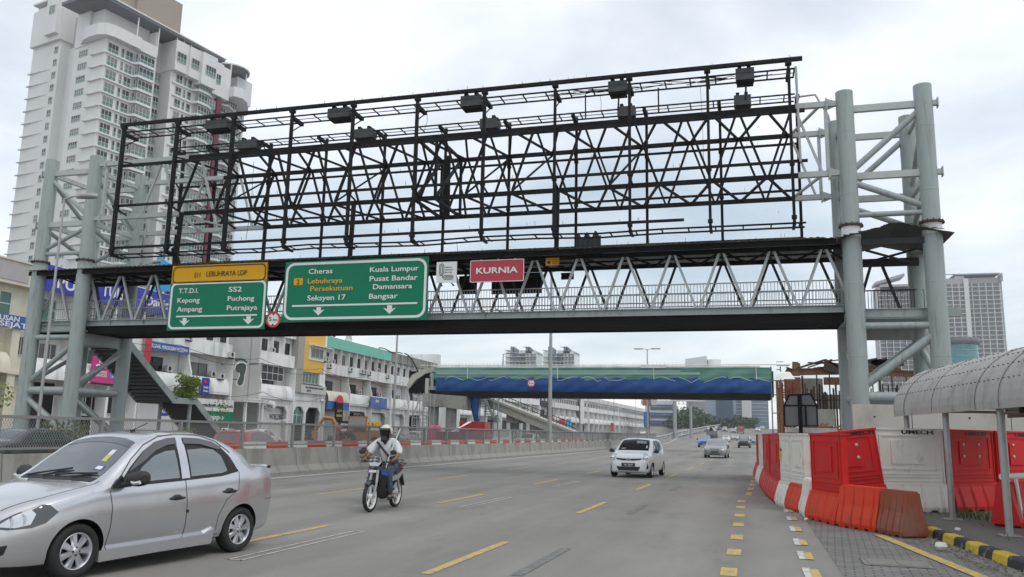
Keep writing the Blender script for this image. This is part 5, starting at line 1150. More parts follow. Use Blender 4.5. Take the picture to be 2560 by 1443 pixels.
W_.build('wall', K['condo_white'], cn, True)
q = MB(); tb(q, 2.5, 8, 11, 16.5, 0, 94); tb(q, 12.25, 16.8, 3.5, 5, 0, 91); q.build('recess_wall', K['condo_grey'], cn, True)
q = MB(); tb(q, 0, 9, 16.4, 27, 0, 97.5); tb(q, -.8, 9, 16.0, 27.2, 87.4, 96.2); tb(q, -1.8, 0, 16.4, 20.6, 88.6, 97.8); tb(q, -.2, 9, 6.5, 11, 84, 95.5); q.build('side_tower', K['condo_white'], cn, True)
q = MB(); tb(q, 11.7, 12.3, -.5, 3, 0, 91); tb(q, 16.7, 17.3, -.3, 3, 0, 80); tb(q, 30.4, 31, -.4, 4, 0, 83); q.split('pilaster', K['condo_white'], cn)
q = MB(); tb(q, 29.7, 31.0, -1.5, 3, 0, 81.5); q.build('red_stripe', K['condo_red'], cn, True)
q = MB(); tb(q, 5, 22.5, 6, 16, 84, 105); q.build('roof_block', K['condo_tan'], cn, True); q = MB(); tb(q, 10, 22.3, 5.2, 6, 84, 104.5); q.build('roof_block', K['condo_tan'], cn, True)
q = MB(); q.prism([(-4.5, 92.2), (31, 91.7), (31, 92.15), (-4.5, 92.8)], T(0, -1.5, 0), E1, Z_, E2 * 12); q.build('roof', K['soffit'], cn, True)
q = MB(); q.prism([(-4.6, 92.83), (31.2, 92.18), (31.2, 92.4), (-4.6, 93.2)], T(0, -1.8, 0), E1, Z_, E2 * 12.5); tb(q, -.8, 8, 15.5, 28, 98.2, 98.6)
n_ = 20; ov = [(37 + 5.5 * math.cos(2 * math.pi * i / n_), 5 + 6.8 * math.sin(2 * math.pi * i / n_)) for i in range(n_)]
q.prism(ov, T(0, 0, 92.4), E1, E2, Vector((0, 0, .35))); q.prism([(37 + (a - 37) * .7, 6 + (b - 5) * .7) for a, b in ov], T(0, 0, 93.6), E1, E2, Vector((0, 0, .3))); q.build('roof', K['condo_white'], cn, True)
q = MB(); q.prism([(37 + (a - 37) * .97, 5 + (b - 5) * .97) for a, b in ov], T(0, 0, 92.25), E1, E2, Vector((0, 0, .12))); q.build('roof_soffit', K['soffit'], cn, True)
q = MB()
for s in (6.5, 12.0, 17, 19, 21, 24, 27, 29): q.tube([T(s, -.9, 85), T(s, -.9, 92)], .16, 8)
for s, u in ((33.5, -1), (39.5, 0)): q.tube([T(s, u, 84), T(s, u, 92.4)], .18, 8)
q.split('roof_post', K['condo_white'], cn)
q = MB()                                          # penthouse parapets and curved corner balcony
cb_ = [(-.4, 8.5)] + [(-1.6 + 1.6 * (1 - math.cos(a * .2)), -1.2 + 3 * (1 - math.sin(a * .2)) * .0) for a in ()] + [(-1.6, 6), (-2.0, 3), (-1.9, .6), (-1.0, -1.2), (.6, -1.8), (7.2, -1.8), (7.2, -1.2), (11.8, -1.2), (11.8, 0), (0, 0)]
q.prism(cb_, T(0, 0, 84.4), E1, E2, Vector((0, 0, 2.7)))
tb(q, .5, 12, 2.5, 10, 84.6, 92); tb(q, 16.6, 20.2, -1.4, 6, 83.8, 91.2); tb(q, 20.2, 23.2, -2.0, 6, 83.4, 90.9); tb(q, 23.2, 27.6, -2.9, 6, 82.6, 90.7); tb(q, 27.6, 30.6, -1.8, 6, 82, 90.5); tb(q, 30.4, 33, -1.6, 4, 82, 90.2)
cc = [(33, 0), (33, -3.2), (35, -4.2), (37.5, -3.2), (40, -1), (44, 3.2), (44, 8), (38, 8)]
q.prism(cc, T(0, 0, 83), E1, E2, Vector((0, 0, 2.6))); tb(q, 38.5, 43.6, 2, 9, 85, 91.5); q.build('penthouse', K['condo_white'], cn, True)
fl_ = [83.5 - 3.05 * k for k in range(27)]
q = MB()                                          # floor ledges, each with a rounded nose at the corner
for i, z in enumerate(fl_):
    if z < 8: continue
    zz = z - 2.55; tb(q, -.05, 6.7, -.45, 0, zz, zz + .35); q.prism([(6.7, 0), (6.7, -.5), (7.3, -1.7), (11.3, -1.7), (11.6, 0)], T(0, 0, zz), E1, E2, Vector((0, 0, .55)))
    tb(q, 17.3, 23, -.35, 0, zz, zz + .5); q.prism([(22.9, 0), (23.6, -2.0), (26.5, -2.0), (29.4, -.6), (29.6, 0)], T(0, 0, zz), E1, E2, Vector((0, 0, .55)))
    q.prism([(31, 1), (34, -.9), (38.2, 1.4), (43.8, 4.6), (43.6, 5.5), (38, 2)], T(0, 0, zz), E1, E2, Vector((0, 0, .5)))
    q.prism([(-.9, 4.2), (-.55, 4.5), (0, 4.5), (0, 0), (-.45, 0), (-.5, 3)], T(0, 0, zz), E1, E2, Vector((0, 0, .16)))
    q.prism([(0, 27.4), (-.35, 27.6), (-.5, 27.1), (-.3, 24), (0, 19)], T(0, 0, zz), E1, E2, Vector((0, 0, .18)))
q.split('ledge', K['condo_white'], cn)
# windows: the ones that show become parts, the rest one stuff part
slots = [(.5, 3.0, -.06, 'r'), (3.75, 4.45, -.06, 'r'), (4.85, 6.6, -.06, 'r'), (7.4, 11.2, -1.5, 'b'), (6.75, 7.35, -.8, 'b'), (14.4, 16.7, 3.4, 'r'), (18.4, 20.1, -.06, 'r'), (20.6, 21.3, -.06, 'r'), (21.8, 22.9, -.06, 'r'), (23.7, 26.4, -1.8, 'b'), (26.6, 29.3, -1.2, 'b'), (31.6, 33.8, .2, 'r'), (34.5, 37.6, .4, 'b'), (39, 42.5, 3.6, 'b')]
stuff = [MB(), MB(), MB(), MB()]; km('condo_curtain', (.17, .17, .16), .3, var=.4, scale=.3); cnt = 0; base = {}
def cond_win(w_, h, kind):
    cu_ = rnd.random() < .3; k = (round(w_, 2), kind, cu_)
    if k not in base:
        q = MB(); q.b2((0, 0, 0), (w_, .08, h * .42), 0); q.b2((0, 0, h * .42), (w_, .08, h), 3 if cu_ else 1); n_ = max(1, round(w_ / .85)); f = .07
        for i in range(n_ + 1): x = (w_ - f) * i / n_; q.b2((x, -.04, 0), (x + f, 0, h), 2)
        for z in (0, h * .42, h - f): q.b2((0, -.05, z), (w_, .001, z + f), 2)
        base[k] = q.mesh('window', [K['balcony_glass'], K['condo_glass'], K['win_frame'], K['condo_curtain']])
    return base[k]
def put(s0, w_, u, z, h, kind, axis):
    global cnt
    me = cond_win(w_, h, kind)
    p = T(s0, u, z) if axis == 1 else T(u, s0 + w_, z)
    ang = math.atan2(E1.y, E1.x) if axis == 1 else math.atan2(-E2.y, -E2.x)
    if cnt < 100: o = obj('window', me, cn, p - C1, (0, 0, ang)); cnt += 1
    else:
        mtx = Matrix.Translation(p) @ Matrix.Rotation(ang, 4, 'Z')
        for pi in range(4):
            fs = [list(f.vertices) for f in me.polygons if f.material_index == pi]; stuff[pi].add([mtx @ v.co for v in me.vertices], fs)
for i, z in enumerate(fl_):
    if z < 9: continue
    for (a, b, u, k) in slots: put(a, b - a, u - .04, z - 2.15, 2.2, k, 1)
    zl = z + 2.7
    put(6.2, 3.0, -.06, zl - 1.6, 1.5, 'l', 2); put(17.3, 1.3, -.06, zl - 1.7, 1.6, 'l', 2)
q = MB()
for pi in range(4): q.add(stuff[pi].v, stuff[pi].f, pi)
tag(q.build('window', [K['balcony_glass'], K['condo_glass'], K['win_frame'], K['condo_curtain']], cn, True), kind='stuff')
for s, w_, u, z, h in ((17.0, 2.6, -1.5, 86, 2.4), (20.7, 2.2, -2.1, 85.8, 2.4), (24.2, 3.0, -3.0, 85.4, 2.4), (28.0, 1.8, -1.9, 85, 2.4)):
    obj('window', cond_win(w_, h, 'p'), cn, T(s, u - .05, z) - C1, (0, 0, math.atan2(E1.y, E1.x)))
obj('window', cond_win(2.0, 2.0, 'p2'), cn, T(-1.9, 19.4, 93.5) - C1, (0, 0, math.atan2(-E2.y, -E2.x)))
t = thing('hoarding_board', 'sky blue wedge of a billboard in front of the white tower', 'billboard', (-60, 100, 0)); a, b = PY(393, 640, 100), PY(470, 725, 100); q = MB(); q.prism([(0, 0), (b.x - a.x, -.3), (b.x - a.x, 2.2), (0, a.z - b.z)], (a.x, 100, b.z), X_, Z_, (0, .4, 0)); q.build('panel', K['cyan'], t, True); q = MB(); q.tube([(a.x + 2, 100.6, 12), (a.x + 2, 100.6, b.z)], .2, 8); q.build('post', K['steel_dark'], t, True)
# ------------------------------------------------------------------ vehicles
def pch(pts):                                    # smooth monotone curve through (x, v) points
    xs = [p[0] for p in pts]; ys = [p[1] for p in pts]; n = len(xs); d = [(ys[i + 1] - ys[i]) / (xs[i + 1] - xs[i]) for i in range(n - 1)]
    m = [d[0]] + [0 if d[i - 1] * d[i] <= 0 else 2 * d[i - 1] * d[i] / (d[i - 1] + d[i]) for i in range(1, n - 1)] + [d[-1]]
    def f(x):
        if x <= xs[0]: return ys[0]
        if x >= xs[-1]: return ys[-1]
        i = max(k for k in range(n - 1) if xs[k] <= x); h = xs[i + 1] - xs[i]; t = (x - xs[i]) / h
        return (2 * t ** 3 - 3 * t * t + 1) * ys[i] + (t ** 3 - 2 * t * t + t) * h * m[i] + (-2 * t ** 3 + 3 * t * t) * ys[i + 1] + (t ** 3 - t * t) * h * m[i + 1]
    return f
def evmesh(o):
    dg = bpy.context.evaluated_depsgraph_get(); me = bpy.data.meshes.new_from_object(o.evaluated_get(dg)); return me
def wheel_mesh(r, wd, rimr):
    q = MB(); q.lathe([(rimr, -wd / 2 + .01), (r * .9, -wd / 2), (r * .97, -wd / 2 + .02), (r, -wd / 2 + .045), (r, wd / 2 - .045), (r * .97, wd / 2 - .02), (r * .9, wd / 2), (rimr, wd / 2 - .01), (rimr * .97, wd / 2 - .05), (rimr * .97, -wd / 2 + .05), (rimr, -wd / 2 + .01)], 36, ax='y')
    return q.mesh('wheel', K['tyre'])
def rim_mesh(rimr, wd, ns, m, wide=.5, face=0.0):
    q = MB(); y = wd / 2
    q.lathe([(rimr * 1.0, y - .09), (rimr * 1.0, y - .012), (rimr * .975, y - .004), (rimr * .93, y - .012), (rimr * .9, y - .035), (rimr * .9, -y + .05)], 40, ax='y')
    for k in range(ns):
        a = 2 * math.pi * k / ns; ca, sa = math.cos(a), math.sin(a); e_, t_ = Vector((ca, 0, sa)), Vector((-sa, 0, ca)); w0, w1 = rimr * .13 * wide * 2, rimr * .2 * wide * 2; N_ = Vector((0, 1, 0))
        sec = lambda r, w_, yy: [e_ * r + t_ * -w_ + N_ * (yy - .03), e_ * r + t_ * (-w_ * .55) + N_ * yy, e_ * r + t_ * (w_ * .55) + N_ * yy, e_ * r + t_ * w_ + N_ * (yy - .03)]
        q.grid([sec(rimr * .12, w0, y - .012), sec(rimr * .5, w0 * 1.05, y - .018), sec(rimr * .93, w1, y - .03)], smooth=False)
    q.lathe([(0, y - .004), (rimr * .13, y - .005), (rimr * .24, y - .014), (rimr * .26, y - .04)], 24, ax='y')
    q.lathe([(0, y - .075), (rimr * .92, y - .08)], 24, ax='y', mi=1)
    for k in range(4): a = k * math.pi / 2 + .4; q.lathe([(0, y - .006), (.012, y - .008), (.012, y - .02)], 8, (rimr * .19 * math.cos(a), 0, rimr * .19 * math.sin(a)), 'y', mi=1)
    return q.mesh('rim', [m, K['black']])
class Car:
    def __init__(s, L_, W, H, wb, fo, r, top, belt, plan, paint, zb=.2, tum=.34, ns=96, rim='alloy', spokes=7, crown=.06, cut=True, rimr=None, bott=None, flare=.015, wide=.5):
        s.L, s.W, s.H, s.wb, s.fo, s.r, s.paint = L_, W, H, wb, fo, r, paint; s.tum = tum
        s.ft, s.fb, s.fp = pch(top), pch(belt), pch(plan); s.fz = pch(bott) if bott else (lambda x: zb)
        xs = [L_ * .5 * (1 - math.cos(math.pi * i / ns)) * .55 + L_ * i / ns * .45 for i in range(ns + 1)]; rows = []
        for x in xs: rows.append(s.section(x, crown, flare))
        n = len(rows[0]); q = MB(); q.grid(rows, closed=True); q.add(rows[0][::-1], [tuple(range(n))]); q.add(rows[-1], [tuple(range(n))])
        me = q.mesh('body', [paint, K['black']]); bm = bmesh.new(); bm.from_mesh(me); bmesh.ops.remove_doubles(bm, verts=bm.verts, dist=1e-5); bmesh.ops.recalc_face_normals(bm, faces=bm.faces); bm.to_mesh(me)
        s.bvh = BVHTree.FromBMesh(bm); bm.free()
        s.wx = (L_ / 2 - fo, L_ / 2 - fo - wb)
        if cut:
            o = bpy.data.objects.new('tmp', me); col.objects.link(o); cs = []
            for wx in s.wx:
                for sd in (1, -1):
                    c = MB(); yo, yi = (W / 2 + .2) * sd, (W / 2 - .30) * sd; c.tube([(wx, min(yo, yi), r * 1.02), (wx, max(yo, yi), r * 1.02)], r * 1.13, 40); cm = c.mesh('cut', K['black'])
                    b2_ = bmesh.new(); b2_.from_mesh(cm); bmesh.ops.remove_doubles(b2_, verts=b2_.verts, dist=1e-5); bmesh.ops.recalc_face_normals(b2_, faces=b2_.faces); b2_.to_mesh(cm); b2_.free()
                    co = bpy.data.objects.new('cut', cm); col.objects.link(co); cs.append(co); md_ = o.modifiers.new('b', 'BOOLEAN'); md_.object = co; md_.operation = 'DIFFERENCE'; md_.solver = 'EXACT'
            bpy.context.view_layer.update(); me2 = evmesh(o)
            bpy.data.objects.remove(o)
            for c in cs: bpy.data.objects.remove(c)
            me = me2; me.materials.clear(); me.materials.append(paint); me.materials.append(K['black'])
            for p in me.polygons:
                p.use_smooth = True; c = p.center; p.material_index = 0
                for wx in s.wx:
                    d = math.hypot(c.x - wx, c.z - r * 1.02)
                    if d < r * 1.131 and abs(c.y) < W / 2 - .005 and abs(c.y) > W / 2 - .31 and (abs(d - r * 1.13) < .03 or abs(abs(c.y) - (W / 2 - .30)) < .01): p.material_index = 1
            me.set_sharp_from_angle(angle=R_(38))
        me.name = 'body'; s.body = me
        rr = rimr or r * .66; s.wm = wheel_mesh(r, .185, rr); s.rm = rim_mesh(rr, .185, spokes, K[rim], wide); s.parts = []
    def section(s, x, crown, flare):
        xx = x; L_ = s.L; w = s.fp(x / L_) * s.W / 2; zs, zt, zb = s.fb(x / L_), s.ft(x / L_), s.fz(x / L_); X = L_ / 2 - x
        for wx in (s.fo, s.fo + s.wb): w += flare * math.exp(-((x - wx) / .33) ** 2)
        zs = min(zs, zt - .012); h = zs - zb
        ws = w * .955; zr = max(zs + .35 * (zt - zs), zt - crown); wr = ws - min(.035 + s.tum * (zr - zs), ws * .6)
        a = [(0, zb), (w * .80, zb), (w * .92, zb + h * .04), (w * .965, zb + h * .14), (w * .985, zb + h * .28), (w * 1.0, zb + h * .48), (w * .998, zb + h * .66), (w * .985, zb + h * .84), (w * .972, zb + h * .94), (ws, zs)]
        for t in (.2, .4, .6, .8, .93): a.append((ws + (wr - ws) * t + .022 * math.sin(math.pi * t) * min(1, (zr - zs) / .3), zs + (zr - zs) * t))
        cx_ = min(.05, wr * .3); a += [(wr - cx_ * .25, zr + (zt - zr) * .12), (wr - cx_, zr + (zt - zr) * .34), (wr * .72, zr + (zt - zr) * .68), (wr * .38, zr + (zt - zr) * .92), (0, zt)]
        return [(X, y, z) for y, z in a] + [(X, -y, z) for y, z in a[-2:0:-1]]
    def ray(s, o, d): 
        l_, n_, i_, ds = s.bvh.ray_cast(Vector(o), Vector(d)); return (l_, n_) if l_ else (None, None)
    def pr(s, mode, off, sd=1):
        L_ = s.L
        def f(u, v):
            if mode == 'side': o, d = (L_ / 2 - u, 3 * sd, v), (0, -sd, 0)
            elif mode == 'top': o, d = (L_ / 2 - u, v, 4), (0, 0, -1)
            elif mode == 'front': o, d = (4, u, v), (-1, 0, 0)
            elif mode == 'rear': o, d = (-4, u, v), (1, 0, 0)
            elif mode == 'diag': o, d = Vector((L_ / 2 - u, .62 * sd, v)) + Vector((.72, .69 * sd, 0)) * 3, (-.72, -.69 * sd, 0)
            elif mode == 'rdiag': o, d = Vector((L_ / 2 - u, .62 * sd, v)) + Vector((-.72, .69 * sd, 0)) * 3, (.72, -.69 * sd, 0)
            l_, n_ = s.ray(o, d)
            if l_ is None: return None
            if n_.dot(Vector(d)) > 0: n_ = -n_
            return l_ + n_ * off
        return f
    def patch(s, name, poly, mode, m, off=.004, sides=(1, -1), g=.07, e=.05):
        P_ = []
        n = len(poly)
        for i in range(n):
            a, b = Vector(poly[i]), Vector(poly[(i + 1) % n]); k = max(1, int((b - a).length / e))
            P_ += [a + (b - a) * j / k for j in range(k)]
        ne = len(P_); x0, x1 = min(p.x for p in P_), max(p.x for p in P_); y0, y1 = min(p.y for p in P_), max(p.y for p in P_)
        x = x0 + g / 2
        inn = []
        while x < x1:
            y = y0 + g / 2
            while y < y1: inn.append(Vector((x, y))); y += g
            x += g
        r_ = delaunay_2d_cdt(P_ + inn, [], [list(range(ne))], 1, 1e-5)
        vs, fs = r_[0], r_[2]
        for sd in (sides if mode in ('side', 'diag', 'rdiag') else (1,)):
            f = s.pr(mode, off, sd); V_ = [f(v.x, v.y) for v in vs]; q = MB()
            ok = [fc for fc in fs if all(V_[i] is not None for i in fc)]
            if not ok: continue
            q.add([v if v is not None else Vector((0, 0, 0)) for v in V_], [list(fc) if sd < 0 or mode in ('front', 'rear') else list(fc)[::-1] for fc in ok], 0, True); s.parts.append((name, q, m))
    def line(s, name, pts, mode, m, w_=.012, off=.003, sides=(1, -1)):
        for sd in (sides if mode in ('side', 'diag', 'rdiag') else (1,)):
            f = s.pr(mode, off, sd); q = MB(); P_ = []
            for a, b in zip(pts, pts[1:]):
                a, b = Vector(a), Vector(b); k = max(1, int((b - a).length / .04)); P_ += [a + (b - a) * j / k for j in range(k)]
            P_.append(Vector(pts[-1])); rows = []
            for i, p in enumerate(P_):
                t = (P_[min(i + 1, len(P_) - 1)] - P_[max(0, i - 1)]).normalized(); n_ = Vector((-t.y, t.x)) * w_ / 2; a, b = f(*(p - n_)), f(*(p + n_))
                if a is not None and b is not None: rows.append([a, b])
            if len(rows) > 1: q.grid(rows); s.parts.append((name, q, m))
    def solid(s, name, q, m): s.parts.append((name, q, m))
    def finish(s, name, label, cat, loc, rz, group=None):
        t = thing(name, label, cat, loc, rz, group); b_ = obj('body', s.body, t)
        for nm, q, m in s.parts: (q.build(nm, m, t) if nm not in ('side_window', 'window_visor') else [z_.build(nm, m, t) for z_ in q.pieces()])
        for wx in s.wx:
            for sd in (1, -1):
                o = obj('wheel', s.wm, t, (wx, sd * (s.W / 2 - .105), s.r), (0, .3 * wx, 0 if sd > 0 else math.pi)); obj('rim', s.rm, o)
        return t
def ellip(q, c, r, n=12, mm=8):
    c = Vector(c); rows = []
    for i in range(mm + 1):
        a = math.pi * i / mm; rows.append([(c.x + r[0] * math.sin(a) * math.cos(2 * math.pi * k / n), c.y + r[1] * math.sin(a) * math.sin(2 * math.pi * k / n), c.z + r[2] * math.cos(a)) for k in range(n)])
    q.grid(rows[::-1], closed=True); return q
def paint(name, c, metal=.0, rough=.35, coat=1.0): return km(name, c, rough, metal, var=0, coat=coat)
def common(c, glass, fx, mirror=None, handles=(), hz=.86, mir=(1.3, .98), hm='rubber'):
    pass
# ---- the silver saloon in the foreground
silver = paint('car_silver', (.58, .58, .60), .8, .23)
c = Car(4.07, 1.69, 1.58, 2.43, .85, .292,
        [(0, .62), (.012, .69), (.04, .775), (.1, .87), (.2, .96), (.262, 1.005), (.30, 1.085), (.365, 1.285), (.425, 1.455), (.475, 1.535), (.545, 1.58), (.625, 1.578), (.71, 1.52), (.77, 1.43), (.83, 1.285), (.86, 1.165), (.885, 1.135), (.94, 1.13), (.975, 1.115), (.99, 1.05), (1, .88)],
        [(0, .54), (.02, .62), (.06, .71), (.15, .83), (.27, .93), (.4, .95), (.6, .98), (.8, 1.03), (.9, 1.06), (.97, 1.04), (1, .82)],
        [(0, .55), (.012, .70), (.03, .80), (.07, .90), (.14, .965), (.25, .992), (.5, 1.0), (.75, .995), (.88, .97), (.95, .92), (.98, .83), (1, .66)], silver, .19, .33, 130, 'alloy', 7, .055, True, .195,
        [(0, .26), (.03, .19), (.12, .17), (.3, .2), (.75, .2), (.9, .21), (.97, .27), (1, .36)], .022, .62)
GW = K['glass']
c.patch('windscreen', [(1.175, -.62), (1.14, 0), (1.175, .62), (1.42, .60), (1.64, .55), (1.73, .525), (1.785, .3), (1.80, 0), (1.785, -.3), (1.73, -.525), (1.64, -.55), (1.42, -.60)], 'top', km('glass_screen', (.065, .07, .078), .05, var=0, spec=.9, ior=1.8), .003)
c.patch('windscreen_tint', [(1.63, -.53), (1.725, -.505), (1.79, 0), (1.725, .505), (1.63, .53), (1.665, .25), (1.675, 0), (1.665, -.25)], 'top', km('tint_band', (.035, .036, .045), .05, var=0, spec=.9, ior=1.7), .006)
fwin = [(1.32, 0.959), (1.5, 1.142), (1.72, 1.325), (1.92, 1.436), (2.1, 1.477), (2.22, 1.484), (2.24, 0.992), (1.8, 0.975)]
rwin = [(2.36, 0.998), (2.345, 1.484), (2.6, 1.475), (2.82, 1.433), (2.96, 1.364), (3.07, 1.253), (3.17, 1.075), (2.9, 1.025)]
c.patch('side_window_opening', fwin, 'side', K['black'], .003); c.patch('side_window_opening', rwin, 'side', K['black'], .003)
gl_ = km('glass_side', (.085, .11, .112), .05, var=0, spec=1, ior=1.9)
c.patch('side_window', [(1.5, 0.981), (1.66, 1.142), (1.86, 1.270), (2.05, 1.325), (2.19, 1.336), (2.205, 1.003), (1.8, 0.987)], 'side', gl_, .006)
c.patch('side_window', [(2.39, 1.014), (2.385, 1.336), (2.65, 1.353), (2.82, 1.336), (2.93, 1.253), (2.995, 1.064), (2.9, 1.037)], 'side', gl_, .006)
c.patch('quarter_panel', [(3.02, 1.064), (3, 1.292), (3.08, 1.231), (3.155, 1.081)], 'side', K['rubber'], .007)
c.patch('window_pillar', [(2.235, 0.992), (2.235, 1.486), (2.35, 1.486), (2.365, 0.998)], 'side', silver, .008)
vis = K['lamp_dark']
c.patch('window_visor', [(1.46, 1.087), (1.72, 1.322), (1.92, 1.433), (2.1, 1.475), (2.235, 1.484), (2.235, 1.408), (2.08, 1.392), (1.9, 1.331), (1.7, 1.209)], 'side', vis, .018); c.patch('window_visor', [(2.35, 1.408), (2.345, 1.484), (2.6, 1.475), (2.82, 1.433), (2.96, 1.364), (2.9, 1.331), (2.6, 1.403)], 'side', vis, .018)
c.line('window_trim', [(1.3, 0.951), (1.8, 0.967), (2.24, 0.983), (2.9, 1.014), (3.18, 1.064)], 'side', K['rubber'], .03, .007)
c.line('roof_gap', [(1.36, 1.042), (1.55, 1.242), (1.76, 1.403), (2, 1.503), (2.3, 1.536), (2.65, 1.519), (2.9, 1.442), (3.1, 1.297)], 'side', K['lamp_dark'], .012, .004)
c.line('door_gap', [(1.2, 0.900), (1.235, 0.720), (1.23, 0.500), (1.2, 0.300), (1.24, 0.270), (2.9, 0.270)], 'side', K['lamp_dark'], .009, .003)
c.line('door_gap', [(2.29, 0.975), (2.315, 0.700), (2.32, 0.420), (2.3, 0.280)], 'side', K['lamp_dark'], .010, .003)
c.line('door_gap', [(3.2, 1.053), (3.18, 0.820), (2.98, 0.700), (2.86, 0.500), (2.84, 0.320)], 'side', K['steel_dark'], .006, .003)
c.line('door_gap', [(1.42, 1.014), (1.27, 0.953), (1.19, 0.900)], 'side', K['lamp_dark'], .01, .003)
c.line('bonnet_gap', [(.16, .52), (.5, .66), (.9, .70), (1.15, .69)], 'top', K['lamp_dark'], .012, .003); c.line('bonnet_gap', [(.16, -.52), (.5, -.66), (.9, -.70), (1.15, -.69)], 'top', K['lamp_dark'], .012, .003)
c.line('bumper_gap', [(3.75, 0.660), (4.15, 0.660)], 'side', K['steel_dark'], .007, .003)
c.line('skirt_gap', [(1.2, 0.275), (1.26, 0.262), (2.8, 0.300)], 'side', K['chrome'], .012, .006)
q = MB()                                          # side skirts
for sd in (1, -1): q.prism([(1.2, 0.150), (1.2, 0.270), (2.75, 0.300), (2.88, 0.360), (2.87, 0.300), (2.84, 0.170), (2, 0.165)], (2.13, sd * .80, 0), (-1, 0, 0), Z_, (0, sd * .06, 0))
[c.solid('side_skirt', z_, silver) for z_ in q.pieces()]
hl = [(.0, .585), (.10, .655), (.34, .745), (.56, .80), (.68, .795), (.80, .72), (.66, .615), (.50, .575), (.2, .565)]
c.patch('headlight', hl, 'diag', K['lamp_dark'], .006); c.patch('headlight_lens', [(.06, .60), (.26, .695), (.46, .755), (.53, .71), (.48, .61), (.3, .585)], 'diag', K['lens_bright'], .010)
for k in range(2):
    pt = c.pr('diag', .012, 1)(.24 + .15 * k, .64 + .02 * k); q = MB(); q.lathe([(0, 0), (.05, .006), (.06, .012)], 16, pt, 'x'); c.solid('headlight_bulb', q, K['chrome'])
c.patch('front_grille', [(-.42, .56), (-.38, .47), (.38, .47), (.42, .56)], 'front', K['black'], .006); c.patch('lower_intake', [(-.5, .40), (-.45, .25), (.45, .25), (.5, .40)], 'front', K['black'], .006)
c.patch('fog_recess', [(.05, .40), (.24, .42), (.2, .33), (.08, .30)], 'diag', K['black'], .006)
c.patch('tail_light', [(3.98, .74), (4.02, .97), (4.20, .95), (4.2, .76)], 'rdiag', K['lamp_red'], .006); c.patch('rear_window', [(3.13, -.5), (3.55, -.56), (3.62, 0), (3.55, .56), (3.13, .5), (3.05, 0)], 'top', GW, .004)
q = MB(); rows = []
for i in range(17): a = -.62 + 1.24 * i / 16; b_ = c.pr('top', 0)(3.98 + .05 * (1 - (a / .62) ** 2), a); rows.append([b_ + Vector((.05, 0, 0)), b_ + Vector((0, 0, .05)), b_ + Vector((-.07, 0, .035)), b_ + Vector((-.05, 0, 0))])
q.grid(rows); c.solid('boot_spoiler', q, silver)
for sd in (1, -1):
    q = MB(); q.tube([(.66, sd * .86, 1.02), (.61, sd * .92, 1.025), (.59, sd * .99, 1.035), (.60, sd * 1.06, 1.04), (.62, sd * 1.10, 1.04)], [.055, .08, .09, .082, .04], 12); q.prism([(0, 0), (.17, .01), (.10, .14), (.0, .03)], (.80, sd * .80, .93), (-1, 0, 0), Z_, (0, sd * .03, 0)); q.tube([(.70, sd * .81, .96), (.65, sd * .92, .98)], .035, 8); c.solid('mirror', q, K['rubber'])
    q = MB(); q.tube([(.665, sd * .95, .995), (.675, sd * 1.01, .985), (.67, sd * 1.08, 1.0)], .022, 8); c.solid('mirror_indicator', q, silver)
    for (hx, hz_) in ((2.16, .765), (3.03, .80)):
        q = MB(); pt = c.pr('side', .012, sd)(hx, hz_); ellip(q, pt, (.125, .022, .022)); ellip(q, pt + Vector((.01, 0, .01)), (.06, .03, .036)); c.solid('door_handle', q, K['rubber'])
q = MB(); pt = c.pr('side', .002, 1)(2.33, .60); q.box(pt, (.035, .012, .035)); c.solid('door_edge_guard', q, K['black'])
for y0, y1, x0, x1 in ((-.5, .1, 1.13, 1.26), (-.02, .56, 1.14, 1.23)):
    q = MB(); f = c.pr('top', .022); q.tube([f(x0, y0), f((x0 + x1) / 2, (y0 + y1) / 2), f(x1, y1)], .011, 6); q.tube([f(x0 - .02, (y0 + y1) / 2), f(x1, y1)], .009, 6); c.solid('wiper', q, K['black'])
c.patch('cowl', [(1.10, -.6), (1.06, 0), (1.10, .6), (1.175, .62), (1.145, 0), (1.175, -.62)], 'top', K['rubber'], .004)
q = MB(); pt = c.pr('top', 0)(2.02, .12); q.box(pt + Vector((0, 0, .012)), (.05, .03, .025)); q.tube([pt + Vector((0, 0, .02)), pt + Vector((-.22, 0, .11))], .006, 6); c.solid('antenna', q, K['black'])
c.patch('road_tax_sticker', [(1.28, .40), (1.28, .54), (1.35, .53), (1.35, .40)], 'top', km('sticker_blue', (.05, .09, .28), .3, var=0), .006); c.patch('road_tax_sticker', [(1.293, .42), (1.293, .52), (1.337, .515), (1.337, .42)], 'top', K['sign_white'], .008); c.patch('permit_sticker', [(1.40, .38), (1.40, .46), (1.50, .44), (1.50, .36)], 'top', km('sticker_yellow', (.45, .46, .12), .3, var=0), .006); c.patch('permit_sticker', [(1.50, .36), (1.50, .44), (1.57, .42), (1.57, .35)], 'top', K['win_frame'], .006)
c.patch('seat', [(1.5, -.1), (1.5, -.4), (1.66, -.38), (1.66, -.12)], 'top', km('seat_ghost', (.09, .095, .10), .06, var=0, spec=.9, ior=1.8), .0035)
hub_f, hub_r = Vector((-6.95, 7.52)), Vector((-6.57, 9.90)); dv = (hub_f - hub_r).normalized(); lf = Vector((-dv.y, dv.x)); cen = (hub_f + hub_r) / 2 - lf * .83 * (1 if lf.x > 0 else -1) * 1
off = (c.wx[0] + c.wx[1]) / 2
root = cen - dv * off
fgcar = c.finish('parked_car' if False else 'saloon_car', 'silver saloon car with black mirrors in the left foreground', 'car', (root.x, root.y, 0), math.atan2(dv.y, dv.x))
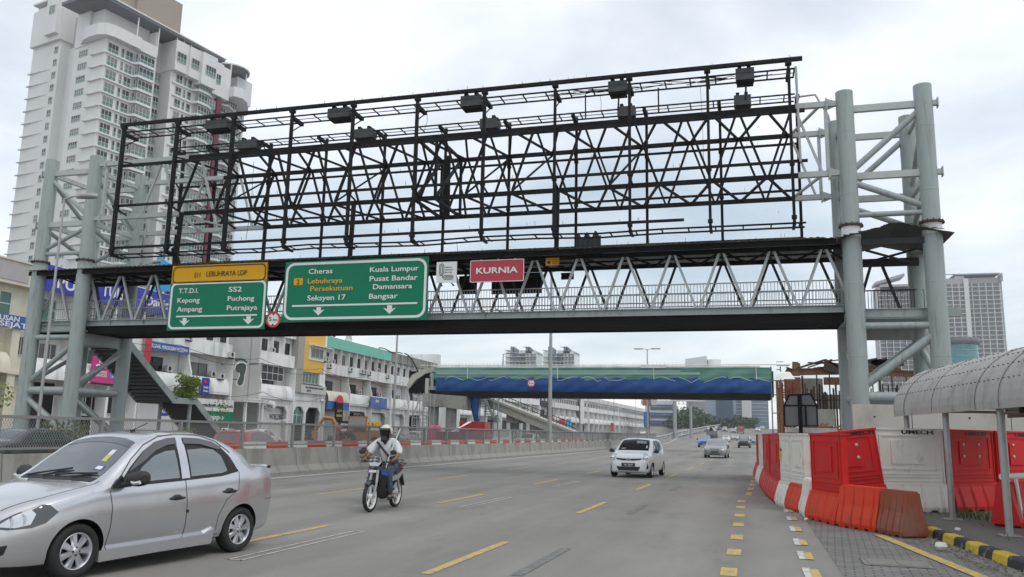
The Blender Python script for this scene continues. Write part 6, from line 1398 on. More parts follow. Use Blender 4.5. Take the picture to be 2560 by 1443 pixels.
# ---- small white hatchback
def hatch(paint_, full=True):
    c = Car(3.64, 1.63, 1.51, 2.455, .70, .275, [(0, .60), (.015, .70), (.05, .80), (.12, .90), (.2, .965), (.245, 1.02), (.30, 1.16), (.38, 1.345), (.45, 1.45), (.52, 1.495), (.65, 1.51), (.8, 1.49), (.9, 1.44), (.935, 1.37), (.965, 1.15), (.985, .95), (1, .7)],
            [(0, .55), (.03, .68), (.1, .80), (.22, .90), (.4, .945), (.7, .99), (.9, 1.03), (.97, .98), (1, .65)], [(0, .60), (.012, .74), (.03, .83), (.07, .92), (.14, .97), (.25, .995), (.6, 1), (.85, .985), (.93, .95), (.98, .86), (1, .72)], paint_, .2, .30, 90 if full else 44, 'alloy', 6, .06, True, None, [(0, .25), (.05, .18), (.9, .2), (1, .3)], .018)
    c.patch('windscreen', [(.93, -.60), (.90, 0), (.93, .60), (1.2, .59), (1.5, .545), (1.62, .52), (1.66, 0), (1.62, -.52), (1.5, -.545), (1.2, -.59)], 'top', K['glass_dark'], .004)
    c.patch('side_window', [(1.12, .97), (1.35, 1.17), (1.55, 1.31), (1.72, 1.39), (2.02, 1.415), (2.03, .99)], 'side', K['glass'], .004); c.patch('side_window', [(2.12, 1.0), (2.11, 1.415), (2.5, 1.41), (2.75, 1.37), (2.9, 1.25), (2.98, 1.06), (2.7, 1.03)], 'side', K['glass'], .004); c.patch('rear_window', [(-.52, 1.08), (-.46, 1.36), (.46, 1.36), (.52, 1.08)], 'rear', K['glass'], .004)
    c.patch('headlight', [(-.02, .66), (.06, .76), (.30, .885), (.46, .93), (.54, .90), (.46, .78), (.30, .69), (.1, .645)], 'diag', K['lens'], .006); c.patch('headlight_surround', [(.40, .905), (.47, .925), (.53, .895), (.48, .82)], 'diag', K['lamp_dark'], .009)
    for sd in (1, -1):
        q = MB(); pt = c.pr('diag', .006, sd)(.22, .755); ellip(q, pt, (.03, .075, .075)); c.solid('headlight_bulb', q, K['chrome'])
    c.patch('tail_light', [(3.36, .85), (3.40, 1.12), (3.56, 1.1), (3.56, .85)], 'rdiag', K['lamp_red'], .006)
    c.patch('grille', [(-.50, .735), (-.46, .68), (-.2, .645), (.2, .645), (.46, .68), (.50, .735), (.2, .715), (-.2, .715)], 'front', K['black'], .008); c.patch('lower_intake', [(-.47, .43), (-.38, .27), (.38, .27), (.47, .43), (.2, .42), (-.2, .42)], 'front', K['black'], .006)
    c.patch('fog_recess', [(.26, .56), (.34, .42), (.26, .33), (.14, .36)], 'diag', K['black'], .006)
    q = MB(); pt = c.pr('front', .0)(0, .49); q.b2((pt.x + .005, -.26, .435), (pt.x + .02, .26, .555)); c.solid('number_plate', q, K['plate'])
    q = MB(); pt2 = c.pr('front', .0)(0, .69); ring(q, [(.085 * math.cos(i * .2618), .06 * math.sin(i * .2618)) for i in range(24)], [(.062 * math.cos(i * .2618), .04 * math.sin(i * .2618)) for i in range(24)], (pt2.x + .012, 0, .69), (0, 1, 0), Z_, (.015, 0, 0)); q.beam((pt2.x + .02, -.04, .675), (pt2.x + .02, .045, .70), .012, .02); c.solid('emblem', q, K['chrome'])
    for sd in (1, -1):
        q = MB(); ellip(q, (.78, sd * .90, 1.0), (.07, .10, .075)); q.tube([(.80, sd * .78, .97), (.78, sd * .85, .98)], .03, 6); c.solid('mirror', q, K['rubber'])
        for hx in (1.95, 2.85): q = MB(); ellip(q, c.pr('side', .01, sd)(hx, .82), (.09, .02, .02)); c.solid('door_handle', q, paint_)
    for p in ([(1.02, .93), (1.05, .6), (1.03, .3)], [(2.07, .97), (2.09, .6), (2.07, .3)], [(2.95, 1.0), (2.9, .75), (2.7, .5), (2.65, .3)]): c.line('door_gap', p, 'side', K['steel_dark'], .01, .003)
    q = MB(); pt = c.pr('top', 0)(1.75, 0); q.tube([pt, pt + Vector((-.1, 0, .2))], .006, 6); c.solid('antenna', q, K['black'])
    c.line('bonnet_gap', [(.2, -.62), (.08, -.4), (.05, 0), (.08, .4), (.2, .62)], 'top', K['steel_dark'], .012, .003)
    return c, pt
c, _ = hatch(paint('car_white', (.70, .71, .70), 0, .3))
q = MB(); px0 = c.pr('front', 0)(0, .49).x + .021; letters(q, 'VK 5579', (px0, -.17, .465), (0, 1, 0), Z_, .06, .34, .012, .003); c.solid('lettering', q, K['sign_white'])
q = MB(); ring(q, rrect(-.27, .425, .27, .565, .015, 3), rrect(-.255, .44, .255, .55, .01, 3), (px0 - .012, 0, 0), (0, 1, 0), Z_, (.008, 0, 0)); c.solid('plate_frame', q, K['chrome'])
c.patch('dashboard_toys', [(1.0, -.50), (1.01, -.3), (1.03, -.31), (1.03, -.5)], 'top', K['sign_white'], .006); c.patch('windscreen_sticker', [(1.05, .48), (1.05, .53), (1.2, .53), (1.2, .48)], 'top', K['win_frame'], .006); c.patch('screen_reflection', [(1.3, .05), (1.3, .45), (1.48, .42), (1.48, .05)], 'top', km('screen_green', (.16, .24, .2), .1, var=0), .006)
hatch_w = c.finish('hatchback_car', 'small white hatchback with number plate VK 5579 on the carriageway', 'car', (-4.35, 34.0, 0), R_(-94.5))
# ---- grey saloon, pick-up, van and generic far traffic
def saloon(pm, ns=60):
    c = Car(4.30, 1.70, 1.46, 2.55, .85, .295, [(0, .62), (.015, .68), (.05, .76), (.12, .86), (.22, .94), (.25, .97), (.30, 1.08), (.38, 1.30), (.44, 1.41), (.52, 1.46), (.62, 1.455), (.72, 1.39), (.8, 1.22), (.86, 1.10), (.95, 1.07), (.98, .98), (1, .8)], [(0, .55), (.03, .66), (.1, .76), (.25, .88), (.5, .93), (.8, .98), (.95, .98), (1, .75)], [(0, .6), (.012, .74), (.03, .84), (.08, .93), (.16, .98), (.5, 1), (.85, .98), (.95, .92), (1, .7)], pm, .2, .33, ns, 'alloy', 6)
    c.patch('windscreen', [(1.10, -.62), (1.06, 0), (1.10, .62), (1.5, .57), (1.86, .50), (1.92, 0), (1.86, -.50), (1.5, -.57)], 'top', km('glass_far', (.16, .17, .175), .06, var=0, spec=.9, ior=1.8), .004)
    c.patch('side_window', [(1.35, .95), (1.75, 1.27), (2.1, 1.38), (2.2, 1.385), (2.21, .96)], 'side', K['glass'], .004); c.patch('side_window', [(2.3, .97), (2.29, 1.385), (2.7, 1.36), (3.0, 1.22), (3.1, 1.03)], 'side', K['glass'], .004); c.patch('rear_window', [(3.1, -.5), (3.55, -.55), (3.55, .55), (3.1, .5)], 'top', K['glass'], .004)
    c.patch('headlight', [(.0, .60), (.12, .70), (.5, .80), (.66, .79), (.55, .70), (.25, .61)], 'diag', K['lens'], .006); c.patch('tail_light', [(4.0, .74), (4.02, .95), (4.22, .93), (4.22, .74)], 'rdiag', K['lamp_red'], .006)
    c.patch('grille', [(-.38, .70), (-.3, .60), (.3, .60), (.38, .70)], 'front', K['lamp_dark'], .006); c.patch('lower_intake', [(-.42, .36), (-.36, .26), (.36, .26), (.42, .36)], 'front', K['black'], .006)
    q = MB(); pt = c.pr('front', .0)(0, .46); q.b2((pt.x, -.26, .41), (pt.x + .015, .26, .52)); c.solid('number_plate', q, K['plate'])
    for sd in (1, -1): q = MB(); ellip(q, (.92, sd * .92, .97), (.07, .11, .075)); q.tube([(.95, sd * .8, .94), (.92, sd * .86, .95)], .03, 6); c.solid('mirror', q, pm)
    return c
def van(pm, L_=4.2, H=1.85, pickup=False):
    top = [(0, .85), (.02, .95), (.08, 1.03), (.16, 1.10), (.2, 1.2), (.28, 1.55), (.34, 1.76), (.4, H), (.7, H), (.95, H - .04), (.98, H - .3), (1, 1.0)]
    if pickup: top = [(0, .95), (.02, 1.05), (.1, 1.12), (.22, 1.17), (.25, 1.22), (.31, 1.5), (.36, 1.72), (.42, H), (.6, H), (.9, H - .05), (.96, H - .3), (1, 1.1)]
    c = Car(L_, 1.75, H, L_ * .6, L_ * .19, .36 if pickup else .3, top, [(0, .75), (.05, .9), (.2, 1.0), (.5, 1.03), (.9, 1.06), (1, .9)], [(0, .7), (.02, .85), (.08, .95), (.2, 1), (.9, .99), (.97, .93), (1, .8)], pm, .3, .2, 50, 'alloy', 6, .06)
    c.patch('windscreen', [(.2 * L_, -.62), (.18 * L_, 0), (.2 * L_, .62), (.33 * L_, .60), (.345 * L_, 0), (.33 * L_, -.60)] if not pickup else [(.26 * L_, -.62), (.24 * L_, 0), (.26 * L_, .62), (.36 * L_, .60), (.37 * L_, 0), (.36 * L_, -.60)], 'top', km('glass_far', (.16, .17, .175), .06, var=0), .004)
    for a, b in ((.3, .5), (.53, .7), (.73, .9)): c.patch('side_window', [(a * L_, 1.12), (a * L_ + .15, H - .22), (b * L_, H - .22), (b * L_, 1.12)], 'side', K['glass'], .004)
    c.patch('rear_window', [(-.6, 1.15), (-.55, H - .25), (.55, H - .25), (.6, 1.15)], 'rear', K['glass'], .004)
    c.patch('headlight', [(.0, .78), (.12, .90), (.5, .97), (.6, .88), (.3, .78)], 'diag', K['lens'], .006); c.patch('tail_light', [(L_ - .15, .8), (L_ - .15, 1.1), (L_ - .03, 1.1), (L_ - .03, .8)], 'rdiag', K['lamp_red'], .006)
    c.patch('grille', [(-.45, .85), (-.4, .66), (.4, .66), (.45, .85)], 'front', K['lamp_dark'], .006); c.patch('lower_intake', [(-.6, .58), (-.5, .36), (.5, .36), (.6, .58)], 'front', K['black'], .006)
    q = MB(); pt = c.pr('front', .0)(0, .55); q.b2((pt.x, -.26, .5), (pt.x + .015, .26, .61)); c.solid('number_plate', q, K['plate'])
    for sd in (1, -1): q = MB(); ellip(q, (L_ * .2, sd * .98, 1.15), (.08, .12, .11)); q.tube([(L_ * .2, sd * .82, 1.08), (L_ * .2, sd * .95, 1.1)], .03, 6); c.solid('mirror', q, K['rubber'])
    return c
pg = paint('car_grey', (.23, .23, .22), .5, .35)
def facing(px, py, dx=0.0): p = gl(px, py); return (p.x + dx, p.y, p.z)
p = gl(1790, 1146); midcar = saloon(pg).finish('saloon_car', 'grey saloon car behind the white hatchback on the open road', 'car', (p.x, p.y + 2.15, p.z), R_(-92.5))
p = gl(1861, 1120.5); pick = van(paint('car_black', (.02, .021, .022), .2, .3), 4.9, 1.78, True).finish('pickup_truck', 'black bonneted pickup with a bright windscreen beside the barrier tip', 'pickup truck', (p.x, p.y + 2.4, p.z), R_(-92))
p = gl(1767, 1119); vb = van(paint('car_blue', (.07, .23, .55), .2, .35), 4.0, 1.75).finish('van', 'sky blue van half hidden behind the grey saloon', 'van', (p.x - .4, p.y + 2.0, p.z), R_(-90))
colors = {'white': paint('far_white', (.62, .62, .6)), 'silver': paint('far_silver', (.42, .42, .42), .4), 'red': paint('car_red', (.38, .015, .02)), 'dark': paint('car_dark', (.03, .032, .036), .2), 'teal': paint('car_teal', (.04, .28, .32))}
def recol(o, src, dst): return swap_mat(o, {src: dst})
GRP = 'cars queuing on the far road'
far = [('s', 1815, 1105, 'white', 'white saloon far down the road, its bonnet showing right of the grey saloon'), ('s', 1838, 1101, 'silver', 'silver saloon far down the road, left of the black pickup'), ('s', 1884, 1112, 'teal', 'taxi with a teal lower body peeping between black pickup and red barrier'),
       ('h', 1776, 1095, 'white', 'white hatchback right behind the grey saloon roof'), ('s', 1833, 1082, 'silver', 'silver saloon climbing the slope left of the red truck'), ('h', 1843, 1076, 'white', 'white hatchback highest on the slope left of the red truck'), ('v', 1812, 1080, 'silver', 'tall silver van on the slope, by the median'),
       ('s', 1780, 1081, 'white', 'white saloon on the rising lane left of the queue'), ('v', 1768, 1079, 'silver', 'dull silver van leftmost on the rising lane'), ('h', 1798, 1076, 'dark', 'dark hatchback among the white ones on the slope'), ('s', 1792, 1074, 'white', 'small white car near the crest of the slope'), ('s', 1895, 1079, 'white', 'white saloon far right, just past the red truck'), ('s', 1906, 1074, 'silver', 'silver saloon furthest right near the crest'), ('h', 1890, 1071, 'white', 'tiny white hatchback at the crest right of the truck')]
proto = {'s': (saloon(colors['white'], 30), 2.15), 'h': (hatch(colors['white'], False)[0], 1.8), 'v': (van(colors['white'], 4.2), 2.1)}
made = {}
def traffic(k, px, py, colr, lab, ang=-90, grp=GRP, xyz=None):
    c, hl_ = proto[k]; p = xyz or gl(px, py); nm = {'s': 'saloon_car', 'h': 'hatchback_car', 'v': 'van'}[k]; cat = 'van' if k == 'v' else 'car'
    s_ = -1 if ang < 0 else 1; loc = (p[0], p[1] + hl_ if ang < 0 else p[1] + hl_, p[2])
    if k not in made: o = c.finish(nm, lab, cat, loc, R_(ang), grp); made[k] = copy_tree(o); [col.objects.unlink(x) for x in [made[k]] + list(made[k].children_recursive)]
    else:
        o = dup(made[k], loc, R_(ang), lab, grp)
    if colr != 'white': recol(o, colors['white'], colors[colr])
    return o
for a in far: traffic(*a)
# low dark coupe, red hatchback and others on the service road behind the fence
SGRP = 'vehicles on the service road behind the fence'
traffic('s', 0, 0, 'dark', 'black saloon behind the fence at the left edge', 90, SGRP, (-21.5, 18.9, 0))
traffic('h', 0, 0, 'red', 'red hatchback behind the fence, just past the silver saloon roof', 90, SGRP, (-20.2, 29.0, 0))
traffic('s', 0, 0, 'white', 'white saloon behind the fence left of the tall lamp post', -90, SGRP, (-22.5, 67, 0)); traffic('v', 0, 0, 'silver', 'silver van behind the fence next to the tall lamp post', -90, SGRP, (-20.8, 69, 0))
traffic('h', 0, 0, 'white', 'white hatchback behind the fence right of the tall lamp post', -90, SGRP, (-21, 78, 0)); traffic('s', 0, 0, 'red', 'red saloon behind the fence by the concrete ramp foot', -90, SGRP, (-24.5, 70, 0))
traffic('v', 0, 0, 'white', 'white van parked before the distant white shop row', 90, SGRP, (-44, 190, .3)); traffic('s', 0, 0, 'silver', 'silver saloon behind the fence over the white hatchback roof', 90, SGRP, (-27, 175, .3)); traffic('s', 0, 0, 'white', 'white saloon behind the fence before the blue and white building', 90, SGRP, (-30, 245, 1.2))
traffic('s', 0, 0, 'white', 'white saloon parked under the shop arcade near the stair foot', 0, SGRP, (-44.5, 62, 0)); traffic('s', 0, 0, 'dark', 'dark saloon parked before the white block with shutters', 90, SGRP, (-36, 76, 0)); traffic('s', 0, 0, 'dark', 'long dark saloon parked before the arcade left of the digger', 90, SGRP, (-35, 66, 0))
for i, (y, x, kk, cl, lab) in enumerate(((84, -38, 's', 'silver', 'silver saloon parked before the mustard fronted shop'), (92, -38.5, 'h', 'white', 'white hatchback parked before the sign tower with the red dome'), (104, -39, 's', 'dark', 'dark saloon parked before the yellow Sorvan letters'), (112, -39, 'v', 'white', 'white van parked before the photo banner of the turquoise topped block'), (54, -36, 's', 'white', 'white saloon parked below the magenta board'), (124, -33, 's', 'red', 'red saloon parked by the farther footbridge ramp'), (150, -30, 'h', 'silver', 'silver hatchback parked past the farther footbridge'))):
    traffic(kk, 0, 0, cl, lab, 90, SGRP, (x, y, 0))
for k in made.values():
    for x in list(k.children_recursive) + [k]: bpy.data.objects.remove(x)
# trucks
def truck(name, lab, loc, rz, cabm, bodym, kind):
    t = thing(name, lab, 'lorry', loc, rz); q = MB()
    q.prism([(0, .5), (0, 1.3), (-.12, 1.5), (-.3, 2.35), (-1.7, 2.4), (-1.7, .5)], (3.2, -1.1, 0), X_, Z_, (0, 2.2, 0)); q.build('cab', cabm, t)
    q = MB(); q.b2((3.06, -.95, 1.5), (3.2, .95, 2.2)) if False else q.prism([(0, 0), (-.16, .75), (-.14, .76), (.02, 0)], (3.12, -.95, 1.5), X_, Z_, (0, 1.9, 0)); q.build('windscreen', K['glass'], t)
    q = MB(); q.b2((-3.4, -1.0, .55), (1.5, 1.0, .75)); q.build('chassis', K['steel_black'], t)
    q = MB()
    if kind == 'tarp':
        rows = [[(-3.3 + 4.7 * i / 8, -1.15 + 2.3 * j / 8, 1.6 + 1.5 * math.sin(math.pi * (j + .6) / 9.2) * (.8 + .25 * math.sin(i * 1.4 + j)) ) for j in range(9)] for i in range(9)]; q.grid(rows); q.b2((-3.4, -1.2, .75), (1.4, 1.2, 1.7))
    elif kind == 'box': q.b2((-3.4, -1.2, .75), (1.4, 1.2, 2.9))
    else:
        q.b2((-3.4, -1.2, .75), (1.4, 1.2, .85))
        for a in ((-3.4, -1.2, -3.3, 1.2), (-3.3, -1.2, 1.4, -1.14), (-3.3, 1.14, 1.4, 1.2), (1.3, -1.14, 1.4, 1.14)): q.b2((a[0], a[1], .85), (a[2], a[3], 1.55))
        for i in range(6): q.b2((-3.44, -1.2 + .47 * i, .8), (-3.4, -1.15 + .47 * i, 1.55))
    q.build('load_bed', bodym, t)
    for sd in (1, -1): q = MB(); q.b2((-3.45, sd * .7, .6), (-3.42, sd * 1.05, .75)); q.build('tail_light', K['lamp_red'], t); q = MB(); q.b2((3.2, sd * .65, .7), (3.23, sd * 1.0, .9)); q.build('headlight', K['lens'], t)
    wm, rm = wheel_mesh(.45, .28, .27), rim_mesh(.27, .28, 5, K['galv'])
    for x in (2.3, -2.0):
        for sd in (1, -1): o = obj('wheel', wm, t, (x, sd * .95, .45), (0, 0, 0 if sd > 0 else math.pi)); obj('rim', rm, o)
    return t
p = gl(1808, 1083); truck('lorry', 'dark lorry with a red front high on the slope', (p.x + 5.5, p.y + 3, p.z), R_(-90), colors['red'], km('lorry_dark', (.07, .05, .045), .7, var=.2, scale=1), 'box')
p = gl(1786, 1106); truck('lorry', 'lorry with a bulging grey tarpaulin load behind the grey saloon', (p.x - .6, p.y + 6, p.z), R_(-90), colors['dark'], km('tarp_grey', (.36, .36, .35), .8, var=.15, scale=.8), 'tarp')
tl = truck('lorry', 'dark red dropside lorry behind the fence near the left pier of the farther footbridge', (-21.6, 62.5, 0), R_(90), colors['red'], km('lorry_red', (.15, .02, .022), .6, var=.2, scale=1), 'drop')
t = thing('pipe_bundle', 'pair of white poles sticking out over the dark red lorry', 'poles', (-21.6, 61.2, 1.6)); q = MB(); q.tube([(-.9, -.8, -.5), (.25, 1.2, .75)], .05, 8); q.tube([(-.5, -.8, -.1), (.45, 1.2, .75)], .05, 8); q.build('pole', K['white_paint'], t)
t = thing('water_tank', 'pair of pink drums standing beside the pier of the farther footbridge', 'drums', (-25.6, 66, 0)); q = MB()
for x in (-.29, .29): q.lathe([(0, .8), (.22, .8), (.25, .9), (.25, 1.9), (.22, 2.05), (0, 2.05)], 16, (x, 0, 0)); q.b2((x - .2, -.2, 0), (x + .2, .2, .8))
q.build('drum', km('pink_drum', (.6, .07, .2), .5, var=.1), t)
# backhoe digger
p = PY(900, 1075, 64); t = thing('digger', 'orange backhoe digger with a raised arm behind the fence', 'digger', (p.x, 64, 0), R_(25)); og = km('digger_orange', (.34, .145, .03), .5, var=.12, scale=2, dirt=(.12, .08, .05), dirt_amt=.4, dscale=(2, 2, 2))
q = MB(); q.prism([(-1.6, .7), (2.0, .7), (2.1, 1.4), (1.2, 1.55), (.6, 1.5), (-1.6, 1.4)], (0, -.6, 0), X_, Z_, (0, 1.2, 0)); q.b2((-1.0, -.75, 2.55), (.6, .75, 2.66)); q.build('body', og, t)
q = MB(); q.b2((-.95, -.66, 1.42), (.5, .66, 2.55)); q.build('cab_glass', K['glass'], t)
q = MB()
for x in (-.95, .5):
    for y in (-.66, .66): q.tube([(x, y, 1.4), (x, y, 2.55)], .05, 6)
q.build('cab_post', og, t)
q = MB(); q.tube([(-1.6, 0, 1.1), (-2.3, 0, 2.4), (-3.0, 0, 2.5)], .17, 8); q.tube([(-3.0, 0, 2.5), (-3.7, 0, 1.4)], .13, 8); q.build('rear_arm', og, t); q = MB(); q.prism([(0, 0), (.5, -.1), (.55, -.6), (.1, -.65)], (-4.0, -.3, 1.4), X_, Z_, (0, .6, 0)); q.build('bucket', og, t)
q = MB(); q.beam((1.2, .5, 1.3), (2.9, .5, .8), .15, .25); q.beam((1.2, -.5, 1.3), (2.9, -.5, .8), .15, .25); q.prism([(0, 0), (.7, -.1), (.8, .1), (.15, .75), (0, .75)], (2.85, -1.1, .3), X_, Z_, (0, 2.2, 0)); q.build('loader', og, t)
wm1, wm2 = wheel_mesh(.7, .4, .36), wheel_mesh(.5, .3, .26)
for x, m_, r in ((-1.0, wm1, .7), (1.3, wm2, .5)):
    for sd in (1, -1): o = obj('wheel', m_, t, (x, sd * .75, r)); q = MB(); q.lathe([(0, .12 * sd), (.3 if r > .6 else .2, .12 * sd)], 16, ax='y'); q.build('rim', og, o)
# ------------------------------------------------------------------ motorcycles and riders
def skin(name, nodes, edges, m, parent, sub=2, root='pelvis'):
    ids = list(nodes); me = bpy.data.meshes.new(name); me.from_pydata([nodes[i][0] for i in ids], [(ids.index(a), ids.index(b)) for a, b in edges], [])
    o = bpy.data.objects.new('tmp', me); col.objects.link(o); o.modifiers.new('s', 'SKIN'); md_ = o.modifiers.new('u', 'SUBSURF'); md_.levels = sub; md_.render_levels = sub
    for i, k in enumerate(ids):
        r = nodes[k][1]; me.skin_vertices[0].data[i].radius = r if isinstance(r, tuple) else (r, r); me.skin_vertices[0].data[i].use_root = (k == root)
    o.modifiers['s'].use_smooth_shade = True; bpy.context.view_layer.update(); m2 = evmesh(o); bpy.data.objects.remove(o); m2.materials.clear(); m2.materials.append(m)
    for p in m2.polygons: p.use_smooth = True
    m2.name = name; return obj(name, m2, parent)
km('skin_brown', (.20, .105, .065), .6, var=.06, scale=6); km('shirt_white', (.62, .62, .61), .8, var=.06, scale=6, bump=.6, bscale=9); km('jeans', (.055, .075, .12), .85, var=.25, scale=9, dirt=(.3, .32, .36), dirt_amt=.55, dscale=(9, 9, 9), dlo=.55, dhi=.66); km('shoe', (.03, .028, .026), .6, var=.1)
km('helmet_cream', (.58, .56, .45), .2, var=.02, coat=1); km('bike_black', (.012, .012, .014), .25, var=0, coat=.6); km('bike_blue', (.012, .09, .36), .25, var=0, coat=.8); km('bike_silver', (.45, .46, .48), .3, .5, var=0, coat=.5); km('wheel_white', (.68, .68, .66), .4, var=.03); km('maroon', (.14, .03, .045), .8, var=.1)
def bike(lab, loc, rz, accent='bike_blue', grp=None):
    t = thing('motorcycle', lab, 'motorcycle', loc, rz, grp)
    for x in (.62, -.62):
        q = MB(); q.lathe([(.235, -.028), (.26, -.042), (.285, -.035), (.298, 0), (.285, .035), (.26, .042), (.235, .028), (.228, 0), (.235, -.028)], 32, ax='y'); o = obj('wheel', q.mesh('wheel', K['tyre']), t, (x, 0, .298))
        q = MB(); q.lathe([(.236, -.03), (.215, -.026), (.205, 0), (.215, .026), (.236, .03)], 32, ax='y')
        for k in range(5): a = k * 1.2566 + .3; e_ = Vector((math.cos(a), 0, math.sin(a))); q.beam(e_ * .04, e_ * .215, .035, .03, (0, 1, 0))
        q.lathe([(0, -.05), (.05, -.05), (.055, 0), (.05, .05), (0, .05)], 16, ax='y'); obj('rim', q.mesh('rim', K['wheel_white']), o)
    q = MB()
    for y in (.075, -.075): q.tube([(.62, y, .298), (.50, y, .62), (.44, y * .8, .82)], [.025, .028, .028], 8); q.tube([(-.62, y * 1.3, .298), (-.42, y * 1.6, .66)], .028, 8); q.tube([(-.62, y * 1.3, .298), (-.1, y, .33)], .02, 6)
    q.lathe([(0, -.09), (.1, -.09), (.1, -.085), (0, -.085)], 16, (.62, 0, .298), 'y'); q.build('fork', K['galv'], t)
    q = MB(); q.grid([[(.62 + .32 * math.cos(R_(a)), y, .298 + .32 * math.sin(R_(a)) + .02 - .03 * (abs(y) / .06) ** 2) for y in (-.06, -.03, 0, .03, .06)] for a in range(50, 165, 13)]); q.build('mudguard', K['bike_black'], t)
    q = MB(); rows = []                          # leg shield / front fairing
    for z, x, w_, d in ((.34, .28, .10, .05), (.5, .33, .15, .06), (.65, .38, .20, .07), (.78, .43, .20, .08), (.88, .46, .14, .07), (.93, .45, .06, .03)): rows.append([(x - .12 * (abs(k) / 3) ** 2 - .02, w_ * k / 3, z) for k in range(-3, 4)] + [(x - .2, w_ * k / 3, z) for k in range(3, -4, -1)])
    q.grid(rows, closed=True); q.build('fairing', K['bike_black'], t)
    for sd in (1, -1):
        q = MB(); q.grid([[(x, sd * (y + .012), z) for x, y, z in r_] for r_ in ([(.44, .12, .80), (.38, .18, .83), (.28, .2, .80)], [(.42, .13, .75), (.37, .185, .77), (.28, .2, .74)], [(.40, .16, .72), (.36, .19, .72), (.3, .2, .69)])]); q.build('fairing_panel', K[accent], t)
    q = MB(); q.grid([[(.50, -.09, .90), (.53, 0, .90), (.50, .09, .90)], [(.47, -.13, .96), (.515, 0, .965), (.47, .13, .96)], [(.42, -.12, 1.02), (.46, 0, 1.03), (.42, .12, 1.02)]]); q.build('headlight', K['lens'], t)
    q = MB(); ellip(q, (.38, 0, .97), (.12, .17, .07)); q.build('handlebar_cover', K['bike_black'], t)
    q = MB(); q.tube([(.36, 0, .98), (.36, .2, .98), (.30, .38, 1.0)], .014, 8); q.tube([(.36, 0, .98), (.36, -.2, .98), (.30, -.38, 1.0)], .014, 8)
    for sd in (1, -1): q.tube([(.325, sd * .27, .993), (.295, sd * .39, 1.0)], .02, 8); q.tube([(.4, sd * .18, .98), (.41, sd * .36, .965)], .008, 6)
    q.build('handlebar', K['rubber'], t)
    for sd in (1, -1): q = MB(); q.tube([(.36, sd * .2, 1.0), (.38, sd * .26, 1.12), (.36, sd * .3, 1.16)], .009, 6); ellip(q, (.36, sd * .35, 1.18), (.02, .075, .05)); q.build('mirror', K['rubber'], t)
    q = MB(); q.tube([(.3, 0, .62), (.05, 0, .52), (-.2, 0, .62), (-.6, 0, .74), (-.86, 0, .78)], [.05, .09, .1, .1, .05], 10); q.build('frame', K['bike_black'], t)
    q = MB(); rows = []
    for x, z, w_ in ((.02, .70, .08), (-.12, .755, .12), (-.35, .775, .14), (-.6, .80, .13), (-.8, .83, .08)): rows.append([(x, -w_, z - .05), (x, -w_ * .8, z), (x, 0, z + .012), (x, w_ * .8, z), (x, w_, z - .05)])
    q.grid(rows); q.build('seat', K['rubber'], t)
    for sd in (1, -1):
        q = MB(); q.grid([[(-.15, sd * .13, .68), (-.5, sd * .145, .74), (-.88, sd * .09, .84)], [(-.12, sd * .13, .56), (-.5, sd * .14, .62), (-.9, sd * .07, .78)]]); q.build('side_panel', K['bike_silver' if accent == 'bike_blue' else accent], t)
    q = MB(); ellip(q, (.02, 0, .34), (.2, .12, .13)); q.tube([(.1, .0, .4), (.3, 0, .38)], .07, 10); q.tube([(.05, -.13, .26), (-.3, -.16, .24), (-.85, -.17, .36)], [.02, .03, .045], 8); q.tube([(.0, -.25, .25), (.0, .25, .25)], .015, 6); q.tube([(-.3, .1, .25), (-.25, .2, .03)], .012, 6); q.build('engine', K['steel_dark'], t)
    q = MB(); q.tube([(-.6, .1, .82), (-.92, .1, .92), (-.92, -.1, .92), (-.6, -.1, .82)], .012, 6); q.prism([(0, 0), (-.12, -.25), (-.1, -.26), (.04, -.05)], (-.85, -.06, .7), X_, Z_, (0, .12, 0)); q.build('grab_rail', K['rubber'], t)
    q = MB(); q.box((-.93, 0, .79), (.03, .1, .06)); q.build('tail_light', K['lamp_red'], t); q = MB(); q.box((.56, 0, .80), (.01, .16, .05)); q.build('number_plate', K['sign_white'] if accent == 'bike_blue' else K['plate'], t)
    return t
